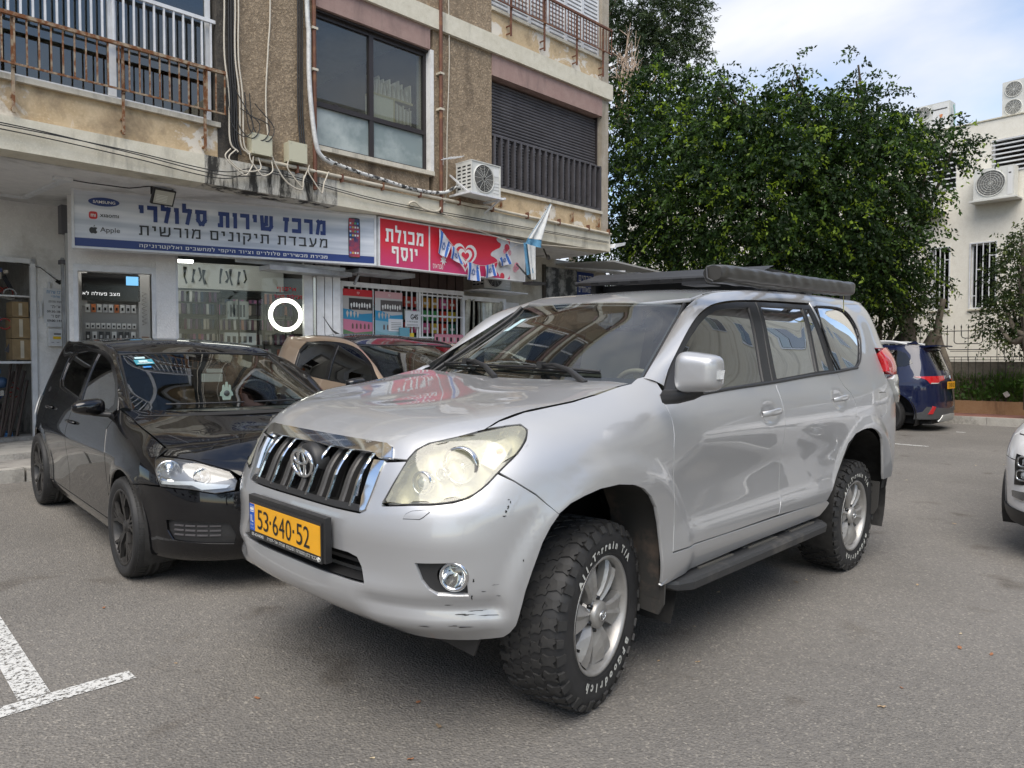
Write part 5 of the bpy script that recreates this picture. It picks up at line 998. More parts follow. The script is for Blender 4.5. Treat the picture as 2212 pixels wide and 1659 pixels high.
    b = MB(); b.box((-1.10, .60, 1.783), (-.96, .74, 1.800)); b.obj('awning_bracket', M_rack, aw)
    return car
# ---------------------------------------------------------------- shops on the ground floor
def build_shops():
    FLOOR = .42; r_ = np.random.default_rng(21)
    # ---------- rendered walls and floor
    t = fthing('shop_wall', 5, -2.6, FLOOR, 'scuffed white wall between the workshop doorway and the phone shop', 'wall')
    b = MB(); b.box((3.85, -2.85, FLOOR-.2), (4.46, -2.6, 3.44)); fpart(b, 'wall_panel', M_wallw, t); b = MB(); b.box((4.46, -2.85, 2.72), (6.2, -2.6, 3.44)); fpart(b, 'wall_panel', M_wallw, t); b = MB(); b.box((6.2, -2.85, .2), (11, -2.6, 3.44)); fpart(b, 'wall_panel', M_wallw, t)
    b = MB(); b.box((4.46, -2.62, FLOOR), (4.52, -2.56, 2.72)); b.box((4.46, -2.62, 2.66), (6.2, -2.56, 2.72)); fpart(b, 'door_frame', M_wmetal, t)
    b = MB(); b.box((4.30,-2.6,2.36), (4.33,-2.55,2.44)); b.box((4.40,-2.58,1.98), (4.43,-2.55,2.18)); fpart(b, 'latch', M_wmetal, t)
    t = fthing('wall_hole', 4.17, -2.59, 2.4, 'dark broken hole in the white wall above the opening hours', 'hole'); b = MB(); pl = [(4.18+.05*math.cos(a)*r_.uniform(.6,1.2), 2.45+.035*math.sin(a)*r_.uniform(.6,1.2)) for a in np.linspace(0,6.28,14)[:-1]]; b.add([(x,-2.596,z) for x, z in pl], [tuple(range(13))]); b.tube([(4.2,-2.58,2.46),(4.4,-2.58,2.62),(4.9,-2.57,2.70)], .006, 5); fpart(b, 'broken_edge', M_blackm, t)
    t = fthing('conduit', 4.0, -2.0, .5, 'grey vertical conduit at the left edge of the phone shop', 'pipe'); b = MB(); b.box((4.20,-2.02,FLOOR), (4.26,-1.94,3.0)); b.box((4.28,-2.02,FLOOR), (4.31,-1.97,2.7)); fpart(b, 'conduit_body', mat('galvanised', (.35,.36,.37), .5, .4, var=.3, vscale=5), t); b = MB(); b.box((4.18,-2.05,2.62), (4.33,-1.93,2.67)); b.box((4.18,-2.05,3.0), (4.32,-1.9,3.35)); fpart(b, 'box', mat('box grey dark', (.10,.10,.11), .6), t)
    # ---------- workshop (left doorway)
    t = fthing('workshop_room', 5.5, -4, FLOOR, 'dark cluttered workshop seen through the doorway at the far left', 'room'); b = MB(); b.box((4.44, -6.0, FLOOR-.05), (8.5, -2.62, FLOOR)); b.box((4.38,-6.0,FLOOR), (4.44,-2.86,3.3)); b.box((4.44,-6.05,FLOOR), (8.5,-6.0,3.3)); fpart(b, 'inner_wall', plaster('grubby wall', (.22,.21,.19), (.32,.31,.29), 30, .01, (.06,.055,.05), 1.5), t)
    def crate(lab, x, w, z, sx, sw, sz, m, name='cardboard_box', cat='box', grp='boxes stacked in the workshop'):
        o = fthing(name, x, w, z, lab, cat, grp); b = MB(); b.box((x-sx/2, w-sw/2, z), (x+sx/2, w+sw/2, z+sz)); b.box((x-.02, w+sw/2, z+.02), (x+.02, w+sw/2+.002, z+sz-.02), 1); fpart(b, 'carton', [m, M_pvc], o); return o
    MC = mat('cardboard', (.30,.215,.115), .85, var=.2, vscale=6)
    crate('upper cardboard box beside the workshop doorway', 4.58, -3.0, 1.98, .18, .34, .20, MC); crate('middle cardboard box beside the workshop doorway', 4.58, -3.0, 1.70, .20, .36, .27, MC); crate('lower cardboard box beside the workshop doorway', 4.57, -3.0, 1.42, .22, .36, .27, MC)
    sh = fthing('workshop_shelf', 4.8, -3.2, 1.38, 'shelf carrying the cardboard boxes in the workshop', 'shelf'); b = MB(); b.box((4.46, -3.3, 1.37), (5.6, -2.8, 1.40)); b.box((4.46, -3.3, 2.24), (6, -2.8, 2.26)); fpart(b, 'shelf_board', M_wmetal, sh)
    for i in range(60):
        x = r_.uniform(4.55, 5.5); z = r_.choice([r_.uniform(1.45, 1.95), r_.uniform(2.28, 2.62), r_.uniform(.45, 1.0), r_.uniform(1.0, 1.3)]); w = r_.uniform(-3.4, -2.9); L = r_.uniform(.08, .3); a = r_.uniform(0, 3.1)
        o = fthing('scrap_piece', x, w, z, '%s %s among the workshop clutter' % (['silver','black','cream','red','blue','grey'][i % 6], ['hoop of cable','bar','block'][i % 3]), 'scrap', 'workshop clutter'); b = MB()
        if i % 3 == 0: b.tube([(x+.07*math.cos(q), w+.02*q/6, z+.07*math.sin(q)) for q in np.linspace(0, 5.5, 12)], .009, 5)
        elif i % 3 == 1: b.bar((x, w, z), (x+L*math.cos(a), w+.05, z+L*math.sin(a)), .022, .05)
        else: b.box((x, w, z), (x+L*.5, w+.08, z+L*.5))
        fpart(b, 'piece', mat('scrap %d' % (i % 6), [(.45,.45,.45),(.05,.05,.06),(.5,.45,.38),(.35,.05,.04),(.08,.12,.3),(.28,.28,.27)][i % 6], .6), o)
    o = fthing('drill_press', 5.0, -2.95, FLOOR, 'blue and green steel work stand inside the workshop doorway', 'machine'); b = MB(); b.box((4.83,-3.1,FLOOR), (4.89,-3.0,1.30)); b.box((5.25,-3.1,FLOOR), (5.31,-3.0,1.30)); b.box((4.80,-3.15,1.24), (5.5,-2.9,1.30)); b.box((4.7,-3.2,FLOOR), (5.6,-2.8,FLOOR+.05)); fpart(b, 'stand', mat('machine blue', (.03,.14,.33), .5, var=.3, vscale=10), o); b = MB(); b.box((4.95,-3.1,.95), (5.5,-2.92,1.24)); b.box((4.9,-3.1,1.30), (5.5,-2.9,1.42)); fpart(b, 'cabinet', mat('machine green', (.02,.10,.06), .5, var=.3, vscale=10), o)
    b = MB(); b.lathe([(0,-.06),(.07,-.05),(.075,.05),(.03,.08),(0,.08)], 18, c=(4.78,-3.0,1.12)); fpart(b, 'motor', mat('motor blue', (.04,.08,.15), .5), o)
    for i in range(7):
        x = 4.54+.03*i; o = fthing('metal_rod', x, -2.9, FLOOR, 'leaning steel profile, %s from the door frame in the workshop' % ['first','second','third','fourth','fifth','sixth','seventh'][i], 'rod', 'leaning steel profiles'); b = MB(); b.bar((x+.12+.05*(i % 3), -2.78, FLOOR), (x-.05, -2.95, 1.15+.12*(i % 4)), .02, .03); fpart(b, 'bar', mat('steel brown', (.09,.07,.06), .6, .3), o)
    # ---------- phone shop: front line from A to Bq
    A = np.array([4.5, -1.75]); Bq = np.array([.75, -.55]); L = float(np.linalg.norm(Bq-A)); sg = board('shop_facade', A, Bq, 0.0, 'white shop front of the phone shop with doorway and large window', 'shop front')
    def bx(name, m, *boxes, parent=sg): b = MB(); [b.box(lo, hi) for lo, hi in boxes]; return b.obj(name, m, parent)
    bx('wall_panel', M_wallw, ((.20, FLOOR-.2, -.2), (.25, 3.44, 0)), ((.25, 2.60, -.2), (1.17, 3.44, 0)), ((1.17, FLOOR-.2, -.2), (1.40, 3.44, .03)), ((1.40, 2.85, -.2), (3.10, 3.44, 0)), ((1.40, FLOOR-.2, -.15), (3.1, .75, 0)))
    bx('door_frame', M_wmetal, ((.25, FLOOR, -.12), (.30, 2.52, .02)), ((1.12, FLOOR, -.12), (1.17, 2.52, .02)), ((.25, 2.52, -.12), (1.17, 2.60, .02)))
    bx('door_handle', M_wmetal, ((1.135, 1.75, .02), (1.155, 2.0, .05)))
    bx('window_frame', M_wmetal, ((1.40, .75, -.06), (1.43, 2.85, .02)), ((3.04, .75, -.08), (3.16, 2.85, .04)), ((1.43, .75, -.06), (3.04, .80, .02)))
    bx('post', mat('chrome post', (.5,.5,.5), .2, .8), ((3.165, .4, -.06), (3.20, 2.9, .05)))
    g = bx('shop_window', glassmat('shop glass', (.86,.88,.86), refl=.35), ((1.43, .80, -.02), (3.04, 2.85, -.014)))
    for k in range(3): bx('rib_panel', M_wmetal, ((3.22+k*.115, .3, -.04), (3.325+k*.115, 2.85, .02)))
    # interior
    rm = board('phone_shop_room', A, Bq, 0., 'bright phone shop interior lined with accessory racks', 'room')
    MW = mat('shop wall white', (.42,.42,.41), .7); MG = mat('slat wall', (.30,.30,.29), .7)
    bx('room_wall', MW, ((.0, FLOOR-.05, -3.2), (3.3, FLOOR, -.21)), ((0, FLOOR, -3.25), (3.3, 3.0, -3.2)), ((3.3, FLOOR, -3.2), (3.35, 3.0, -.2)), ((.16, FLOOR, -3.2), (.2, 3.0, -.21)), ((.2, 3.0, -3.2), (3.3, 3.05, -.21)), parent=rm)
    bx('display_wall', MG, ((.30, .5, -.95), (.98, 2.15, -.90)), parent=rm)
    # diagonal rack wall behind the window runs from near-left to far-right
    for i in range(14): z = .62+i*.13; b = MB(); b.box((1.45, z, -1.30), (3.25, z+.12, -1.27)); b.obj('slat', MG, rm)
    bx('poster_strip', mat('poster pale', (.50,.51,.50), .6), ((1.45, 2.47, -1.27), (3.0, 2.85, -1.255)), parent=rm)
    for i in range(9):
        x = 1.62+i*.085+(.12 if i > 3 else 0); b = MB(); s_ = .055 if i < 4 else .04; b.tube([(x, 2.54+.02*(i%3), -1.25), (x+.03*((i*7)%3-1), 2.64, -1.25), (x+.02*((i*5)%3-1), 2.78-.03*(i%2), -1.25)], .01, 6, rs=[.022 if i%2 else .012, .010, .024-.005*(i%3)]); b.obj('poster_gadget', M_blackm, rm)
    # lit tube, two added lights kept out of view, ring light
    lt = board('ceiling_tube_light', A, Bq, 0., 'lit fluorescent tube on the phone shop ceiling', 'light', None); bx('tube', mat('lit tube', (1,1,1), .5, emit=(1,.98,.93), es=3.), ((1.46, 2.80, -.95), (1.68, 2.83, -.80)), parent=lt)
    lt.name = 'ceiling_tube_light'
    for (x, z) in ((.5, -.7), (1.9, -.75)):
        l = board('added_shop_light', A, Bq, 0., 'ceiling light inside the phone shop %s' % ('above the doorway' if x < 1 else 'behind the large window'), 'light'); bx('tube', MATS['lit tube'], ((x, 2.95, z), (x+.7, 2.98, z+.18)), parent=l)  # added light sources for the interior, set out of sight above the openings
    rl = board('ring_light', A, Bq, 0., 'glowing round ring light on a stand in the phone shop window', 'ring light'); cx_, cz_ = 2.82, 2.05
    b = MB(); P = [[(cx_+(.208+.029*math.cos(q))*math.cos(t), cz_+(.208+.029*math.cos(q))*math.sin(t), -.14+.012*math.sin(q)) for q in np.linspace(0, 6.2832, 9)] for t in np.linspace(0, 6.2832, 49)]; b.grid(P); b.obj('glowing_ring', mat('ring glow', (1,1,1), .5, emit=(1,.97,.88), es=2.2), rl)
    bx('stand', M_blackm, ((cx_-.01, .8, -.16), (cx_+.01, 2.05, -.14)), ((cx_-.02, 1.90, -.17), (cx_+.02, 1.99, -.14)), parent=rl)
    # glass cabinet
    cb = board('display_cabinet', A, Bq, 0., 'black framed glass display cabinet in the phone shop window', 'cabinet')
    bx('top_panel', M_blackm, ((1.98, 2.29, -.75), (2.55, 2.36, -.25)), parent=cb)
    for x, z in ((1.985, -.745), (2.525, -.745), (2.20, -.27), (2.535, -.27)): bx('frame_post', M_blackm, ((x, .8, z), (x+.018, 2.3, z+.018)), parent=cb)
    for z in (1.98, 1.62, 1.3): bx('glass_shelf', mat('shelf glass', (.3,.35,.34), .1), ((2.0, z, -.73), (2.54, z+.006, -.27)), parent=cb)
    for lab, (x0, z0, x1, z1), c in (('white boxed drone set on the upper cabinet shelf', (2.08, 1.99, 2.36, 2.24), (.55,.55,.52)), ('long white boxed set on the middle cabinet shelf', (2.04, 1.63, 2.46, 1.80), (.6,.6,.58)), ('white carton on the lower cabinet shelf', (2.05, 1.31, 2.5, 1.5), (.5,.5,.5))):
        o = board('boxed_product', A, Bq, 0., lab, 'box'); bx('carton', mat('carton '+lab[:9], c, .5), ((x0, z0, -.55), (x1, z1, -.40)), parent=o); 
        for j in range(5): bx('printed_picture', mat('print dark', (.06,.06,.07), .5), ((x0+.03+j*(x1-x0-.06)/5, z0+.03, -.3995), (x0+.03+(j+.6)*(x1-x0-.06)/5, z1-.05, -.398)), parent=o)
    # hanging goods: one mesh per kind, many things
    cols = [(.03,.025,.05),(.06,.03,.09),(.02,.02,.02),(.35,.14,.10),(.10,.05,.12),(.25,.25,.26),(.03,.05,.10),(.45,.40,.36),(.10,.02,.06),(.55,.55,.55),(.05,.08,.06),(.30,.10,.22)]
    cm = []; cn_ = ['dark violet','purple','black','salmon','plum','grey','navy','beige','maroon','pale grey','dark green','pink']
    for i, c in enumerate(cols): b = MB(); b.box((-.018, -.15, -.045), (.018, .0, .0)); b.box((-.010, -.13, 0), (.010, -.10, .001)); b.box((-.002, -.004, -.05), (.002, .004, .03)); cm.append(b.me('phone_case', mat('case %d' % i, c, .35)))
    rows = [(2.42, 46, 0, 'purple and black'), (2.24, 46, 1, ''), (2.02, 46, 0, ''), (1.80, 46, 0, ''), (1.58, 40, 0, '')]
    names = ['top', 'second', 'third', 'fourth', 'lowest']
    for ri, (z, n, st, _) in enumerate(rows):
        for k in range(n):
            if r_.uniform() < .06: continue
            x = 1.48+k*(1.72/n); ci = int(r_.choice([0,1,2,4,6,8,3,5,0,2,1,7,9,11])); o = bpy.data.objects.new('phone_case', cm[ci]); COL.objects.link(o)
            o.matrix_local = sg.matrix_basis @ Matrix.Translation((x, z, -1.17+r_.uniform(-.02,.02))) @ Matrix.Rotation(r_.uniform(-.05,.05), 4, 'Z'); tag(o, '%s phone case hanging in the %s row of the rack behind the window' % (cn_[ci], names[ri]), 'phone case', 'phone cases hanging in the %s row' % names[ri])
        hb = board('rack_rail', A, Bq, 0., 'metal hook rail of the %s phone case row' % names[ri], 'rail', 'rack rails'); bx('rail', MG, ((1.46, z+.006, -1.27), (3.25, z+.02, -1.235)), parent=hb)
    hang = [(2.06, [(.60,.60,.58),(.5,.14,.03),(.6,.6,.6),(.45,.45,.45)], 9, .060, .11), (1.84, [(.62,.62,.60)], 10, .052, .075), (1.68, [(.02,.02,.02),(.6,.6,.58),(.02,.02,.03)], 8, .06, .12), (1.45, [(.55,.55,.55),(.05,.25,.3),(.5,.15,.05)], 10, .05, .1)]
    for ri, (z, cc, n, w_, h_) in enumerate(hang):
        for k in range(n):
            c = cc[k % len(cc)]; x = .34+k*.62/n; o = board('blister_pack', A, Bq, 0., 'small accessory pack hanging in the %s row seen through the shop door' % names[ri], 'accessory pack', 'accessory packs in the %s row' % names[ri]); o.matrix_local = o.matrix_basis @ Matrix.Translation((x, z, -.86))
            bx('card', mat('pack %.2f' % c[0], c, .4), ((0, 0, 0), (w_*.9, h_, .02)), parent=o); bx('product', M_blackm if c[0] > .3 else MW, ((w_*.25, h_*.25, .02), (w_*.65, h_*.6, .035)), parent=o)
    tv = board('television', A, Bq, 0., 'black television with Hebrew text hanging above the shop door racks', 'television'); bx('screen', M_gloss, ((.30, 2.22, -.90), (1.0, 2.58, -.86)), parent=tv); T2(tv, 'screen_text', 'מצב פעולה לא', mat('screen grey', (.4,.4,.4), .5, emit=(.5,.5,.5), es=.8), .31, 2.29, .44, .05, -.857, rtl=True); bx('picture_inset', mat('screen blue', (.1,.25,.45), .3, emit=(.15,.4,.65), es=.5), ((.83, 2.44, -.858), (.98, 2.56, -.855)), parent=tv)
    cr = board('wall_rack', A, Bq, 0., 'small wire card rack on the white wall inside the shop door', 'rack'); bx('side_wall', MW, ((.98, .45, -.9), (1.12, 2.6, -.86)), parent=cr); b = MB(); [b.tube([(1.02, z, -.83), (1.08, z+.03, -.82), (1.02, z+.05, -.83)], .003, 4) for z in np.linspace(1.9, 2.3, 8)]; b.obj('wires', M_disc, cr)
    pf = board('picture_frame', A, Bq, 0., 'small brown wooden frame on the wall inside the shop door', 'picture frame'); bx('frame', mat('brown wood', (.22,.11,.05), .6), ((1.01, 1.64, -.86), (1.10, 1.74, -.84)), parent=pf)
    # red window lettering
    rt = board('window_lettering', A, Bq, 0., 'red Hebrew lettering stuck on the shop window above the ring light', 'lettering'); MR = mat('letter red', (.55,.01,.02), .5); T2(rt, 'letters', 'איסוף', MR, 2.68, 2.36, .26, .07, -.005, rtl=True, bold=.02); T2(rt, 'letters', 'חבילות דואר', MR, 2.64, 2.27, .38, .065, -.005, rtl=True, bold=.02)
    # opening hours, mailbox on the left wall
    hp = board('opening_hours_poster', (4.37, -2.59), (4.10, -2.59), 0., 'white opening hours poster on the white wall', 'poster'); bx('sheet', mat('paper white', (.66,.67,.68), .5), ((0, 1.90, 0), (.27, 2.36, .004)), parent=hp)
    MBl = mat('print blue', (.03,.22,.45), .5); MBk = mat('print black', (.03,.03,.03), .5); MNv = mat('navy', (.02,.045,.19), .45)
    for s, m, y, h, w_, rt_ in (('מרכז שירות', MBl, 2.29, .04, .20, 1), ('סלולרי', MBl, 2.235, .035, .10, 1), ('שעות פתיחה', MBk, 2.17, .028, .16, 1), ("א'-ה'", MBk, 2.10, .038, .11, 1), ('09:30-18:30', MBk, 2.04, .03, .20, 0), ("יום ו'", MBk, 1.975, .038, .10, 1), ('09:00-14:00', MBk, 1.92, .03, .20, 0)): T2(hp, 'printed_line', s, m, .135-w_/2, y, w_, h, .006, rtl=bool(rt_), bold=.015)
    mb = board('letterbox', (4.34, -2.59), (4.12, -2.59), 0., 'white metal letterbox with a yellow sticker below the opening hours', 'letterbox'); bx('box_body', M_wmetal, ((0, 1.60, 0), (.20, 1.82, .08)), ((0, 1.85, 0), (.19, 1.90, .03)), parent=mb); bx('door', mat('mailbox door', (.6,.61,.62), .4), ((.015, 1.615, .08), (.185, 1.775, .087)), parent=mb); bx('slot', M_blackm, ((.06, 1.75, .0871), (.14, 1.765, .09)), ((.03,1.645,.087), (.06,1.65,.09)), ((.09,1.645,.087), (.12,1.65,.09)), parent=mb); bx('sticker', mat('sticker yellow', (.75,.5,.02), .5), ((.05, 1.69, .087), (.14, 1.725, .09)), parent=mb)
    # ---------- sign of the phone shop
    A1, B1 = (4.37, -1.25), (.88, -.10); s1 = board('phone_shop_sign', A1, B1, 0., 'long blue and silver phone repair sign in Hebrew with three brand logos', 'sign'); LS = float(np.hypot(A1[0]-B1[0], A1[1]-B1[1]))
    bx('sign_frame', M_wmetal, ((-.01, 2.74, -.16), (LS, 2.765, .015)), ((-.01, 3.42, -.16), (LS, 3.445, .015)), ((-.01, 2.765, -.16), (.02, 3.42, .015)), ((LS-.03, 2.765, -.16), (LS, 3.42, .015)), parent=s1)
    ms = mat('sign silver', (.6,.6,.6), .35); nt = ms.node_tree; N = nt.nodes; Lk = nt.links; tc = N.new('ShaderNodeTexCoord'); mp = N.new('ShaderNodeMapping'); mp.inputs['Scale'].default_value = (.45, 5.5, 1); nz = N.new('ShaderNodeTexNoise'); nz.inputs['Scale'].default_value = 1.4; nz.inputs['Detail'].default_value = 2; Lk.new(tc.outputs['Object'], mp.inputs[0]); Lk.new(mp.outputs[0], nz.inputs['Vector']); rp = ramp(nt, [(.35, (.46,.50,.56)), (.65, (.76,.78,.82))]); Lk.new(nz.outputs['Fac'], rp.inputs[0]); Lk.new(rp.outputs[0], N['Principled BSDF'].inputs['Base Color'])
    face = bx('sign_face', ms, ((.02, 2.865, -.14), (LS-.03, 3.42, 0)), parent=s1); bx('blue_band', MNv, ((.02, 2.765, -.14), (LS-.03, 2.865, .001)), parent=s1)
    T2(s1, 'sign_lettering', 'מרכז שירות סלולרי', MNv, .70, 3.10, 2.27, .27, .006, rtl=True, bold=.05); T2(s1, 'sign_lettering', 'מעבדת תיקונים מורשית', MBk, .70, 2.91, 2.29, .155, .006, rtl=True, bold=.012, spacing=1.25); T2(s1, 'sign_lettering', 'מכירת מכשירים סלולרים וציוד היקפי למחשבים ואלקטרוניקה', M_white, .70, 2.785, 2.29, .06, .006, rtl=True, bold=.02)
    b = MB(); disc(b, .33, 3.305, .165, .052, .002, .004); lo = b.obj('logo_oval', MNv, s1); T2(s1, 'logo_text', 'SΛMSUNG', M_white, .215, 3.285, .235, .036, .006, bold=.02)
    b = MB(); b.prism([(.215+.045*c*(abs(c)**-.45 if abs(c) > 1e-3 else 0), 3.14+.045*s*(abs(s)**-.45 if abs(s) > 1e-3 else 0)) for c, s in ((math.cos(q), math.sin(q)) for q in np.linspace(0, 6.28, 29)[:-1])], .002, .004); b.obj('logo_square', mat('logo red', (.6,.03,.03), .5), s1); T2(s1, 'logo_text', 'mı', M_white, .19, 3.122, .052, .034, .006, bold=.03); T2(s1, 'logo_text', 'xıaomı', MBk, .285, 3.125, .20, .035, .006, bold=.01)
    b = MB(); ap = [(0,.42),(.18,.50),(.42,.48),(.55,.33),(.42,.20),(.36,.0),(.42,-.18),(.56,-.28),(.44,-.52),(.28,-.64),(.12,-.58),(0,-.55),(-.12,-.58),(-.28,-.64),(-.46,-.48),(-.58,-.2),(-.58,.12),(-.46,.38),(-.26,.5),(-.1,.46)]; b.prism([(.215+.075*x, 2.965+.068*y) for x, y in chaikin(np.array(ap), 1)], .002, .004); b.prism([(.215+.075*x, 2.965+.068*y) for x, y in ((.02,.55),(.05,.75),(.22,.9),(.2,.68))], .002, .004); b.obj('logo_fruit', MBk, s1); T2(s1, 'logo_text', 'Apple', MBk, .285, 2.93, .21, .075, .006)
    x0 = LS-.235-.16; b = MB(); b.prism(chaikin(np.array([(x0, 2.85), (x0+.02, 2.83), (x0+.145, 2.83), (x0+.165, 2.85), (x0+.165, 3.36), (x0+.145, 3.38), (x0+.02, 3.38), (x0, 3.36)]), 1), .003, .010); b.obj('phone_picture', MBk, s1); sc = mat('phone screen', (.03,.04,.12), .3, vcol=(.5,.05,.06), vscale=3, vramp=(.42,.58)); bx('phone_picture', sc, ((x0+.009, 2.845, .0095), (x0+.156, 3.365, .0115)), parent=s1)
    ic = [(.6,.6,.6),(.5,.1,.05),(.1,.4,.15),(.1,.3,.6),(.6,.45,.1),(.7,.7,.7)]
    for i in range(6):
        for j in range(4):
            if i > 3 and j > 1 and i < 5: continue
            z = 3.29-i*.055 if i < 5 else 2.885; bx('app_icon', mat('icon %d' % ((i*3+j) % 6), ic[(i*3+j) % 6], .5), ((x0+.018+j*.034, z, .0116), (x0+.040+j*.034, z+.025, .0125)), parent=s1)
    # floodlight
    fl_ = fthing('floodlight', 3.75, -.45, 3.3, 'black LED floodlight hanging in front of the phone shop sign', 'floodlight'); M = Matrix.Translation((3.62, -.45, 3.32)) @ Matrix.Rotation(.10, 4, 'Z') @ Matrix.Rotation(math.radians(-28), 4, 'X')
    b = MB(); b.box((-.13, -.04, -.095), (.13, 0, .095), 0, M); fpart(b, 'housing', M_black, fl_); b = MB(); b.box((-.112, .0, -.078), (.112, .004, .078), 0, M); fpart(b, 'lens', mat('floodlight lens', (.50,.49,.43), .3), fl_)
    for i in range(5): b = MB(); b.box((-.04, .004, -.055+i*.018), (.09, .006, -.048+i*.018), 0, M); fpart(b, 'led_row', mat('led pale', (.75,.75,.68), .4), fl_)
    b = MB(); b.bar((3.50,-.5,3.35), (3.50,-.5,3.45), .02); b.bar((3.74,-.5,3.35), (3.74,-.5,3.45), .02); b.tube([(3.62,-.5,3.42),(3.75,-.5,3.44),(3.95,-.6,3.40),(4.35,-.7,3.41),(4.6,-.8,3.44)], .007, 5); fpart(b, 'bracket', M_black, fl_)
    tr = fthing('cable_trunking', 5, -1.2, 3.41, 'white plastic cable trunking under the soffit at the left', 'trunking'); b = MB(); b.bar((4.55,-.75,3.425), (4.65,-2.2,3.425), .06, .03); b.box((4.5,-.80,3.40), (4.68,-.70,3.44)); b.bar((4.65,-2.2,3.425), (9,-2.4,3.425), .03); fpart(b, 'duct', M_wmetal, tr)
    # ---------- red grocery sign
    s2 = board('grocery_sign', (.86, -.08), (-2.12, -.08), 0., 'faded red grocery sign with Hebrew lettering and a white heart logo', 'sign'); LR = 2.98
    bx('sign_frame', M_wmetal, ((0, 2.735, -.12), (LR, 2.75, .012)), ((0, 3.41, -.12), (LR, 3.43, .012)), ((0, 2.75, -.12), (.025, 3.41, .012)), ((LR-.015, 2.75, -.12), (LR, 3.41, .012)), ((.905, 2.75, -.02), (.925, 3.41, .012)), parent=s2)
    mr = mat('sign red', (.62,.02,.05), .4); nt = mr.node_tree; N = nt.nodes; Lk = nt.links; tc = N.new('ShaderNodeTexCoord'); sx = N.new('ShaderNodeSeparateXYZ'); Lk.new(tc.outputs['Object'], sx.inputs[0]); mm = N.new('ShaderNodeMapRange'); mm.inputs[1].default_value = 2.75; mm.inputs[2].default_value = 3.4; Lk.new(sx.outputs[1], mm.inputs[0]); nz = N.new('ShaderNodeTexNoise'); nz.inputs['Scale'].default_value = 2.5; nz.inputs['Detail'].default_value = 8; Lk.new(tc.outputs['Object'], nz.inputs[0]); ad = N.new('ShaderNodeMath'); ad.operation = 'MULTIPLY_ADD'; ad.inputs[1].default_value = .5; Lk.new(nz.outputs[0], ad.inputs[0]); Lk.new(mm.outputs[0], ad.inputs[2]); rp = ramp(nt, [(.15, (.50,.055,.18)), (.8, (.62,.035,.06)), (1., (.60,.02,.035))]); Lk.new(ad.outputs[0], rp.inputs[0]); Lk.new(rp.outputs[0], N['Principled BSDF'].inputs['Base Color'])
    bx('sign_face', mr, ((.025, 2.75, -.10), (.905, 3.41, 0)), ((.925, 2.75, -.10), (2.62, 3.41, 0)), parent=s2); bx('sign_face', mat('sign white', (.62,.61,.60), .4, var=.15, vscale=4), ((2.62, 2.75, -.10), (LR-.015, 3.41, 0)), parent=s2)
    b = MB(); wv = [(2.30,3.41),(2.33,3.34),(2.42,3.32),(2.40,3.25),(2.32,3.22),(2.20,3.16),(2.17,3.10),(2.26,3.08),(2.34,3.04),(2.33,2.96),(2.28,2.88),(2.36,2.82),(2.40,2.75),(2.65,2.75),(2.65,3.41)]; b.prism(chaikin(np.array(wv), 2), .001, .003); b.obj('white_splash', MATS['sign white'], s2)
    T2(s2, 'sign_lettering', 'מכולת', M_white, .12, 3.09, .68, .25, .006, rtl=True, bold=.03); T2(s2, 'sign_lettering', 'יוסף', M_white, .23, 2.80, .46, .24, .006, rtl=True, bold=.03)
    def heart(cx, cy, s, z, m, name='heart_logo'):
        pts = [(cx+s*16*math.sin(q)**3/17, cy+s*(13*math.cos(q)-5*math.cos(2*q)-2*math.cos(3*q)-math.cos(4*q))/17) for q in np.linspace(0, 6.283, 41)[:-1]]; b = MB(); b.prism(pts, z, z+.0015); b.obj(name, m, s2)
    heart(1.63, 3.04, .26, .001, M_white); heart(1.63, 3.035, .205, .003, mr); heart(1.63, 3.04, .150, .005, M_white); heart(1.63, 3.035, .085, .007, mr)
    T2(s2, 'brand_word', 'שטראוס', M_white, .98, 2.79, .20, .07, .006, rtl=True); b = MB(); b.prism([(1.19+(.085 if k % 2 else .04)*math.cos(k*.393)*.8, 2.93+(.085 if k % 2 else .04)*math.sin(k*.393)) for k in range(16)], .002, .004); b.obj('brand_burst', M_white, s2)
    for (x, y, s_, c) in ((2.55,3.26,.06,(.55,.05,.08)),(2.60,3.19,.05,(.6,.3,.35)),(2.50,3.20,.04,(.65,.2,.25)),(2.78,2.98,.06,(.65,.25,.32)),(2.74,2.93,.05,(.6,.3,.36)),(2.44,2.79,.05,(.6,.05,.08)),(2.40,2.98,.05,(.3,.25,.24))):
        b = MB(); disc(b, x, y, s_, s_*1.1, .004, .006, 14); b.obj('berry_print', mat('berry %.2f%.2f' % (c[0], c[1]), c, .5, var=.3, vscale=30), s2)
    # ---------- bunting: five little flags on a string
    def flag(lab, pts, w=-.02, star=True):
        """pts: four corners viewer TL, TR, BR, BL in facade lx,z"""
        q = [Vector(Fp(x, w, z)) for x, z in pts]; o = empty('paper_flag', q[0], 0, lab, 'flag', 'blue and white flags strung on the red sign')
        def bil(u, v): p = (q[0]*(1-u)+q[1]*u)*(1-v)+(q[3]*(1-u)+q[2]*u)*v; return p+FY*(.018*math.sin(u*5+v*3))-q[0]
        def patch(name, u0, u1, v0, v1, m, off=0., nu=6, nv=6): b = MB(); b.grid([[bil(u, v)+FY*off for v in np.linspace(v0, v1, nv)] for u in np.linspace(u0, u1, nu)]); b.obj(name, m, o)
        MF_ = mat('flag cloth', (.60,.60,.66), .8); MFb = mat('flag cloth blue', (.04,.13,.42), .8); patch('cloth', 0, 1, 0, 1, MF_); patch('stripe', .08, .26, 0, 1, MFb, .003); patch('stripe', .74, .92, 0, 1, MFb, .003)
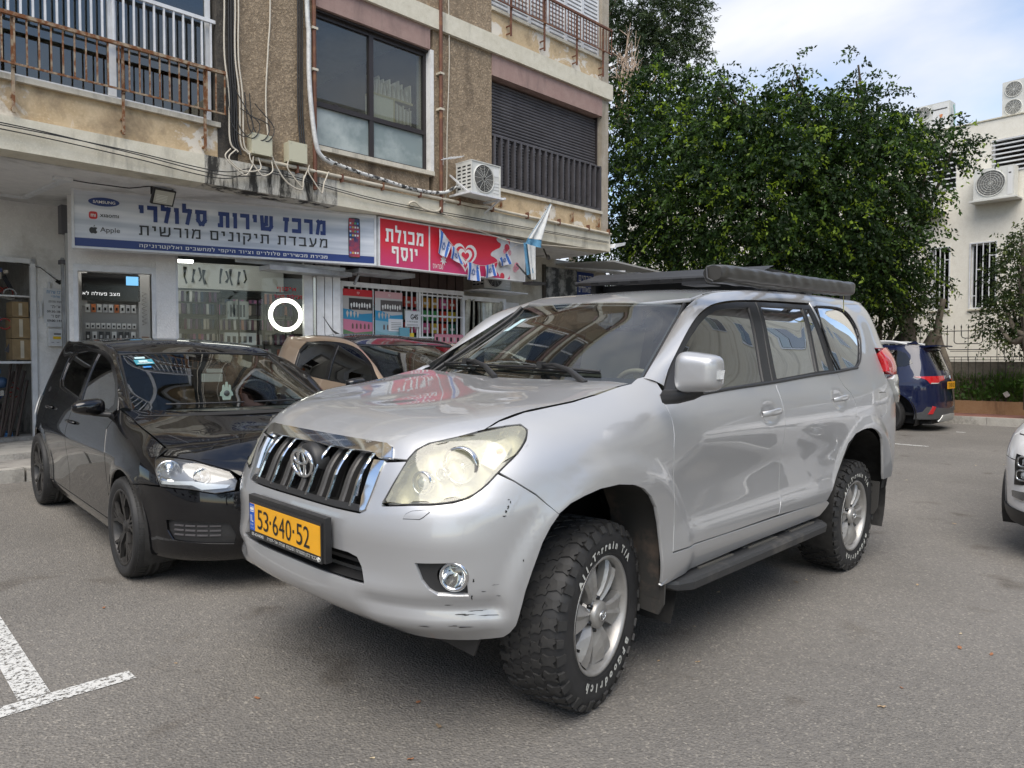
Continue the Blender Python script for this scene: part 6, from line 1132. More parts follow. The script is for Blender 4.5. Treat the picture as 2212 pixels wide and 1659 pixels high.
        if star:
            b = MB()
            for k in (0, 1): tri = [bil(.5+.19*math.sin(a+k*math.pi), .5-.22*math.cos(a+k*math.pi))+FY*.004 for a in (0, 2.094, 4.189)]; b.tube(tri, .004, 4, closed=True)
            b.obj('star', MFb, o)
    flag('leftmost little blue and white flag on the red sign', [(-.20,3.38),(-.46,3.17),(-.33,2.96),(-.18,3.02)]); flag('second little flag from the left, folded over', [(-.44,3.16),(-.62,3.04),(-.68,2.88),(-.42,2.97)], star=True); flag('middle little flag hanging straight below the sign edge', [(-.76,2.94),(-1.04,2.91),(-1.03,2.66),(-.76,2.67)]); flag('fourth little flag, just right of the middle one', [(-1.14,2.92),(-1.36,2.98),(-1.39,2.78),(-1.15,2.72)]); flag('rightmost little flag on the white end of the red sign', [(-1.44,3.05),(-1.66,3.20),(-1.74,3.0),(-1.50,2.94)])
    o = fthing('bunting_string', -.2, -.01, 3.39, 'thin string carrying the little flags across the red sign', 'string'); b = MB(); b.tube(catmull([(-.19,-.01,3.40),(-.45,-.01,3.17),(-.74,-.01,2.96),(-1.08,-.01,2.91),(-1.4,-.01,3.0),(-1.68,-.01,3.22),(-1.75,.1,3.30)], 6), .004, 5); fpart(b, 'cord', M_cablew, o)
    o = fthing('rope', -.5, .1, 3.5, 'slack rope from the downpipe to the large flag', 'rope'); b = MB(); b.tube(catmull([(-.15,.1,3.60),(-.7,.1,3.46),(-1.3,.1,3.37),(-1.75,.2,3.31),(-2.6,.1,3.38),(-4.2,.1,3.46)], 8), .007, 5); fpart(b, 'cord', M_cablew, o)
    # big flag, knotted
    o = fthing('knotted_flag', -2., .25, 3.3, 'large faded blue and white flag knotted beside the red sign', 'flag'); MFw = mat('old flag white', (.55,.56,.55), .85, var=.15, vscale=9); MFb2 = mat('old flag blue', (.09,.24,.38), .85, var=.3, vscale=9)
    def cloth(name, rowsP, m, n=12): b = MB(); P = []; 
    def cl(name, a, b_, c, d, m, amp=.02, n=14, fr=9):
        B_ = MB(); a, b_, c, d = map(Vector, (a, b_, c, d)); P = [[((a*(1-u)+b_*u)*(1-v)+(d*(1-u)+c*u)*v)+Vector((0, amp*math.sin(u*fr)*(.3+v), 0)) for v in np.linspace(0, 1, 10)] for u in np.linspace(0, 1, n)]; B_.grid(P); fpart(B_, name, m, o)
    cl('cloth', (-2.39,.25,4.04), (-2.40,.27,4.02), (-2.12,.3,3.40), (-1.84,.25,3.40), MFw); cl('cloth_stripe', (-1.84,.25,3.40), (-2.12,.3,3.40), (-2.10,.3,3.26), (-1.78,.25,3.30), MFb2); cl('cloth_stripe', (-2.385,.262,4.05), (-2.38,.265,4.03), (-1.80,.262,3.36), (-1.86,.262,3.38), MFb2, .005)
    cl('cloth_tail', (-1.74,.25,3.32), (-1.97,.25,3.30), (-1.98,.25,2.85), (-1.82,.25,2.80), MFb2, .02); cl('cloth_tail', (-1.80,.28,3.30), (-2.0,.28,3.28), (-1.99,.28,2.74), (-1.90,.28,2.73), MFw, .02)
    o2 = fthing('small_floodlight', -1.95, .1, 2.68, 'small dark floodlight under the right end of the red sign', 'floodlight'); b = MB(); b.bar((-1.78,.05,3.0), (-1.95,.2,2.75), .025); b.box((-2.18,.12,2.66), (-1.86,.34,2.70)); fpart(b, 'housing', M_black, o2)
    # ---------- kiosk
    k = fthing('kiosk_front', -.3, -.8, FLOOR, 'white barred grocery kiosk front below the red sign', 'shop front'); kw = -.8
    bb = MB(); bb.box((-1.36, kw-.03, 2.50), (1.06, kw+.03, 2.57)); bb.box((1.0, kw-.03, FLOOR), (1.06, kw+.03, 2.50)); bb.box((-1.38, kw-.03, FLOOR), (-1.33, kw+.03, 2.50)); bb.box((-.45, kw-.02, 1.2), (-.41, kw+.02, 2.5)); fpart(bb, 'kiosk_frame', M_wmetal, k)
    for i in range(22): x = .98-i*.105; bb = MB(); bb.box((x-.009, kw-.009, 1.3), (x+.009, kw+.009, 2.5)); fpart(bb, 'window_bar', M_wmetal, k)
    for z in (2.13, 1.78, 2.46): bb = MB(); bb.box((-1.33, kw+.009, z-.012), (-.45, kw+.022, z+.012)); fpart(bb, 'cross_bar', M_wmetal, k)
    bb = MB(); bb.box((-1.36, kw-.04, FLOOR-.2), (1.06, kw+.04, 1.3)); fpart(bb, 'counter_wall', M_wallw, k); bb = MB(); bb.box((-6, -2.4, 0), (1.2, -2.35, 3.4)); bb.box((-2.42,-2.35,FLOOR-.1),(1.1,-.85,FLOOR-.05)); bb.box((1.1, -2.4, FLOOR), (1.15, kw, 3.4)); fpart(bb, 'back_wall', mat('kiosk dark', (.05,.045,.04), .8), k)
    MCor = mat('corrugated brown', (.055,.035,.030), .6, var=.3, vscale=4)
    for i in range(26): x = 1.05-i*.095; bb = MB(); bb.box((x-.085, kw-.06, 2.57), (x, kw-.02-.015*(i % 2), 3.3)); fpart(bb, 'corrugated_sheet', MCor, k)
    aw = fthing('shutter_box', .1, -.4, 2.68, 'grey steel awning arm and shutter box under the red sign', 'awning'); bb = MB(); bb.box((.0,-.75,2.66), (1.0,-.35,2.72)); bb.box((1.05,-.75,2.60), (2.3,-.45,2.66)); bb.bar((.9,-.5,2.66), (.98,-.5,2.5), .03); bb.bar((1.2,-.4,2.68), (2.6,-.8,2.72), .05); fpart(bb, 'steel_arm', mat('galvanised', (.3,.3,.3)), aw)
    # ice cream posters
    for i, (x, lab, tc_, dim) in enumerate(((1.0, 'ice cream price poster with a red header on the kiosk', (.50,.02,.03), 1.), (.44, 'sun faded ice cream poster with a pink header on the kiosk', (.55,.32,.34), 1.25))):
        p = board('ice_cream_poster', (x, kw+.03), (x-.52, kw+.03), 0., lab, 'poster', 'ice cream posters'); H0 = 1.78
        bx('sheet', mat('poster base %d' % i, (.40,.38,.36) if i == 0 else (.5,.5,.5), .4), ((0, H0-.15, 0), (.51, 2.46, .004)), parent=p); bx('header', mat('poster head %d' % i, tc_, .4), ((0, 2.36, .004), (.51, 2.46, .006)), parent=p)
        bx('dark_field', mat('poster dark %d' % i, (.04*dim**4,.035*dim**4,.035*dim**4), .4), ((.10, 2.16, .004), (.51, 2.33, .006)), parent=p)
        b = MB(); b.prism([(0,2.17),(.12,2.16),(.3,2.10),(.51,2.12),(.51,1.98),(.3,2.0),(.0,2.02)], .006, .007); b.obj('blue_field', mat('poster blue %d' % i, (.03*dim,.22*dim,.38*dim), .4), p)
        b = MB(); b.prism([(0,2.02),(.3,2.0),(.51,1.98),(.51,1.85),(.2,1.82),(.0,1.87)], .006, .007); b.obj('pink_field', mat('poster pink %d' % i, (.50*dim,.17,.26) if i == 0 else (.25,.42,.5), .4), p)
        b = MB(); b.prism([(0,1.87),(.2,1.82),(.51,1.85),(.51,1.66),(0,1.66)], .006, .007); b.obj('green_field', mat('poster green %d' % i, (.10,.20,.10) if i == 0 else (.2,.38,.42), .4), p)
        for j in range(8): b = MB(); x_ = .14+.046*j; b.prism([(x_-.013,2.20),(x_+.013,2.20),(x_+.015,2.25),(x_,2.275),(x_-.015,2.25)] if j % 3 else [(x_,2.17),(x_+.017,2.24),(x_,2.26),(x_-.017,2.24)], .007, .008); b.obj('printed_lolly', M_white, p)
        for j in range(4): b = MB(); x_ = .07+.06*j; b.prism([(x_,2.04),(x_+.022,2.11),(x_,2.15),(x_-.022,2.11)], .008, .009); b.obj('printed_cone', mat('cone print', (.5,.45,.4), .5), p)
        for j in range(5): b = MB(); x_ = .16+.07*j; b.prism([(x_-.015,1.88),(x_+.015,1.88),(x_+.015,1.94),(x_,1.965),(x_-.015,1.94)], .008, .009); b.obj('printed_bar', mat('bar print', (.12,.07,.06), .5), p)
        for j in range(5): b = MB(); x_ = .10+.085*j; b.prism([(x_-.02,1.72),(x_+.02,1.72),(x_+.02,1.78),(x_,1.80),(x_-.02,1.78)], .008, .009); b.obj('printed_bar', mat('bar print b%d' % (j % 2), [(.6,.35,.15),(.15,.4,.2)][j % 2], .5), p)
        heart_s = MB(); heart_s.tube([(.26+.02*math.sin(q)**3, 2.41+.018*(13*math.cos(q)-5*math.cos(2*q)-2*math.cos(3*q)-math.cos(4*q))/17, .007) for q in np.linspace(0, 6.28, 21)[:-1]], .003, 4, closed=True); heart_s.obj('printed_heart', M_white, p)
    nt_ = board('notice_sheet', (.20, kw+.04), (-.05, kw+.04), 0., 'white printed notice taped over the faded poster', 'notice'); bx('sheet', MATS['paper white'], ((0, 1.86, 0), (.27, 2.05, .003)), parent=nt_); [bx('text_line', MBk, ((.05, 1.885+.026*j, .003), (.24, 1.891+.026*j, .004)), parent=nt_) for j in range(5)]
    g4 = board('security_sign', (-.12, kw+.04), (-.42, kw+.04), 0., 'white G4S security sign on the kiosk bars', 'sign'); bx('plate', MATS['paper white'], ((0, 1.94, 0), (.28, 2.19, .004)), parent=g4); T2(g4, 'logo_text', 'G4S', MBk, .10, 2.055, .15, .085, .006, bold=.03); T2(g4, 'phone_number', '*1-700-70-58-88', MBk, .03, 2.01, .21, .022, .006); [bx('text_line', MBk, ((.03, 1.955+.018*j, .004), (.25, 1.960+.018*j, .005)), parent=g4) for j in range(2)]
    # snacks behind the bars
    sc_ = [(.55,.05,.03),(.6,.45,.04),(.05,.3,.08),(.55,.3,.04),(.6,.1,.25),(.04,.2,.12),(.5,.5,.45)]
    for row, z in enumerate((1.45, 1.66, 1.87, 2.08, 2.29)):
        for j in range(13):
            x = .98-j*.19; c = int(r_.integers(0, 7)); o = fthing('snack_box', x, -1.15, z, '%s snack pack on the %s kiosk shelf behind the bars' % (['red','yellow','green','orange','pink','dark green','pale'][c], ['lowest','second lowest','middle','second highest','top'][int(round((z-1.45)/.21))]), 'snack pack', 'snack packs on the kiosk shelves'); b = MB(); b.box((x-.16, -1.25, z), (x, -1.1, z+.16)); b.box((x-.13, -1.1, z+.05), (x-.03, -1.098, z+.09), 1); fpart(b, 'pack', [mat('snack %d' % c, sc_[c], .4), M_white], o)
    cn = fthing('chips_bags', .1, -.72, 1.8, 'small blue and yellow snack bags hanging on the kiosk bars', 'snack bags'); b = MB(); b.box((-.16, -.74, 1.72), (.02, -.70, 1.92)); b.box((-.26, -.76, 1.66), (-.12, -.72, 1.84), 1); fpart(b, 'bag', [mat('bag blue', (.12,.3,.38), .3), mat('snack 1', (.6,.45,.04))], cn)
    ls = board('drinks_poster', (-.70, kw+.05), (-1.35, kw+.05), 0., 'low pink ice cream strip poster under the barred window', 'poster'); bx('sheet', mat('strip pink', (.5,.2,.26), .5), ((0, 1.70, 0), (.62, 1.84, .004)), parent=ls); [bx('printed_lolly', MATS['poster base 0'] if j % 2 else M_blackm, ((.03+.075*j, 1.72, .004), (.07+.075*j, 1.79, .006)), parent=ls) for j in range(8)]
    # curtain of plastic strips
    ct = fthing('strip_curtain', -1.8, kw, .5, 'hanging plastic strip curtain at the grocery entrance', 'curtain'); MCu = mat('strip plastic', (.16,.16,.13), .2, 0, vcol=(.42,.42,.36), vscale=3.2, vramp=(.4,.6), coat=1)
    for i in range(7):
        x = -1.42-i*.125; b = MB(); P = [[(x-.12*u, kw-.02+.05*math.sin(u*3.2+i)+.03*math.sin(z*3+i), z) for z in np.linspace(.5, 2.45, 12)] for u in np.linspace(0, 1.05, 7)]; b.grid(P); fpart(b, 'plastic_strip', MCu, ct)
    b = MB(); b.box((-2.36, kw-.05, 2.43), (-1.38, kw+.03, 2.50)); b.box((-2.36, kw-.05, .4), (-2.30, kw+.03, 2.43)); fpart(b, 'curtain_frame', M_wmetal, ct)
    # lower air conditioner above the entrance
    t = fthing('air_conditioner', -2, -.8, 2.64, 'air conditioner half hidden under the right end of the red sign', 'air conditioner', 'air conditioners'); ac_unit(t, -1.78, -1.05, -.72, 2.66, 3.12, .66); b = MB(); b.box((-2.75, -1.05, 2.60), (-1.55, -.60, 2.62)); b.box((-2.5, -.9, 2.62), (-1.7, -.7, 2.64)); fpart(b, 'tray', M_wmetal, t)
    # ground floor wall to the right with poster and canopy
    w = fthing('side_shop_wall', -4, -1.3, FLOOR, 'cream rendered ground floor wall right of the grocery entrance', 'wall'); b = MB(); b.box((-5.9, -1.6, .0), (-2.42, -1.3, 3.44)); b.box((-2.42, -1.6, 2.5), (-1.5, -1.3, 3.44)); b.box((-5.9, -6, .0), (-5.7, -1.6, 3.44)); fpart(b, 'wall_panel', plaster('cream render', (.40,.38,.33), (.50,.48,.42), 45, .008, (.28,.25,.2), 1.4), w); b = MB(); b.box((-3.2, -1.3, .4), (-2.55, -1.27, 2.5)); fpart(b, 'door', M_wmetal, w)
    ps = board('office_poster', (-3.98, -1.28), (-5.55, -1.28), 0., 'dark poster with white Hebrew words on a blue panel beside the canopy', 'poster'); bx('picture', mat('photo print', (.05,.055,.06), .4, vcol=(.35,.36,.36), vscale=5, vramp=(.45,.62)), ((0, 2.2, 0), (.95, 3.27, .01)), parent=ps); bx('blue_panel', MNv, ((.95, 2.2, 0), (1.5, 3.25, .012)), parent=ps); bx('frame', M_disc, ((-.10, 2.0, -.01), (-.03, 3.3, .03)), parent=ps)
    for s, z in (('הבתים', 3.06), ('המאוחדים', 2.83), ('תמ״א', 2.6)): T2(ps, 'poster_lettering', s, M_white, 1.0, z, .42, .12, .014, rtl=True, bold=.01)
    cp = fthing('canopy', -5, 0, 3.2, 'thin sloping canopy sheet projecting beyond the building corner', 'canopy'); b = MB(); b.add([(-4.3,-1.3,3.36),(-6.4,-1.3,3.36),(-6.6,.35,3.12),(-4.35,.1,3.30),(-4.3,-1.3,3.33),(-6.4,-1.3,3.33),(-6.6,.35,3.09),(-4.35,.1,3.27)], [(0,1,2,3),(7,6,5,4),(0,4,5,1),(1,5,6,2),(2,6,7,3),(3,7,4,0)]); fpart(b, 'sheet', mat('canopy grey', (.33,.33,.32), .5), cp); b = MB(); [b.bar((-4.6-.5*k,-1.3,3.31), (-4.65-.52*k,.15,3.09+.02), .03) for k in range(4)]; b.bar((-6.3, .2, 3.05), (-6.3, .2, 2.4), .03); fpart(b, 'rib', M_wmetal, cp)
    lp = fthing('white_floodlight', -4.4, .1, 3.6, 'small white lamp sticking out from the slab corner', 'lamp'); b = MB(); b.prism([(-4.30,3.52),(-4.62,3.60),(-4.66,3.66),(-4.34,3.60)], 0.0, .16, M=Matrix(((1,0,0,0),(0,0,1,0),(0,1,0,0),(0,0,0,1)))); fpart(b, 'shade', M_wmetal, lp)
    cm_ = fthing('security_camera', -2.9, -.2, 3.25, 'small bullet security camera under the soffit', 'camera'); b = MB(); b.tube([(-3.0,-.35,3.28), (-2.85,-.2,3.22)], .035, 10); b.bar((-3.02,-.4,3.30), (-3.05,-.5,3.44), .02); b.tube(catmull([(-2.0,-.1,3.3),(-2.3,-.2,3.2),(-2.7,-.3,3.25),(-3.0,-.45,3.3)], 6), .007, 5); fpart(b, 'camera_body', M_disc, cm_)
# ---------------------------------------------------------------- street, kerbs, markings
def build_ground():
    m = mat('asphalt', (.1,.1,.1), .88); nt = m.node_tree; N = nt.nodes; L = nt.links; b = N['Principled BSDF']; geo = N.new('ShaderNodeNewGeometry')
    def noise(sc, det=6, rough=.6): n = N.new('ShaderNodeTexNoise'); n.inputs['Scale'].default_value = sc; n.inputs['Detail'].default_value = det; n.inputs['Roughness'].default_value = rough; L.new(geo.outputs['Position'], n.inputs['Vector']); return n
    big = noise(.45, 8, .6); r1 = ramp(nt, [(.32, (.150,.142,.132)), (.70, (.205,.194,.180))]); L.new(big.outputs[0], r1.inputs[0])
    v = N.new('ShaderNodeTexVoronoi'); v.inputs['Scale'].default_value = 115; L.new(geo.outputs['Position'], v.inputs['Vector']); r2 = ramp(nt, [(.0, (.6,.59,.57)), (.30, (.95,.95,.95)), (.75, (1.08,1.07,1.05)), (.95, (1.9,1.86,1.75))]); L.new(v.outputs['Color'], r2.inputs[0])
    mx = N.new('ShaderNodeMix'); mx.data_type = 'RGBA'; mx.blend_type = 'MULTIPLY'; mx.inputs[0].default_value = .78; L.new(r1.outputs[0], mx.inputs[6]); L.new(r2.outputs[0], mx.inputs[7])
    n3 = noise(30, 6, .8); r3 = ramp(nt, [(.35, (.85,.85,.85)), (.7, (1.15,1.14,1.12))]); L.new(n3.outputs[0], r3.inputs[0]); mx2 = N.new('ShaderNodeMix'); mx2.data_type = 'RGBA'; mx2.blend_type = 'MULTIPLY'; mx2.inputs[0].default_value = 1; L.new(mx.outputs[2], mx2.inputs[6]); L.new(r3.outputs[0], mx2.inputs[7])
    n4 = noise(2.6, 5, .5); r4 = ramp(nt, [(.62, (1,1,1)), (.70, (.80,.78,.76)), (.76, (.62,.60,.58))]); L.new(n4.outputs[0], r4.inputs[0]); mx3 = N.new('ShaderNodeMix'); mx3.data_type = 'RGBA'; mx3.blend_type = 'MULTIPLY'; mx3.inputs[0].default_value = 1; L.new(mx2.outputs[2], mx3.inputs[6]); L.new(r4.outputs[0], mx3.inputs[7]); L.new(mx3.outputs[2], b.inputs['Base Color'])
    vd = N.new('ShaderNodeTexVoronoi'); vd.inputs['Scale'].default_value = 95; L.new(geo.outputs['Position'], vd.inputs['Vector']); bp = N.new('ShaderNodeBump'); bp.inputs['Strength'].default_value = .9; bp.inputs['Distance'].default_value = .006; L.new(vd.outputs['Distance'], bp.inputs['Height']); L.new(bp.outputs[0], b.inputs['Normal']); b.inputs['Roughness'].default_value = .8; b.inputs['Specular IOR Level'].default_value = .35
    xs = np.concatenate([np.linspace(-250, -32, 8), np.linspace(-30, 12, 64), np.linspace(14, 200, 8)]); ys = np.concatenate([np.linspace(-250, -32, 8), np.linspace(-30, 12, 43), np.linspace(14, 200, 8)])
    g = MB(); g.grid([[(x, y, float(gz(x, y))) for y in ys] for x in xs]); o = g.obj('street', m); tag(o, 'worn grey asphalt street', kind='structure')
    # pavement in front of the shops
    MK = plaster('kerb concrete', (.33,.315,.285), (.44,.42,.38), 60, .004, (.13,.125,.115), 2., False); MP = plaster('pavement', (.26,.245,.225), (.36,.34,.31), 80, .003, (.11,.105,.10), 1.2, False)
    p = MB()
    for x in np.arange(-.2, 9, .62): 
        k = MB(); z = float(gz(x, -5.7)); a = Fp(-x*0+x+5.0, .18, 0); k.box((0, -.16, -.2), (.6, 0, .13)); o = k.obj('kerb_stone', MK, None, (x, -5.72+.0*x, z), (0, 0, FA)); tag(o, None, None, None, 'structure')
    g = MB(); g.box((-6.5, -16, -.4), (10, -5.89, .36)); o = g.obj('pavement', MP); o['kind'] = 'structure'
    g = MB(); g.box((-.5, -8.0, .36), (3.2, -6.6, .42)); o = g.obj('shop_step', MK); o['kind'] = 'structure'
    # painted bay markings
    mw = mat('road paint', (.6,.6,.58), .8); nt = mw.node_tree; N = nt.nodes; L = nt.links; geo = N.new('ShaderNodeNewGeometry'); n = N.new('ShaderNodeTexNoise'); n.inputs['Scale'].default_value = 55; n.inputs['Detail'].default_value = 6; n.inputs['Roughness'].default_value = .75; L.new(geo.outputs['Position'], n.inputs[0]); r = ramp(nt, [(.50, (0,0,0)), (.58, (1,1,1))]); L.new(n.outputs[0], r.inputs[0]); out = N['Material Output']; tr = N.new('ShaderNodeBsdfTransparent'); ms = N.new('ShaderNodeMixShader'); L.new(r.outputs[0], ms.inputs[0]); L.new(tr.outputs[0], ms.inputs[2]); L.new(N['Principled BSDF'].outputs[0], ms.inputs[1]); L.new(ms.outputs[0], out.inputs[0])
    def strip(a, b, w):
        a = np.array(a); b = np.array(b); d = (b-a)/np.linalg.norm(b-a); q = np.array([-d[1], d[0]])*w/2; n = 14; P = [[(*(a+(b-a)*t+q*s), float(gz(*(a+(b-a)*t+q*s)))+.004) for s in (-1, 0, 1)] for t in np.linspace(0, 1, n)]; g = MB(); g.grid(P); o = g.obj('bay_marking', mw); o['kind'] = 'structure'
    for a, b, w in MARKS: strip(a, b, w)
    # dry leaves and bits
    r_ = np.random.default_rng(4); ml = [mat('dry leaf %d' % i, c, .8) for i, c in enumerate([(.42,.30,.18),(.30,.13,.06),(.55,.45,.30),(.22,.16,.10)])]
    lm = []
    for i in range(4):
        q = MB(); a = [(math.cos(t)*(1 if k % 2 else .75), math.sin(t)*.5*(1 if k % 2 else .8), .25*r_.uniform(0, 1)) for k, t in enumerate(np.linspace(0, 6.28, 11)[:-1])]; q.add([(0,0,.12)]+a, [(0, 1+j, 1+(j+1) % 10) for j in range(10)]); lm.append(q.me('fallen_leaf', ml[i]))
    for i in range(130):
        d = r_.uniform(1.7, 13)**1.0; az = r_.uniform(-34, 34); dirv = np.array([-math.cos(_a+math.radians(-az)), -math.sin(_a+math.radians(-az))]); x, y = 2.331+dirv[0]*d, 2.618+dirv[1]*d
        if y < -5.5 or x < -14: continue
        s = r_.uniform(.008, .022); o = bpy.data.objects.new('fallen_leaf', lm[i % 4]); COL.objects.link(o); o.location = (x, y, float(gz(x, y))+.002); o.scale = (s, s, s); o.rotation_euler = (r_.uniform(-.2,.2), r_.uniform(-.2,.2), r_.uniform(0, 6)); tag(o, 'small dry leaf fallen on the asphalt', 'leaf', 'dry leaves scattered on the asphalt')
# ---------------------------------------------------------------- smaller cars, one body form with its own details each
def arcpts(s0, z0, r, a0, a1, n=14): return [(s0+r*math.cos(math.radians(a)), z0+r*math.sin(math.radians(a))) for a in np.linspace(a0, a1, n)]
def hatch(name, label, MPn, loc, head, pitch=0., roll=0., scale=(1,1,1), roofm=None, glass=None, wheelstyle='multi', wm=None, quality=.035, low=None, front='polo', rear='plain', group=None, cant=None, wdx=0., wdy=0., mdy=0.):
    S = polo_shell(); car = empty(name, loc, 0, label, 'car', group); car.rotation_mode = 'XYZ'
    car.rotation_euler = (Matrix.Rotation(math.radians(head), 3, 'Z') @ Matrix.Rotation(pitch, 3, 'Y') @ Matrix.Rotation(roll, 3, 'X')).to_euler(); car.scale = scale
    roofm = roofm or MPn; glass = glass or M_glass_plain; cant = cant or MPn; q = quality; c0 = float(S.s0); c1 = float(S.s1)
    hl = [(-.366,.744),(-.393,.758),(-.50,.757),(-.626,.747),(-.76,.722),(-.876,.692),(-.916,.645),(-.902,.596),(-.8,.584),(-.674,.605),(-.468,.612),(-.402,.690)]
    shut = [(-.366,.8087),(-.31,.8235),(-.25,.8378),(-.19,.8501),(-.122,.8616),(-.04,.8753),(.05,.8911),(.13,.9095),(.218,.9385),(.30,.9679)]
    fog = [(-.51,.425),(-.55,.434),(-.869,.421),(-.893,.384),(-.910,.347),(-.90,.30),(-.56,.318),(-.52,.37)]
    archf = arcpts(0, .30, .345, 195, 124, 9); archr = arcpts(0, .30, .345, 120, -12, 14)
    bump = [(c0,.19),(-.6,.195),(-.42,.205)]+archf+[(-.30,.600),(-.46,.605),(-.674,.598),(-.80,.577),(-.91,.588),(-1.0,.595),(c0,.598),(c0,.44),(-1.0,.435),(-.965,.35),(-1.0,.27),(c0,.27)]
    if front == 'polo': holes = [fog]
    else: holes = []
    for o in panel('front_bumper', S, bump, MPn, car, holes=holes, res=q, both=True): pass
    panel('lower_grille', S, [(c0,.25),(-.95,.25),(-.95,.46),(c0,.46)], M_black, car, res=.08, hem=0, push=-.03, both=True)
    if front == 'polo':
        panel('fog_surround', S, fog, M_black, car, res=.04, push=-.018, hem=0, both=True)
        for i in range(4):
            for j in range(3): panel('grille_rib', S, [(-.62-.07*i,.345+.026*j),(-.56-.07*i,.345+.026*j),(-.56-.07*i,.353+.026*j),(-.62-.07*i,.353+.026*j)], M_shut, car, res=.05, push=-.010, hem=.008, both=True)
    panel('grille', S, [(c0,.605),(-.94,.605),(-.93,.66),(c0,.68)], M_gloss, car, res=.06, push=-.01, hem=.02, both=True)
    fender = [(-.188,.592)]+archr+[(.372,.22),(.385,.50),(.362,.70),(.455,.84),(.40,.90),(.345,.966)]+[(s, z-.006) for s, z in shut[::-1][1:]]+[(-.385,.805),(-.358,.752),(-.395,.690),(-.450,.615),(-.31,.607)]
    panel('front_fender', S, fender, MPn, car, res=q, both=True)
    # hood and its front lip
    pts = [tuple(S.P(s, z)) for s in (c0, -1.1, -.95, -.8, -.65, -.5) for z in (.738, .750)]+[tuple(S.P(s, z)) for s, z in shut]+[(.60,0,.822),(.55,.3,.818),(.3,0,.882),(0,0,.928),(-.17,0,.952),(.3,.4,.868),(0,.45,.918)]
    pts += [tuple(S.P(s, z)) for s, z in ((-.40,.80),(-.45,.787))]; H = Height(pts, 2e-5); low_ = [(c0,.685),(-.94,.668),(-.885,.700),(-.76,.730),(-.626,.755),(-.50,.765),(-.40,.768)]; top_ = [(-.40,.80),(-.5,.775),(-.65,.757),(-.8,.748),(-1.0,.745),(c0,.745)]
    P2 = [tuple(S.P(s, z)[:2]) for s, z in top_[::-1]+shut]; half = P2+[(-.27, .6), (-.20, .4), (-.15, .2), (-.14, 0)]
    hd = panel('hood', H, half+[(x, -y) for x, y in half[::-1] if y > 1e-6], MPn, car, res=.05, hem=.01); panel('hood_lip', S, low_+top_, MPn, hd, res=q, hem=.01, both=True)
    # doors, quarter, sill
    d1 = [(.39,.27),(.395,.50),(.372,.70),(.465,.84),(.41,.90),(.36,.968),(.55,.945),(.95,.942),(1.455,.962),(1.455,.27)]; d2 = [(1.463,.27),(1.463,.962),(1.80,.978),(2.10,1.006),(2.17,.90),(2.28,.80),(2.33,.68)]+arcpts(2.47, .30, .345, 114, 182, 8)+[(2.11,.27)]
    panel('front_door', S, d1, MPn, car, res=q, both=True); panel('rear_door', S, d2, MPn, car, res=q, both=True)
    quarter = arcpts(2.47, .30, .345, 110, -6, 13)+[(2.9,.25),(c1,.25),(c1,.98),(3.25,.99),(3.13,1.15),(3.10,1.34),(2.9,1.375),(2.2,1.375),(2.10,1.345),(2.2,1.24),(2.18,1.05),(2.106,1.008),(2.176,.903),(2.286,.803)]
    panel('rear_quarter', S, quarter, MPn, car, res=q, both=True)
    panel('sill', S, [(.36,.19),(2.12,.19),(2.12,.262),(.36,.262)], low or MPn, car, res=.06, both=True)
    top = [(.36,.972),(.50,1.062),(.62,1.146),(.78,1.215),(.95,1.272),(1.18,1.312),(1.386,1.330),(1.75,1.338),(2.1,1.325),(2.21,1.24)]
    w1 = [(.60,.955),(.53,.99),(.56,1.05),(.66,1.125),(.95,1.243),(1.2,1.285),(1.375,1.300),(1.345,.965)]; w2 = [(1.44,1.308),(1.75,1.312),(2.05,1.29),(2.155,1.205),(2.13,1.07),(2.035,1.020),(1.42,.972)]
    frame = [(.40,.958),(.50,1.062),(.62,1.146),(.78,1.215),(.95,1.272),(1.18,1.312),(1.386,1.330),(1.75,1.338),(2.1,1.325),(2.21,1.24),(2.19,1.05),(2.106,1.010),(1.80,.98),(1.46,.964),(.95,.944),(.55,.947)]
    panel('window_frame', S, frame, M_gloss, car, holes=[w1, w2], res=.05, push=-.003, both=True)
    panel('side_window', S, w1, glass, car, res=.06, hem=0, push=-.010, both=True); panel('side_window', S, w2, glass, car, res=.06, hem=0, push=-.010, both=True)
    # screen, roof
    L0 = curve3([(-.30,.690,.958),(-.50,.655,1.03),(-.75,.612,1.135),(-1.0,.572,1.25),(-1.10,.555,1.297)], 14); ws = []
    for i, p in enumerate(L0):
        t = i/13.; a = []
        for u in np.linspace(-1, 1, 21): w = 1-abs(u)**2.2; b_ = .03*math.sin(math.pi*t)*w; a.append((p[0]+(.17*(1-t)+.06*t)*w+b_*.5, p[1]*u, p[2]+.018*t*w+b_*.7))
        ws.append(a)
    ws = np.array(ws); sc_ = loft('windscreen', ws, M_glass_ws, car, flip=True)
    for s in (1, -1): MB().tube([(p[0]+.003, s*(p[1]+.006), p[2]+.002) for p in L0], .008, 6).obj('screen_seal', M_black, sc_)
    MB().tube(ws[-1]+np.array([0,0,.002]), .006, 5).obj('screen_seal', M_black, sc_); MB().grid([ws[0]+np.array([.02,0,-.006]), ws[0]+np.array([.09,0,-.02])]).obj('cowl', M_black, car)
    It = curve3([(-.29,.705,.975),(-.50,.665,1.045),(-.75,.625,1.152),(-1.0,.585,1.265),(-1.12,.568,1.312),(-1.3,.56,1.352),(-1.6,.56,1.382),(-2.1,.56,1.390),(-2.5,.545,1.365),(-2.85,.51,1.318)], 50); O = curve3([tuple(S.P(s, z)) for s, z in top[:-1]+[(2.5,1.355),(2.8,1.345),(3.0,1.325)]], 50)
    cur = []
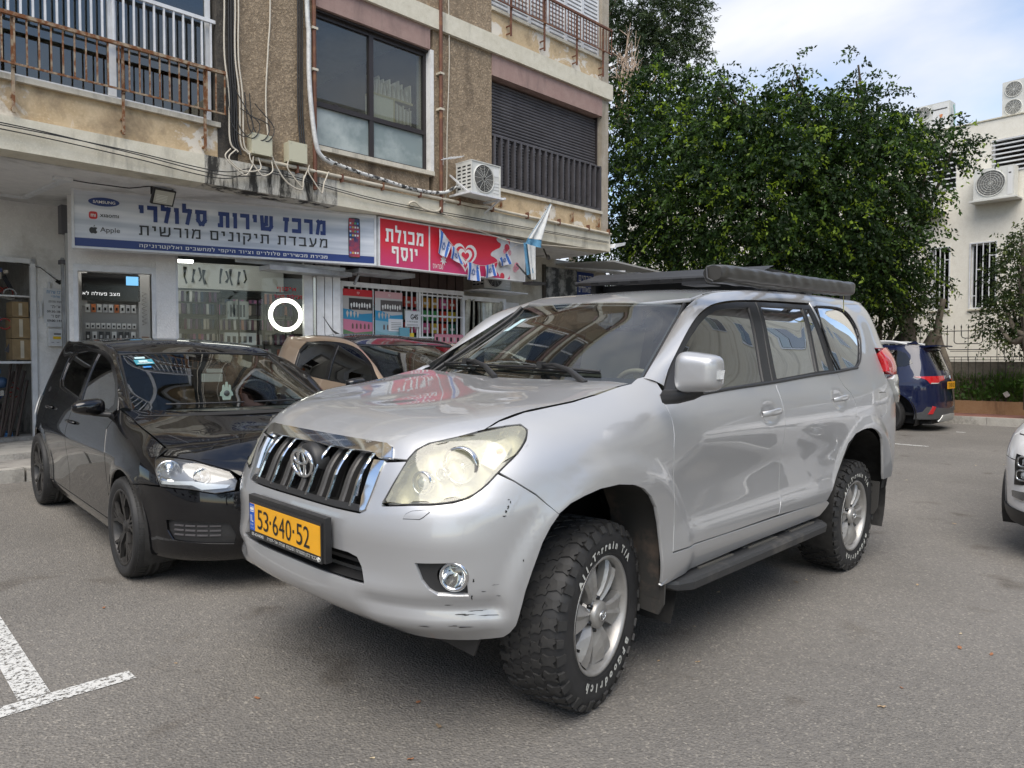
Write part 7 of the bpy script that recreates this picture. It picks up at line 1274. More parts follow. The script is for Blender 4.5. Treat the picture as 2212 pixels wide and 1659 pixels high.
    for i in range(50):
        p, e = It[i], O[i]; w = np.linalg.norm(e-p); n = np.cross(It[min(i+1, 49)]-It[max(i-1, 0)], e-p); n /= np.linalg.norm(n)+1e-9; n = n if n@np.array([.25,.7,.65]) > 0 else -n
        cur.append([p+(e-p)*u+n*(.18*w*math.sin(math.pi*u)) for u in np.linspace(0, 1, 7)])
    loft('roof_side', cur, cant, car, both=True, flip=True)
    Rf = Height([(p[0], p[1], p[2]+.004) for p in It[18::3]]+[(-1.04,0,1.316),(-1.15,0,1.355),(-1.35,0,1.395),(-1.6,0,1.418),(-2.0,0,1.422),(-2.4,0,1.405),(-2.88,0,1.35),(-1.06,.3,1.312)], 1e-4)
    kk = [i for i in range(50) if It[i, 0] < -1.1]; ro = [(-1.05, 0), (-1.07, .3)]+[(It[i, 0], It[i, 1]-.004) for i in kk]+[(-2.93, .3), (-2.95, 0)]; rf = panel('roof', Rf, ro+[(x, -y) for x, y in ro[::-1] if y > 1e-6], roofm, car, res=.07, hem=.03)
    # tail
    tg = panel('tailgate', S, [(3.26,.985),(c1,.985),(c1,1.36),(3.115,1.36),(3.14,1.15)], roofm if rear == 'plain' else MPn, car, holes=[[(3.30,1.02),(c1-.001,1.02),(c1-.001,1.30),(3.22,1.30)]], res=.05, both=True) if False else None
    panel('tailgate_frame', S, [(3.255,.985),(3.33,.985),(3.26,1.29),(c1,1.29),(c1,1.36),(3.105,1.36),(3.135,1.15)], MPn, car, res=.05, both=True); panel('rear_window', S, [(3.32,.985),(c1,.985),(c1,1.30),(3.25,1.30)], M_glass_tint, car, res=.06, hem=0, push=-.005, both=True)
    for s in (1, -1):
        tl = [(2.86,.86),(3.0,.90),(3.25,.93),(3.42,.93),(3.42,.82),(3.30,.78),(3.1,.74),(2.98,.74)] if rear != 'outlander' else [(2.80,.890),(2.95,.895),(3.15,.90),(3.50,.905),(3.50,.84),(3.30,.82),(3.22,.785),(3.06,.785),(3.0,.845),(2.9,.875)]
        panel('tail_lamp', S, tl, M_red, car, res=.04, push=.008, hem=.02, mirror=s < 0)
        # headlamp
        if front == 'slim': panel('lamp_cover', S, hl, MPn, car, res=.04, hem=.01, mirror=s < 0)
        else:
            h = empty('headlight', parent=car); panel('headlight_lens', S, hl, glassmat('clear lens', (.88,.9,.9), refl=1.3, dirt=.03), h, res=.04, push=.002, hem=0, mirror=s < 0)
            panel('headlight_housing', S, hl, mat('lamp grey', (.22,.22,.23), .3, .5), h, res=.03, push=-.05, hem=-.05, mirror=s < 0)
            for sx, z, r in ((-.50,.685,.058),(-.72,.668,.040)):
                pp = Vector(S.P(sx, z)*[1, s, 1]); n = Vector(S.N(sx, z)*[1, s, 1]); n = Vector((n.x+.9, n.y*.7, 0)).normalized(); M = frame_mat(pp-n*.03, Vector((0,0,1)).cross(n), (0,0,1)); b = MB(); b.lathe([(0, -.03), (r*.6, -.02), (r, .008), (r*1.1, .012), (r*1.15, -.01)], 28, axis='z', M=M); b.lathe([(0, .012), (r*.28, .008), (r*.3, -.03)], 16, axis='z', M=M); b.obj('reflector', M_chrome, h)
            panel('running_light', S, [(-.45,.622),(-.66,.628),(-.72,.604),(-.86,.612),(-.88,.628),(-.74,.640),(-.66,.650),(-.44,.640)], mat('lamp strip', (.7,.72,.74), .2, .3), h, res=.03, push=-.012, hem=.02, mirror=s < 0)
            q_ = np.array(hl); MB().tube((S.P(q_[:, 0], q_[:, 1])+S.N(q_[:, 0], q_[:, 1])*.001)*[1, s, 1], .003, 5, closed=True).obj('lamp_gasket', M_black, h)
        # mirror
        mr = empty('side_mirror', parent=car); P = []
        for v in np.linspace(-math.pi/2, math.pi/2, 16):
            row = []
            for u in np.linspace(0, 2*math.pi, 29):
                p = lambda a, e: math.copysign(abs(a)**e, a); cy, cz = p(math.cos(v), .7)*p(math.cos(u), .7), p(math.cos(v), .7)*p(math.sin(u), .7); x = -.56+max(.055*math.sin(v), -.02); y = .885-mdy+.098*cy; z = .975+.052*cz*(1-.25*cy); row.append((x, s*y, z))
            P.append(row)
        b = MB(); b.grid(P, 0, True, flip=s < 0); b.obj('mirror_shell', roofm if front != 'polo' else MPn, mr); b = MB(); b.tube([(-.50, s*.76, .925), (-.54, s*.80, .928), (-.56, s*.86, .935)], .018, 8); b.obj('mirror_arm', M_black, mr)
        for hs, hz in ((1.33,.80),(2.13,.845)): n = S.N(hs, hz); b = MB(); b.tube([tuple((S.P(hs+t*.075, hz)+n*(.030*(1-t**4)+.002))*[1, s, 1]) for t in np.linspace(-1, 1, 9)], .011, 8); b.obj('door_handle', MPn, car)
        for wx in (0, -2.47): wheel(car, (wx+wdx, s*(.826-wdy), .300), R=.305, W=.21, rim=.222 if wheelstyle == 'multi' else .20, style=wheelstyle, side=s, mr=wm or M_alloyd, emb=False)
        wheel_well(car, 0, .30, .37, .5, .815, sides=(s,)); wheel_well(car, -2.47, .30, .37, .5, .815, sides=(s,))
    panel('inner_shell', S, [(-.45,.24),(-.44,.5),(-.36,.70),(-.3,.78),(.2,.88),(.4,.92),(c1-.1,.92),(c1-.1,.28),(2.92,.28),(2.85,.5),(2.7,.66),(2.47,.72),(2.2,.66),(2.1,.5),(2.06,.26),(.42,.26),(.36,.5),(.2,.66),(0,.72),(-.2,.66),(-.34,.5),(-.40,.26)], M_blackm, car, res=.09, hem=0, push=-.02, both=True)
    b = MB(); b.box((-3.0, -.55, .17), (.40, .55, .30)); b.box((-2.9, -.68, .30), (-.42, .68, .34)); b.box((.5,-.40,.2),(.66,.40,.62)); b.box((-.35,-.5,.25),(.5,.5,.72)); b.obj('underbody', M_blackm, car)
    b = MB(); b.grid([[(x, y, z) for y in np.linspace(-.64, .64, 9)] for x, z in ((-.25, .93), (-.5, .94), (-.72, .90), (-.75, .6))]); b.box((-2.5,-.55,.4), (-2.3,.55,1.12)); b.obj('dashboard', M_trimd, car)
    for y in (.33, -.33): b = MB(); b.box((-1.75, y-.22, .3), (-1.3, y+.22, .62)); b.prism([(-1.75,.6),(-1.62,.6),(-1.78,1.10),(-1.90,1.08)], y-.21, y+.21, M=Matrix(((1,0,0,0),(0,0,1,0),(0,1,0,0),(0,0,0,1)))); b.box((-1.90, y-.11, 1.10), (-1.82, y+.11, 1.25)); b.obj('seat', M_trimd, car)
    b = MB(); b.tube([(-.92+.10*math.sin(t), .33+.17*math.cos(t), .96+.15*math.sin(t)) for t in np.linspace(0, 6.283, 25)[:-1]], .014, 6, closed=True); b.obj('steering_wheel', M_black, car)
    b = MB(); b.box((-1.0, -.10, 1.19), (-.97, .10, 1.25)); b.obj('rearview_mirror', M_black, car)
    for (y0, y1) in ((.55, .05), (-.02, -.5)):
        wl = lambda y: np.array([np.interp(y, ws[1][:, 1], ws[1][:, k]) for k in range(3)])+np.array([.01, 0, .018]); MB().tube([wl(y) for y in np.linspace(y0, y1, 7)], .006, 6).obj('wiper', M_black, car)
    return car, S
def build_cars():
    MBk = paint('black paint', (.0025,.0025,.0035), 0., .25, coatr=.01)
    polo, S = hatch('black_hatchback', 'small black hatchback parked nose-out at the left', MBk, (-.078, -2.05, .118), 86.0, .034)
    st = MB()
    ws_ = [c for c in polo.children if c.name.startswith('windscreen')][0]; n = np.array([.42, 0, .90])
    def onws(y, t):
        L0 = [(-.30,.690,.958),(-.50,.655,1.03),(-.75,.612,1.135),(-1.0,.572,1.25),(-1.10,.555,1.297)]; p = np.array([np.interp(t, [0,.25,.5,.85,1], [q[k] for q in L0]) for k in range(3)]); w = 1-abs(y/p[1])**2.2; bu = .03*math.sin(math.pi*t)*w; return np.array([p[0]+(.17*(1-t)+.06*t)*w+bu*.5, y, p[2]+.018*t*w+bu*.7])
    def dec(name, y0, y1, t0, t1, m, off=.006): b = MB(); b.grid([[onws(y, t)+n*off for t in (t0, t1)] for y in (y0, y1)]); return b.obj(name, m, polo)
    dec('teal_sticker', -.50, -.385, .76, .86, mat('sticker teal', (.04,.25,.32), .5)); dec('sticker_stripe', -.49, -.395, .775, .785, M_white, .008); dec('sticker_badge', -.475, -.42, .80, .84, mat('sticker pale', (.5,.6,.6)), .008); dec('white_sticker', -.485, -.42, .88, .92, mat('sticker pale', (.5,.6,.6))); dec('blue_sticker', -.47, -.42, .69, .72, mat('sticker blue', (.03,.2,.5), .5))
    T = put_text('sticker_word', 'ידידים', M_white, polo, frame_mat(Vector(onws(-.443, .79)+n*.010), (0,1,0), (-.9,0,.42)), fit=(.07, .016), rtl=True)
    hm = empty('hanging_charm', (-.80, .10, 1.02), parent=polo); b = MB(); pl = [(-.028,-.05),(.028,-.05),(.036,-.02),(.05,-.02),(.046,.005),(.034,.02),(.03,.06),(.018,.065),(.012,.03),(.006,.085),(-.006,.085),(-.012,.03),(-.018,.065),(-.03,.06),(-.034,.02),(-.046,.005),(-.05,-.02),(-.036,-.02)]
    b.prism(pl, -.004, .004, M=Matrix(((0,0,1,0),(1,0,0,0),(0,1,0,0),(0,0,0,1)))); b.obj('hand_shape', mat('charm pale', (.55,.65,.62), .4), hm); b = MB(); b.lathe([(0,.006),(.022,.006),(.024,-.006)], 16, axis='x'); b.tube([(0,0,.08),(-.02,-.03,.2)], .0015, 4); b.obj('eye_disc', mat('charm dark', (.05,.07,.1), .3), hm)
    b = MB(); b.box((-.99,-.02,1.10), (-.93,.12,1.16)); b.box((-.935,.0,1.17), (-.93,.12,1.20)); b.obj('toll_box', mat('device grey', (.3,.32,.32), .4), polo)
    for i in range(3): b = MB(); b.lathe([(0,.004),(.02,.004),(.022,0)], 14, axis='z', c=(-.60+.0*i, -.02+.055*i, .965)); b.obj('dash_button', mat('button gold', (.45,.42,.25), .3, .6), polo)
    rr = panel('rear_sticker_sheet', S, [(2.62,.74),(2.72,.74),(2.74,.90),(2.66,.91)], M_white, polo, res=.05, hem=0, push=.012, mirror=True)
    # brown crossover with black roof behind
    MBr = paint('bronze paint', (.33,.245,.175), .35, .35, var=.05); MRb = paint('roof black paint', (.010,.010,.011), 0., .3, coatr=.03)
    br, _ = hatch('brown_crossover', 'brown crossover with a black roof parked behind the black hatchback', MBr, BROWN['loc'], BROWN['head'], .034, scale=BROWN['scale'], roofm=MRb, glass=M_glass_tint, wm=M_alloy, cant=MBr, quality=.05, front='plain')
    b = MB(); b.tube([(-2.55,0,1.40),(-2.72,.0,1.46),(-2.95,0,1.62)], .008, 6, rs=[.02,.008,.004]); b.obj('roof_aerial', M_black, br)
    # white hatchback beyond
    MWh = paint('white paint', (.80,.80,.80), 0., .35, coatr=.02, var=.02)
    hatch('white_hatchback', 'white car almost hidden behind the brown crossover', MWh, (-4.2, -3.3, .16), 84, .034, scale=(1.0,1.0,1.0), quality=.08, front='polo')
    # dark blue estate seen from behind
    MBl = paint('dark blue paint', (.005,.009,.038), 0., .3, coatr=.015); lowm = mat('bumper grey plastic', (.06,.062,.065), .55)
    bl, S = hatch('blue_suv', 'dark blue SUV seen from its rear beyond the silver car', MBl, (-13.73, -4.72, .0), -90, 0, scale=(1.155,1.08,1.235), glass=M_glass_tint, low=lowm, wdx=.13, rear='outlander', quality=.05, front='plain')
    c1 = float(S.s1)
    panel('bumper_cladding', S, [(2.80,.25),(c1,.25),(c1,.40),(3.3,.42),(3.0,.44),(2.93,.36),(2.82,.34)], lowm, bl, res=.06, push=.012, hem=.03, both=True); panel('skid_plate', S, [(3.25,.22),(c1,.22),(c1,.32),(3.35,.31)], mat('skid silver', (.45,.46,.45), .4, .5), bl, res=.06, push=.022, hem=.03, both=True)
    for o in panel('fog_reflector', S, [(3.02,.33),(3.10,.33),(3.16,.44),(3.10,.45)], M_red, bl, res=.05, push=.022, hem=.02, both=True): pass
    panel('lamp_white_strip', S, [(3.07,.787),(3.22,.787),(3.28,.80),(3.07,.80)], M_clear, bl, res=.05, push=.014, hem=.01, both=True); panel('chrome_garnish', S, [(3.505,.86),(3.56,.86),(3.56,.905),(3.505,.905)], M_chrome, bl, res=.05, push=.012, hem=.02, both=True)
    for s in (1, -1): MB().tube(catmull([(-.95, s*.55, 1.33), (-1.15, s*.56, 1.395), (-1.7, s*.565, 1.425), (-2.3, s*.56, 1.44), (-2.62, s*.55, 1.395)], 6), .018, 8).obj('roof_rail', M_wmetal, bl); panel('side_window', S, [(2.30,1.03),(2.66,1.05),(2.78,1.10),(2.66,1.25),(2.50,1.30),(2.33,1.30)], M_glass_tint, bl, res=.06, hem=0, push=.004, mirror=s < 0)
    b = MB(); b.prism([(-2.70,1.365),(-3.05,1.375),(-3.06,1.355),(-2.75,1.325)], -.52, .52, M=Matrix(((1,0,0,0),(0,0,1,0),(0,1,0,0),(0,0,0,1)))); b.prism([(-2.45,1.40),(-2.62,1.455),(-2.66,1.40)], -.02, .02, M=Matrix(((1,0,0,0),(0,0,1,0),(0,1,0,0),(0,0,0,1)))); b.obj('roof_spoiler', MBl, bl)
    pl = empty('number_plate', (-3.155, -.0, .76), parent=bl); b = MB(); b.box((-.006,-.24,-.055), (.0,.24,.055)); pf = b.obj('plate_face', mat('plate yellow', (.83,.40,.015), .35), pl); put_text('digit', '73·805·02', mat('plate black', (.01,.01,.01), .4), pl, frame_mat((-.008, 0, 0), (0,-1,0), (0,0,1)), fit=(.40, .07))
    # white SUV nose at the right edge
    wh, S = hatch('white_suv', 'white SUV nose cut off by the right edge of the photo', MWh, WHITE['loc'], WHITE['head'], .012, wdy=.20, mdy=.14, scale=WHITE['scale'], wm=M_alloy, quality=.03, front='slim', low=M_black)
    for o in panel('lamp_cluster', S, WHITE['cluster'], M_gloss, wh, res=.03, push=.004, hem=.02, both=True): pass
    for s in (1, -1):
        for sx, z in WHITE['lamps']:
            P = S.P(sx, z)*[1, s, 1]; n = Vector(S.N(sx, z)*[1, s, 1]); n = Vector((n.x+.6, n.y, 0)).normalized(); M = frame_mat(Vector(P)+n*.004, Vector((0,0,1)).cross(n), (0,0,1)); b = MB(); q = [(.05*math.copysign(abs(math.cos(t))**.6, math.cos(t)), .032*math.copysign(abs(math.sin(t))**.6, math.sin(t)), .004) for t in np.linspace(0, 6.283, 25)[:-1]]; b.tube([M @ Vector(v) for v in q], .006, 6, closed=True); b.obj('lamp_ring', M_chrome, wh); b = MB(); b.lathe([(0,.012),(.018,.008),(.028,-.004)], 18, axis='z', M=M); b.obj('lamp_lens', mat('projector lens', (.3,.33,.35), .05, .2, coat=1), wh)
    panel('chrome_strip', S, WHITE['strip'], mat('grey chrome', (.35,.36,.37), .15, .9), wh, res=.04, push=.012, hem=.03, both=True); panel('lower_cladding', S, WHITE['low'], M_black, wh, res=.05, push=.012, hem=.03, both=True); panel('day_light', S, WHITE['drl'], M_clear, wh, res=.03, push=.008, hem=.02, both=True)
# ---------------------------------------------------------------- white building, fence, planting
def wframe(name, label, cat, group=None, o=(-19.8, -1.65, 0)):
    e = empty(name, label=label, cat=cat, group=group); e.matrix_local = frame_mat(Vector(o), (.088, .996, 0), (0,0,1)); return e
def build_white():
    B = wframe('white_building', 'two storey white rendered building with barred windows at the right', 'building'); MWp = plaster('white facade', (.70,.665,.575), (.77,.74,.655), 45, .004, (.40,.37,.32), .55, True, (.58,.80))
    def bx(n, m, *bs, p=B): b = MB(); [b.box(lo, hi) for lo, hi in bs]; return b.obj(n, m, p)
    # wall pieced round the openings
    op = [(-1.54,-.81,5.9,6.9), (.0,.78,6.12,6.98), (-1.38,-.93,2.74,4.4), (-.44,.14,2.74,4.42), (.95,1.5,2.74,4.4), (-3.6,-2.8,5.9,6.9), (-3.2,-2.7,2.74,4.4)]
    xs = sorted({-12.0, 6.0}|{v for o in op for v in o[:2]})
    for x0, x1 in zip(xs[:-1], xs[1:]):
        cuts = sorted([(o[2], o[3]) for o in op if o[0] <= x0+1e-6 and o[1] >= x1-1e-6]); z = -.5
        for a, b in cuts+[(7.5, 7.5)]:
            if a > z: bx('wall_panel', MWp, ((x0, z, -.3), (x1, a, 0)))
            z = b
    bx('parapet_cap', MATS['concrete band'], ((-12, 7.5, -.32), (6, 7.53, .03))); bx('roof_deck', M_dark, ((-12, 7.2, -8), (6, 7.3, -.3)))
    for (x0, x1, z0, z1) in op:
        f = bx('window', M_wmetal, ((x0, z0, -.14), (x0+.04, z1, -.08)), ((x1-.04, z0, -.14), (x1, z1, -.08)), ((x0+.04, z0, -.14), (x1-.04, z0+.04, -.08)), ((x0+.04, z1-.04, -.14), (x1-.04, z1, -.08)))
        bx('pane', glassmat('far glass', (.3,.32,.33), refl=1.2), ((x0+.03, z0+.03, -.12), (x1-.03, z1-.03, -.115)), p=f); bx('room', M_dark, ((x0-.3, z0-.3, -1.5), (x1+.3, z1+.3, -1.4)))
        bx('curtain', mat('blind pale', (.45,.45,.44), .8), ((x0+.04, z0+.04, -.2), (x0+.04+.18*(x1-x0), z1-.04, -.18)), p=B)
        if z0 < 4:
            g = wframe('window_grille', 'white grille on the %s lower window of the white building' % ('leftmost' if x0 < -3 else 'second' if x0 < -1 else 'third' if x0 < .5 else 'rightmost'), 'grille', 'white window grilles')
            bx('grille_frame', M_wmetal, ((x0-.02, z0-.02, .0), (x0+.01, z1+.02, .03)), ((x1-.01, z0-.02, 0), (x1+.02, z1+.02, .03)), ((x0+.01, z0-.02, 0), (x1-.01, z0+.01, .03)), ((x0+.01, z1-.01, 0), (x1-.01, z1+.02, .03)), p=g)
            n = 4
            for k in range(1, n): x = x0+(x1-x0)*k/n; bx('upright_bar', M_wmetal, ((x-.012, z0+.01, .005), (x+.012, z1-.01, .025)), p=g)
            for k in range(1, 5): z = z0+(z1-z0)*k/5; i = [0,2,1,3][k-1] % n; bx('cross_bar', M_wmetal, ((x0+(x1-x0)*i/n+.012, z-.012, .008), (x0+(x1-x0)*(i+1)/n-.012, z+.012, .022)), p=g)
        else:
            g = wframe('window_grille', 'white horizontal bars on %s upper window of the white building' % ('the right' if x0 > -.5 else 'the middle' if x0 > -2 else 'the left'), 'grille', 'white window grilles')
            for k in range(8): z = z0+.03+(z1-z0-.06)*k/7; bx('cross_bar', M_wmetal, ((x0, z-.016, .0), (x1, z+.016, .03)), p=g)
    bx('sill', MATS['concrete band'], ((-1.42, 2.70, 0), (-.90, 2.74, .06)), ((-.48, 2.70, 0), (.18, 2.74, .06)))
    def ac(x0, x1, z0, z1, label, d0=.08, d1=.42, fans=1, tray=True):
        g = wframe('air_conditioner', label, 'air conditioner', 'air conditioners on the white building'); bx('casing', M_acw, ((x0, z0, d0), (x1, z1, d1)), p=g); n = fans; r = (z1-z0)/n*.42; cx_ = x0+r+.06
        for k in range(n):
            cz_ = z0+(z1-z0)*(k+.5)/n; b = MB(); b.tube([(cx_+r*math.cos(t), cz_+r*math.sin(t), d1+.01) for t in np.linspace(0, 6.28, 25)[:-1]], .012, 5, closed=True); b.obj('fan_ring', M_acw, g); b = MB(); disc(b, cx_, cz_, r, r, d1+.002, d1+.004, 24); b.obj('fan_well', mat('fan grey', (.16,.16,.15), .6), g)
            b = MB(); [b.tube([(cx_+r*q/6*math.cos(t), cz_+r*q/6*math.sin(t), d1+.012) for t in np.linspace(0, 6.28, 21)[:-1]], .004, 4, closed=True) for q in range(1, 6)]; [b.bar((cx_, cz_, d1+.012), (cx_+r*math.cos(t), cz_+r*math.sin(t), d1+.012), .005) for t in np.linspace(0, 6.28, 13)]; b.obj('fan_guard', M_acw, g)
        bx('service_panel', mat('ac panel', (.7,.7,.68), .4), ((cx_+r+.05, z0+.05, d1), (x1-.03, z1-.05, d1+.008)), p=g); bx('grille_mark', M_disc, ((cx_+r+.07, z1-.2, d1+.008), (x1-.06, z1-.17, d1+.012)), p=g)
        if tray: bx('bracket', M_acw, ((x0-.08, z0-.04, 0), (x1+.08, z0, d1+.05))); 
        return g
    ac(-.28, .60, 5.44, 6.2, 'large white air conditioner under the right upper window of the white building'); ac(-1.93, -1.12, 5.34, 6.07, 'air conditioner half covered by the tree branches')
    ac(.14, 1.1, 7.54, 8.43, 'cream double fan unit on the roof edge at the top right', -.6, -.2, 2, False); g = ac(-1.94, -1.06, 7.5, 8.32, 'cream double fan unit with orange logo on the roof left of the tiles', -.6, -.2, 2, False)
    b = MB(); [disc(b, -1.27, 7.98-.03*k, .05-.008*k, .012, -.19, -.188, 12) for k in range(3)]; b.obj('orange_logo', M_orange, g); b = MB(); b.tube([(-1.0, 8.2, -.3), (-.95, 7.9, -.25), (-.97, 7.6, -.25)], .02, 6); b.obj('pipe', mat('pipe teal', (.2,.35,.33), .5), g)
    # tiled roof behind the parapet
    T = wframe('tiled_roof', 'grey blue tiled roof between the two rooftop units', 'roof'); MT = mat('roof tile', (.13,.16,.21), .5, 0, var=.3, vscale=6)
    tb = MB(); P = [[(u, .0, 0) for u in (0,)]]; b = MB(); b.lathe([(.10, 0), (.10, .42)], 6, axis='z', a0=0, a1=math.pi, M=None); tm = b.me('roof_tile', MT)
    for r_ in range(6):
        for c in range(14):
            o = bpy.data.objects.new('roof_tile', tm); COL.objects.link(o); o.parent = T; o.matrix_local = Matrix.Translation((-1.0+.19*c-.12*r_, 7.50+.085*r_, -1.0-.30*r_)) @ Matrix.Rotation(math.radians(164), 4, 'X') @ Matrix.Rotation(math.pi, 4, 'Z')
    return B
def leaf_mesh(name, C3, D3, size, mats, pm, seed=0, wid=.5, droop=.5):
    """many little folded leaves at points C3 with directions D3"""
    r = np.random.default_rng(seed); n = len(C3); D = D3/np.linalg.norm(D3, axis=1, keepdims=True); U = r.normal(size=(n, 3)); U -= (U*D).sum(1, keepdims=True)*D; U /= np.linalg.norm(U, axis=1, keepdims=True)+1e-9; s = (size*r.uniform(.7, 1.25, n))[:, None]
    N_ = np.cross(D, U); a = C3; b = C3+D*s*.45+U*s*wid*.5+N_*s*.08; c = C3+D*s; d = C3+D*s*.45-U*s*wid*.5+N_*s*.08
    V = np.stack([a, b, c, d], 1).reshape(-1, 3); me = bpy.data.meshes.new(name); me.vertices.add(4*n); me.vertices.foreach_set('co', V.ravel()); idx = np.arange(4*n, dtype=np.int32)
    me.loops.add(4*n); me.loops.foreach_set('vertex_index', idx); me.polygons.add(n); me.polygons.foreach_set('loop_start', np.arange(0, 4*n, 4, dtype=np.int32)); me.polygons.foreach_set('loop_total', np.full(n, 4, np.int32))
    for m in mats: me.materials.append(m)
    me.polygons.foreach_set('material_index', pm.astype(np.int32)); me.update(calc_edges=True); return me
def leafmat(name, c, tr=.3, rough=.5):
    if name in MATS: return MATS[name]
    m = bpy.data.materials.new(name); MATS[name] = m; m.use_nodes = True; nt = m.node_tree; N = nt.nodes; L = nt.links; b = N['Principled BSDF']; b.inputs['Base Color'].default_value = (*c, 1); b.inputs['Roughness'].default_value = rough; b.inputs['Specular IOR Level'].default_value = .25
    t = N.new('ShaderNodeBsdfTranslucent'); t.inputs[0].default_value = (c[0]*1.5, c[1]*1.5, c[2]*.7, 1); mx = N.new('ShaderNodeMixShader'); mx.inputs[0].default_value = tr; L.new(b.outputs[0], mx.inputs[1]); L.new(t.outputs[0], mx.inputs[2]); L.new(mx.outputs[0], N['Material Output'].inputs[0]); return m
def foliage(blobs, per, nleaf, size, seed, twig=.55, bright=.12, wid=.5, dens=1., gravity=.5, shell=.45):
    """twigs leave the blob volumes outwards and droop; returns leaf centres, directions, material index"""
    r = np.random.default_rng(seed); Cs = []; Ds = []; Ms = []
    for (c, rad) in blobs:
        c = np.array(c); rad = np.array(rad); vol = float(np.prod(rad))**(2/3); k = int(per*vol*dens)
        for _ in range(k):
            d = r.normal(size=3); d /= np.linalg.norm(d); q = r.uniform(shell, 1.0)**.6; lump = 1+.22*math.sin(d[0]*5+c[0]*3)*math.sin(d[1]*6+c[1])+.12*r.normal(); p0 = c+d*rad*q*lump; dirn = d*np.array([1,1,.6])+np.array([0,0,.25])+r.normal(size=3)*.35; dirn /= np.linalg.norm(dirn); L = twig*r.uniform(.5, 1.2); n = nleaf; t = np.linspace(.1, 1, n)[:, None]
            P = p0+dirn*t*L+np.array([0,0,-gravity])*(t**2)*L; dd = np.tile(dirn, (n, 1))*.4+np.array([0,0,-1.])*t*gravity*.8+r.normal(size=(n, 3))*.65+np.array([0,0,-.35]); Cs.append(P+r.normal(size=(n, 3))*.02); Ds.append(dd)
            young = r.uniform() < bright; Ms.append(np.where((t[:, 0] > .55) & young, 2, r.choice([0, 0, 1])))
    return np.vstack(Cs), np.vstack(Ds), np.concatenate(Ms)
def pxy(x, y, dep):
    """direction helper: a point seen from the photographer's spot at a given horizontal distance"""
    R_ = Vector((-math.sin(_a), math.cos(_a), 0)); F_ = Vector((-math.cos(_a), -math.sin(_a), 0)); return Vector((CAM.x, CAM.y, 0))+F_*dep+R_*(dep*(x-1106)/1600)+Vector((0,0,CAM.z+dep*(776-y)/1600))
def limb(b, pts, r0, r1, n=8):
    c = catmull(pts, 6); b.tube(c, r0, n, rs=list(np.linspace(r0, r1, len(c))))
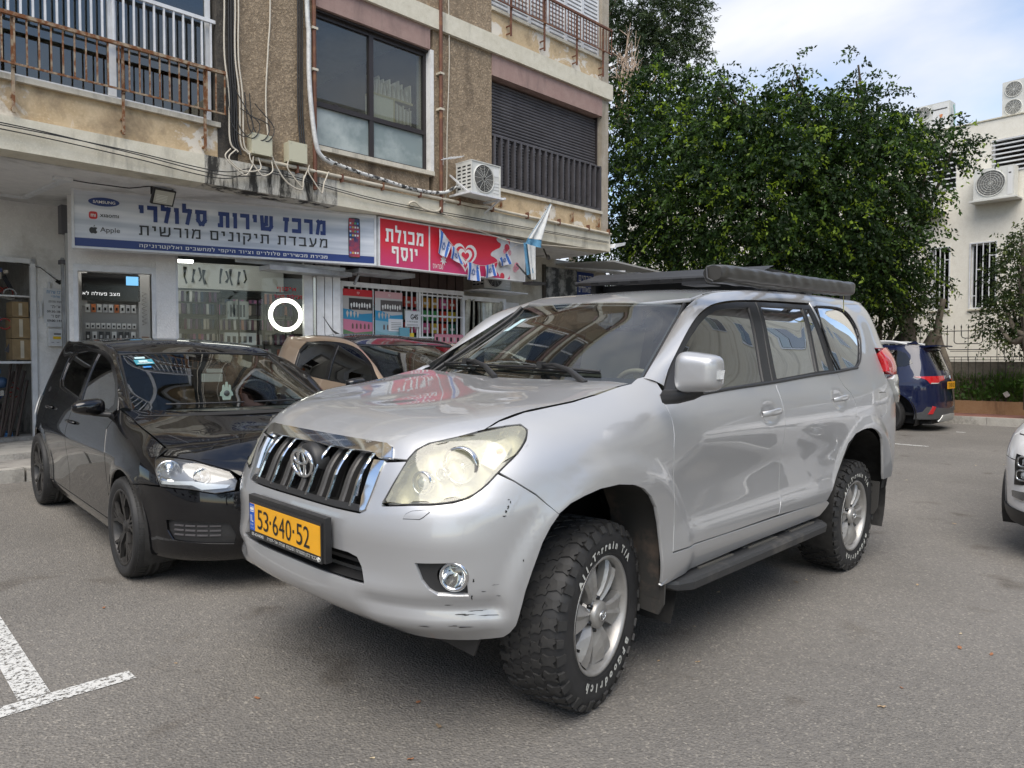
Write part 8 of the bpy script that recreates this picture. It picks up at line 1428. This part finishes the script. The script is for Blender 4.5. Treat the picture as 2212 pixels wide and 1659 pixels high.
def build_trees():
    G = [leafmat('ficus leaf dark', (.016,.036,.010)), leafmat('ficus leaf mid', (.045,.088,.018)), leafmat('ficus leaf young', (.20,.29,.035), .45)]
    bark = mat('bark', (.20,.17,.13), .9, 0, vcol=(.09,.075,.06), vscale=6, bump=.01, bscale=12)
    def tree(name, label, blobs, trunk, per, nleaf, size, seed, cat='tree', mats=G, limbs=(), **k):
        base = Vector(trunk[0]) if trunk else Vector(blobs[0][0]); t = empty(name, base, 0, label, cat)
        b = MB(); bb = [tuple(Vector(p)-base) for p in trunk]; limb(b, bb, .22 if size > .05 else .14, .12); 
        top = bb[-1]
        for (c, rad) in blobs: c = Vector(c)-base; mid = (Vector(top)+c)*.5+Vector((0,0,-.2)); limb(b, [top, tuple(mid), tuple(c+Vector((0,0,.3*rad[2])))], .09, .02, 6)
        b.obj('trunk', bark, t)
        C3, D3, M = foliage(blobs, per, nleaf, size, seed, **k); me = leaf_mesh('crown', C3-np.array(base), D3, size, mats, M, seed, k.get('wid', .5)); o = link('crown', me, t); o['kind'] = 'stuff'; return t
    bl = lambda x, y, d, rx, rz, ry=None: (tuple(pxy(x, y, d)), (ry or rx, rx, rz))
    A = [bl(*q) for q in ((1600,325,16,1.25,.9),(1590,430,15.5,1.5,1.3),(1700,305,15.3,1.1,.8),(1735,400,15,1.4,1.3),(1820,310,15.2,1.0,.8),(1870,390,15.3,1.15,1.1),(1925,310,15.6,.65,.6),(2010,320,15.2,.55,.38),(2055,318,15,.40,.26),(1800,520,15.5,1.4,1.0),(1905,480,16,.7,.7),(1660,560,15.5,1.5,.9),(1545,225,15.6,.25,.3),(1548,190,15.6,.18,.28),(1700,225,15.2,.35,.3),(1702,190,15.2,.22,.3),(1705,155,15.2,.14,.25),(1835,225,15.2,.3,.3),(1840,190,15.2,.2,.3),(1844,155,15.2,.14,.25),(1640,255,15.3,.4,.25),(1770,255,15.3,.4,.25),(1750,610,16.6,1.5,.7),(1860,600,16.8,1.0,.7),(1640,640,16.8,1.4,.7),(1600,235,15.4,.4,.4),(1885,235,15.3,.35,.35),(1500,350,16.5,1.2,1.2),(1940,430,16.2,.4,.4),(1925,560,16.6,.55,.6))]
    tree('ficus_tree', 'large dense ficus tree spreading over the dark blue SUV', A, [(-16.3,-2.45,.5),(-16.3,-2.5,1.4),(-16.2,-2.6,2.4),(-16.0,-2.9,3.2)], 330, 18, .09, 2, bright=.16)
    Bt = [bl(*q) for q in ((1400,300,18.5,1.5,1.3),(1390,430,18,1.7,1.6),(1480,250,18.5,1.1,1.0),(1470,520,18,1.6,1.3),(1370,560,18,1.6,1.3),(1420,215,18.5,.9,.7),(1345,250,18.8,.9,1.))]
    tree('ficus_tree', 'ficus tree filling the gap behind the corner of the apartment block', Bt, [(-15.4,-8.3,.3),(-15.3,-8.1,2.4),(-15.1,-7.9,3.6)], 230, 17, .10, 5, bright=.2)
    PG = [leafmat('pine dark', (.030,.050,.022), .2), leafmat('pine mid', (.048,.072,.030), .2), leafmat('pine light', (.075,.10,.040), .3)]
    Pn = [bl(*q) for q in ((1380,40,31,1.8,1.5),(1450,70,31,1.3,1.1),(1480,120,31,.8,.6),(1420,140,31,1.3,.9),(1350,110,31,1.3,1.4),(1470,20,31,.9,.8),(1340,0,31,1.5,1.5))]
    tree('pine_tree', 'tall pine tree rising behind the ficus at the building corner', Pn, [(-22.5,-17.5,0),(-22.3,-17.3,6),(-22.2,-17.2,13)], 150, 20, .16, 8, mats=PG, wid=.28, twig=.6, gravity=.2, bright=.15)
    bare = empty('bare_branches', pxy(1345, 260, 20), 0, 'bare pale branches sticking up beside the building corner', 'branches'); b = MB(); r = np.random.default_rng(9); o0 = pxy(1345, 260, 20)
    for k in range(16):
        x = 1318+r.uniform(0, 60); y1 = r.uniform(45, 150); p = [pxy(1340+r.uniform(-15, 15), 280, 20), pxy((x+1340)/2+r.uniform(-12, 12), 200, 20), pxy(x, y1, 20)]; limb(b, [tuple(q-o0) for q in p], .03, .006, 5)
        for j in range(3): q = p[1].lerp(p[2], r.uniform(0, .8)); limb(b, [tuple(q-o0), tuple(q+Vector((r.normal()*.2, r.normal()*.3, .25+r.uniform(0, .3)))-o0)], .012, .004, 4)
    for p in ([(1330,215),(1360,195),(1400,190),(1415,170)], [(1325,240),(1370,215),(1400,205)]): limb(b, [tuple(pxy(*q, 20)-o0) for q in p], .03, .008, 5)
    b.obj('branch', mat('bare wood', (.42,.32,.24), .9), bare)
    SG = [leafmat('shrub dark', (.030,.050,.018)), leafmat('shrub mid', (.055,.080,.028)), leafmat('shrub light', (.11,.14,.045), .4)]
    Sh = [bl(*q) for q in ((2195,590,15.8,.55,.55),(2185,680,15.8,.55,.5),(2215,640,15.6,.6,.7),(2160,650,15.8,.28,.3),(2205,545,15.8,.35,.3),(2230,560,15.9,.6,.6),(2200,515,15.8,.28,.28),(2150,705,15.8,.28,.35),(2205,735,15.6,.4,.3))]
    tree('shrub_tree', 'small leafy tree at the right edge before the white building', Sh, [(-15.95,-.05,.4),(-15.95,-.1,1.3),(-15.9,-.2,1.9)], 420, 12, .075, 12, mats=SG, twig=.3, bright=.2)
    S2 = [bl(*q) for q in ((1900,640,17,.65,.55),(1960,610,17.2,.5,.5),(1985,670,17,.35,.5),(1930,690,17,.5,.35),(2010,610,17.3,.28,.45))]
    tree('ivy_shrub', 'ragged shrub and ivy growing round the ficus trunk', S2, [(-16.4,-3.2,.5),(-16.4,-3.2,1.5)], 420, 12, .085, 14, cat='shrub', mats=SG, twig=.35, bright=.2)
    st = empty('cut_stump', (-16.5, -2.1, 1.8), 0, 'sawn off limb stump beside the ficus trunk', 'stump'); b = MB(); b.tube([(0,-.25,-.5),(0,-.1,-.1),(.05,.08,.22)], .12, 10, rs=[.16,.14,.13]); b.obj('wood', bark, st)
    b = MB(); limb(b, [(0,.35,-1.5),(0,.3,-.6),(.0,.1,.2),(0,.2,1.0)], .13, .06); b.obj('wood', bark, st)
def build_verge():
    # kerb, red paving, tan planter wall, soil, grass
    MK = MATS['kerb concrete']
    for y in np.arange(-8, 6, .9): b = MB(); b.box((-15.55, y, -.2), (-15.4, y+.893, .235)); o = b.obj('far_kerb_stone', MK); o['kind'] = 'structure'
    b = MB(); b.box((-16.9, -9, -.2), (-15.553, 7, .215)); o = b.obj('red_paving', plaster('red pavers', (.20,.085,.065), (.27,.13,.10), 30, .003, (.15,.08,.065), 2.)); o['kind'] = 'structure'
    t = empty('planter_wall', (-16.95, -1, .2), 0, 'low tan planter wall behind the red paving', 'wall'); b = MB(); b.box((-.15, -8, -.3), (.05, 8, .30)); b.obj('wall_face', plaster('tan planter', (.30,.17,.085), (.36,.22,.12), 40, .004, (.16,.09,.05), 1.5, True), t)
    b = MB(); b.add([(-17.0,-9,.47),(-17.0,7,.47),(-17.45,7,1.0),(-17.45,-9,1.0)], [(0,1,2,3)]); b.add([(-17.45,-9,1.0),(-17.45,7,1.0),(-19.7,7,1.2),(-19.7,-9,1.2)], [(0,1,2,3)]); o = b.obj('soil_bank', plaster('soil', (.06,.045,.03), (.10,.075,.05), 20, .02)); o['kind'] = 'structure'
    t = empty('retaining_wall', (-17.75, -1, .9), 0, 'rough low wall carrying the black fence', 'wall'); b = MB(); b.box((-.1, -8, -.5), (.1, 8, .48)); b.obj('wall_face', plaster('rough wall', (.16,.14,.11), (.24,.21,.17), 30, .01, (.07,.06,.05), 2.), t)
    r = np.random.default_rng(31); n = 5200; y = r.uniform(-6, 2.2, n); q = r.uniform(0, 1, n); base = np.stack([-17.0-.5*q, y, .47+.52*q], -1); h = r.uniform(.18, .5, n)*(.6+.5*np.sin(y*2.1)**2); d = r.normal(size=(n, 3))*.35+np.array([.35, 0, 1]); d /= np.linalg.norm(d, axis=1, keepdims=True)
    V = []; s = r.normal(size=(n, 3)); s[:, 2] = 0; s /= np.linalg.norm(s, axis=1, keepdims=True); w = .007; m1 = base+d*h[:, None]*.6; tip = base+d*h[:, None]+np.array([.12, 0, -.12])*h[:, None]*2
    V = np.stack([base-s*w, base+s*w, m1+s*w*.8, m1-s*w*.8, tip], 1).reshape(-1, 3); F = []
    for k in range(n): a = 5*k; F += [(a, a+1, a+2, a+3), (a+3, a+2, a+4)]
    o = link('grass', mesh('grass', V, F, leafmat('grass blade', (.075,.14,.03), .3))); tag(o, 'long green grass and weeds hanging over the planter wall', 'grass', kind='stuff')
    C3 = []; D3 = []
    for (yy, zz) in ((-.55, .75), (-.35, .6), (-1.4, .58), (-.9, .6), (-2.1, .55)):
        m = 60; p = np.stack([-16.95-r.uniform(0, .25, m), yy+r.normal(size=m)*.16, zz+r.normal(size=m)*.14+.1], -1); C3.append(p); D3.append(r.normal(size=(m, 3))+np.array([.5, 0, .2]))
    C3 = np.vstack(C3); me = leaf_mesh('weeds', C3, np.vstack(D3), .10, [leafmat('weed leaf', (.07,.14,.03), .3)], np.zeros(len(C3)), 3, .8); o = link('weeds', me); tag(o, 'broad leafed weeds sprouting at the planter edge', 'weeds', kind='stuff')
    rk = MB(); rk.box((-.03, -.05, -.05), (.03, .04, .06), M=Matrix.Rotation(.6, 4, 'X')); o = rk.obj('white_stone', mat('stone pale', (.5,.48,.44), .8), None, (-16.9, -.72, .66)); tag(o, 'pale broken stone lying in the weeds', 'stone')
    # fence
    MF = mat('fence black', (.012,.012,.013), .5); f = empty('iron_fence', (-17.6, -2, 1.4), 0, 'black wrought iron fence with a candelabrum pattern by the white building', 'fence')
    def Y(v): return v+2
    for z in (.70, .09, .22): b = MB(); b.bar((0, Y(-5.5) if z != .22 else Y(-2.0), z), (0, Y(3.5) if z != .22 else Y(-1.2), z), .018 if z != .22 else .012); b.obj('rail', MF, f)
    for k in range(40):
        y = -5.4+k*.145; 
        lo = .09 if not (12 < (k % 26) < 0) else .5
        cy_ = -1.63; inside = abs(y-cy_) < .52 and abs(y-cy_) > .03
        b = MB(); b.bar((0, Y(y), .60 if inside else .0), (0, Y(y), .76), .012); b.lathe([(0, .86), (.016, .80), (.012, .76), (.0, .755)], 6, axis='z', c=(0, Y(y), 0)); b.obj('picket', MF, f)
    for w_, zb in ((.14, .53), (.29, .40), (.435, .26)):
        for cy_ in (-1.63, .1): b = MB(); b.tube([(0, Y(cy_-w_), .70), (0, Y(cy_-w_), zb+.06), (0, Y(cy_-w_+.02), zb+.02), (0, Y(cy_-w_+.07), zb), (0, Y(cy_+w_-.07), zb), (0, Y(cy_+w_-.02), zb+.02), (0, Y(cy_+w_), zb+.06), (0, Y(cy_+w_), .70)], .010, 6); b.obj('curved_arm', MF, f)
    lf = empty('lower_fence', (-17.3, -2, .5), 0, 'row of thin rusty bars standing in front of the grass bank', 'fence')
    b = MB(); b.bar((0, -4, .92), (0, 5, .92), .015); b.obj('rail', MF, lf)
    for k in range(60): b = MB(); y = -3.9+k*.145; b.bar((0, y, .0), (0, y, .98), .009); b.obj('picket', MF, lf)
def build_reflected():
    """what stands behind the photographer and shows in the glass and paint, plus an added building and tree up the road"""
    MC = plaster('cream facade', (.62,.56,.43), (.70,.64,.51), 45, .004, (.33,.29,.22), .8, True)
    def block(name, label, x0, x1, y0, y1, h, wins, m, face):
        t = empty(name, (x0, y0, 0), 0, label, 'building'); b = MB(); b.box((0, 0, -.5), (x1-x0, y1-y0, h)); b.obj('wall', m, t); MWn = M_wmetal
        for (u, z, w_, h_) in wins:
            b = MB(); 
            if face == 'y': b.box((u, -.04, z), (u+w_, .03, z+h_)); o = b.obj('window', MWn, t); b = MB(); b.box((u+.07, -.06, z+.07), (u+w_*.55, -.041, z+h_-.07)); b.obj('pane', M_gloss, t, ); b = MB(); b.box((u+w_*.6, -.06, z+.07), (u+w_-.07, -.041, z+h_-.07)); b.obj('pane', mat('pane green', (.10,.13,.11), .1), t)
            else: b.box((-.04, u, z), (.03, u+w_, z+h_)); o = b.obj('window', MWn, t); b = MB(); b.box((-.06, u+.07, z+.07), (-.041, u+w_-.07, z+h_-.07)); b.obj('pane', M_gloss, t)
        return t
    block('cream_building', 'cream rendered building across the street, seen only as a reflection', -34, -8.5, 8.5, 18, 10.5, [(24.5-x-1.6, z, 2.0, 1.4) for x in (.5, 5, 10, 14.5, 19) for z in (1.4, 4.2, 7.2)], MC, 'y')
    block('added_building', 'pale building up the street, seen only as a reflection', 24, 34, -22, 12, 9.5, [(u, z, 1.5, 1.2) for u in range(2, 32, 4) for z in (1.5, 4.4, 7.2)], M_wallw, 'x')  # unseen building, added to keep the bright horizon out of the bumper
    G = [MATS['ficus leaf dark'], MATS['ficus leaf mid'], MATS['ficus leaf young']]
    for k, (x, y, lab) in enumerate(((-5.5, 11.5, 'street tree beside the cream building, seen as a reflection'), (9, 14, 'street tree behind the photographer, seen as a reflection'), (19, 6, 'street tree up the road, seen as a reflection'), (2, 19, 'tall street tree further behind the photographer, seen as a reflection'))):  # the tree up the road is added for the bumper reflection
        t = empty('street_tree', (x, y, 0), 0, lab, 'tree'); t.scale = (2.2,)*3 if k == 3 else (1,)*3; b = MB(); limb(b, [(0,0,0),(.1,0,1.5),(0,.1,3.2)], .2, .12); b.obj('trunk', MATS['bark'], t)
        C3, D3, M = foliage([((0,0,4.6),(2.2,2.2,1.6)),((1.2,.4,5.4),(1.3,1.3,1.1)),((-1.4,-.4,4.2),(1.2,1.2,1.))], 60, 14, .2, 40+k, twig=.8); o = link('crown', leaf_mesh('crown', C3, D3, .2, G, M, 5), t); o['kind'] = 'stuff'
# build everything, structure first
build_ground(); build_block(); build_shops(); build_white(); build_verge(); build_trees(); build_reflected(); build_prado(); build_cars()
for o in list(bpy.data.objects):
    if '_o' in o.keys(): del o['_o']
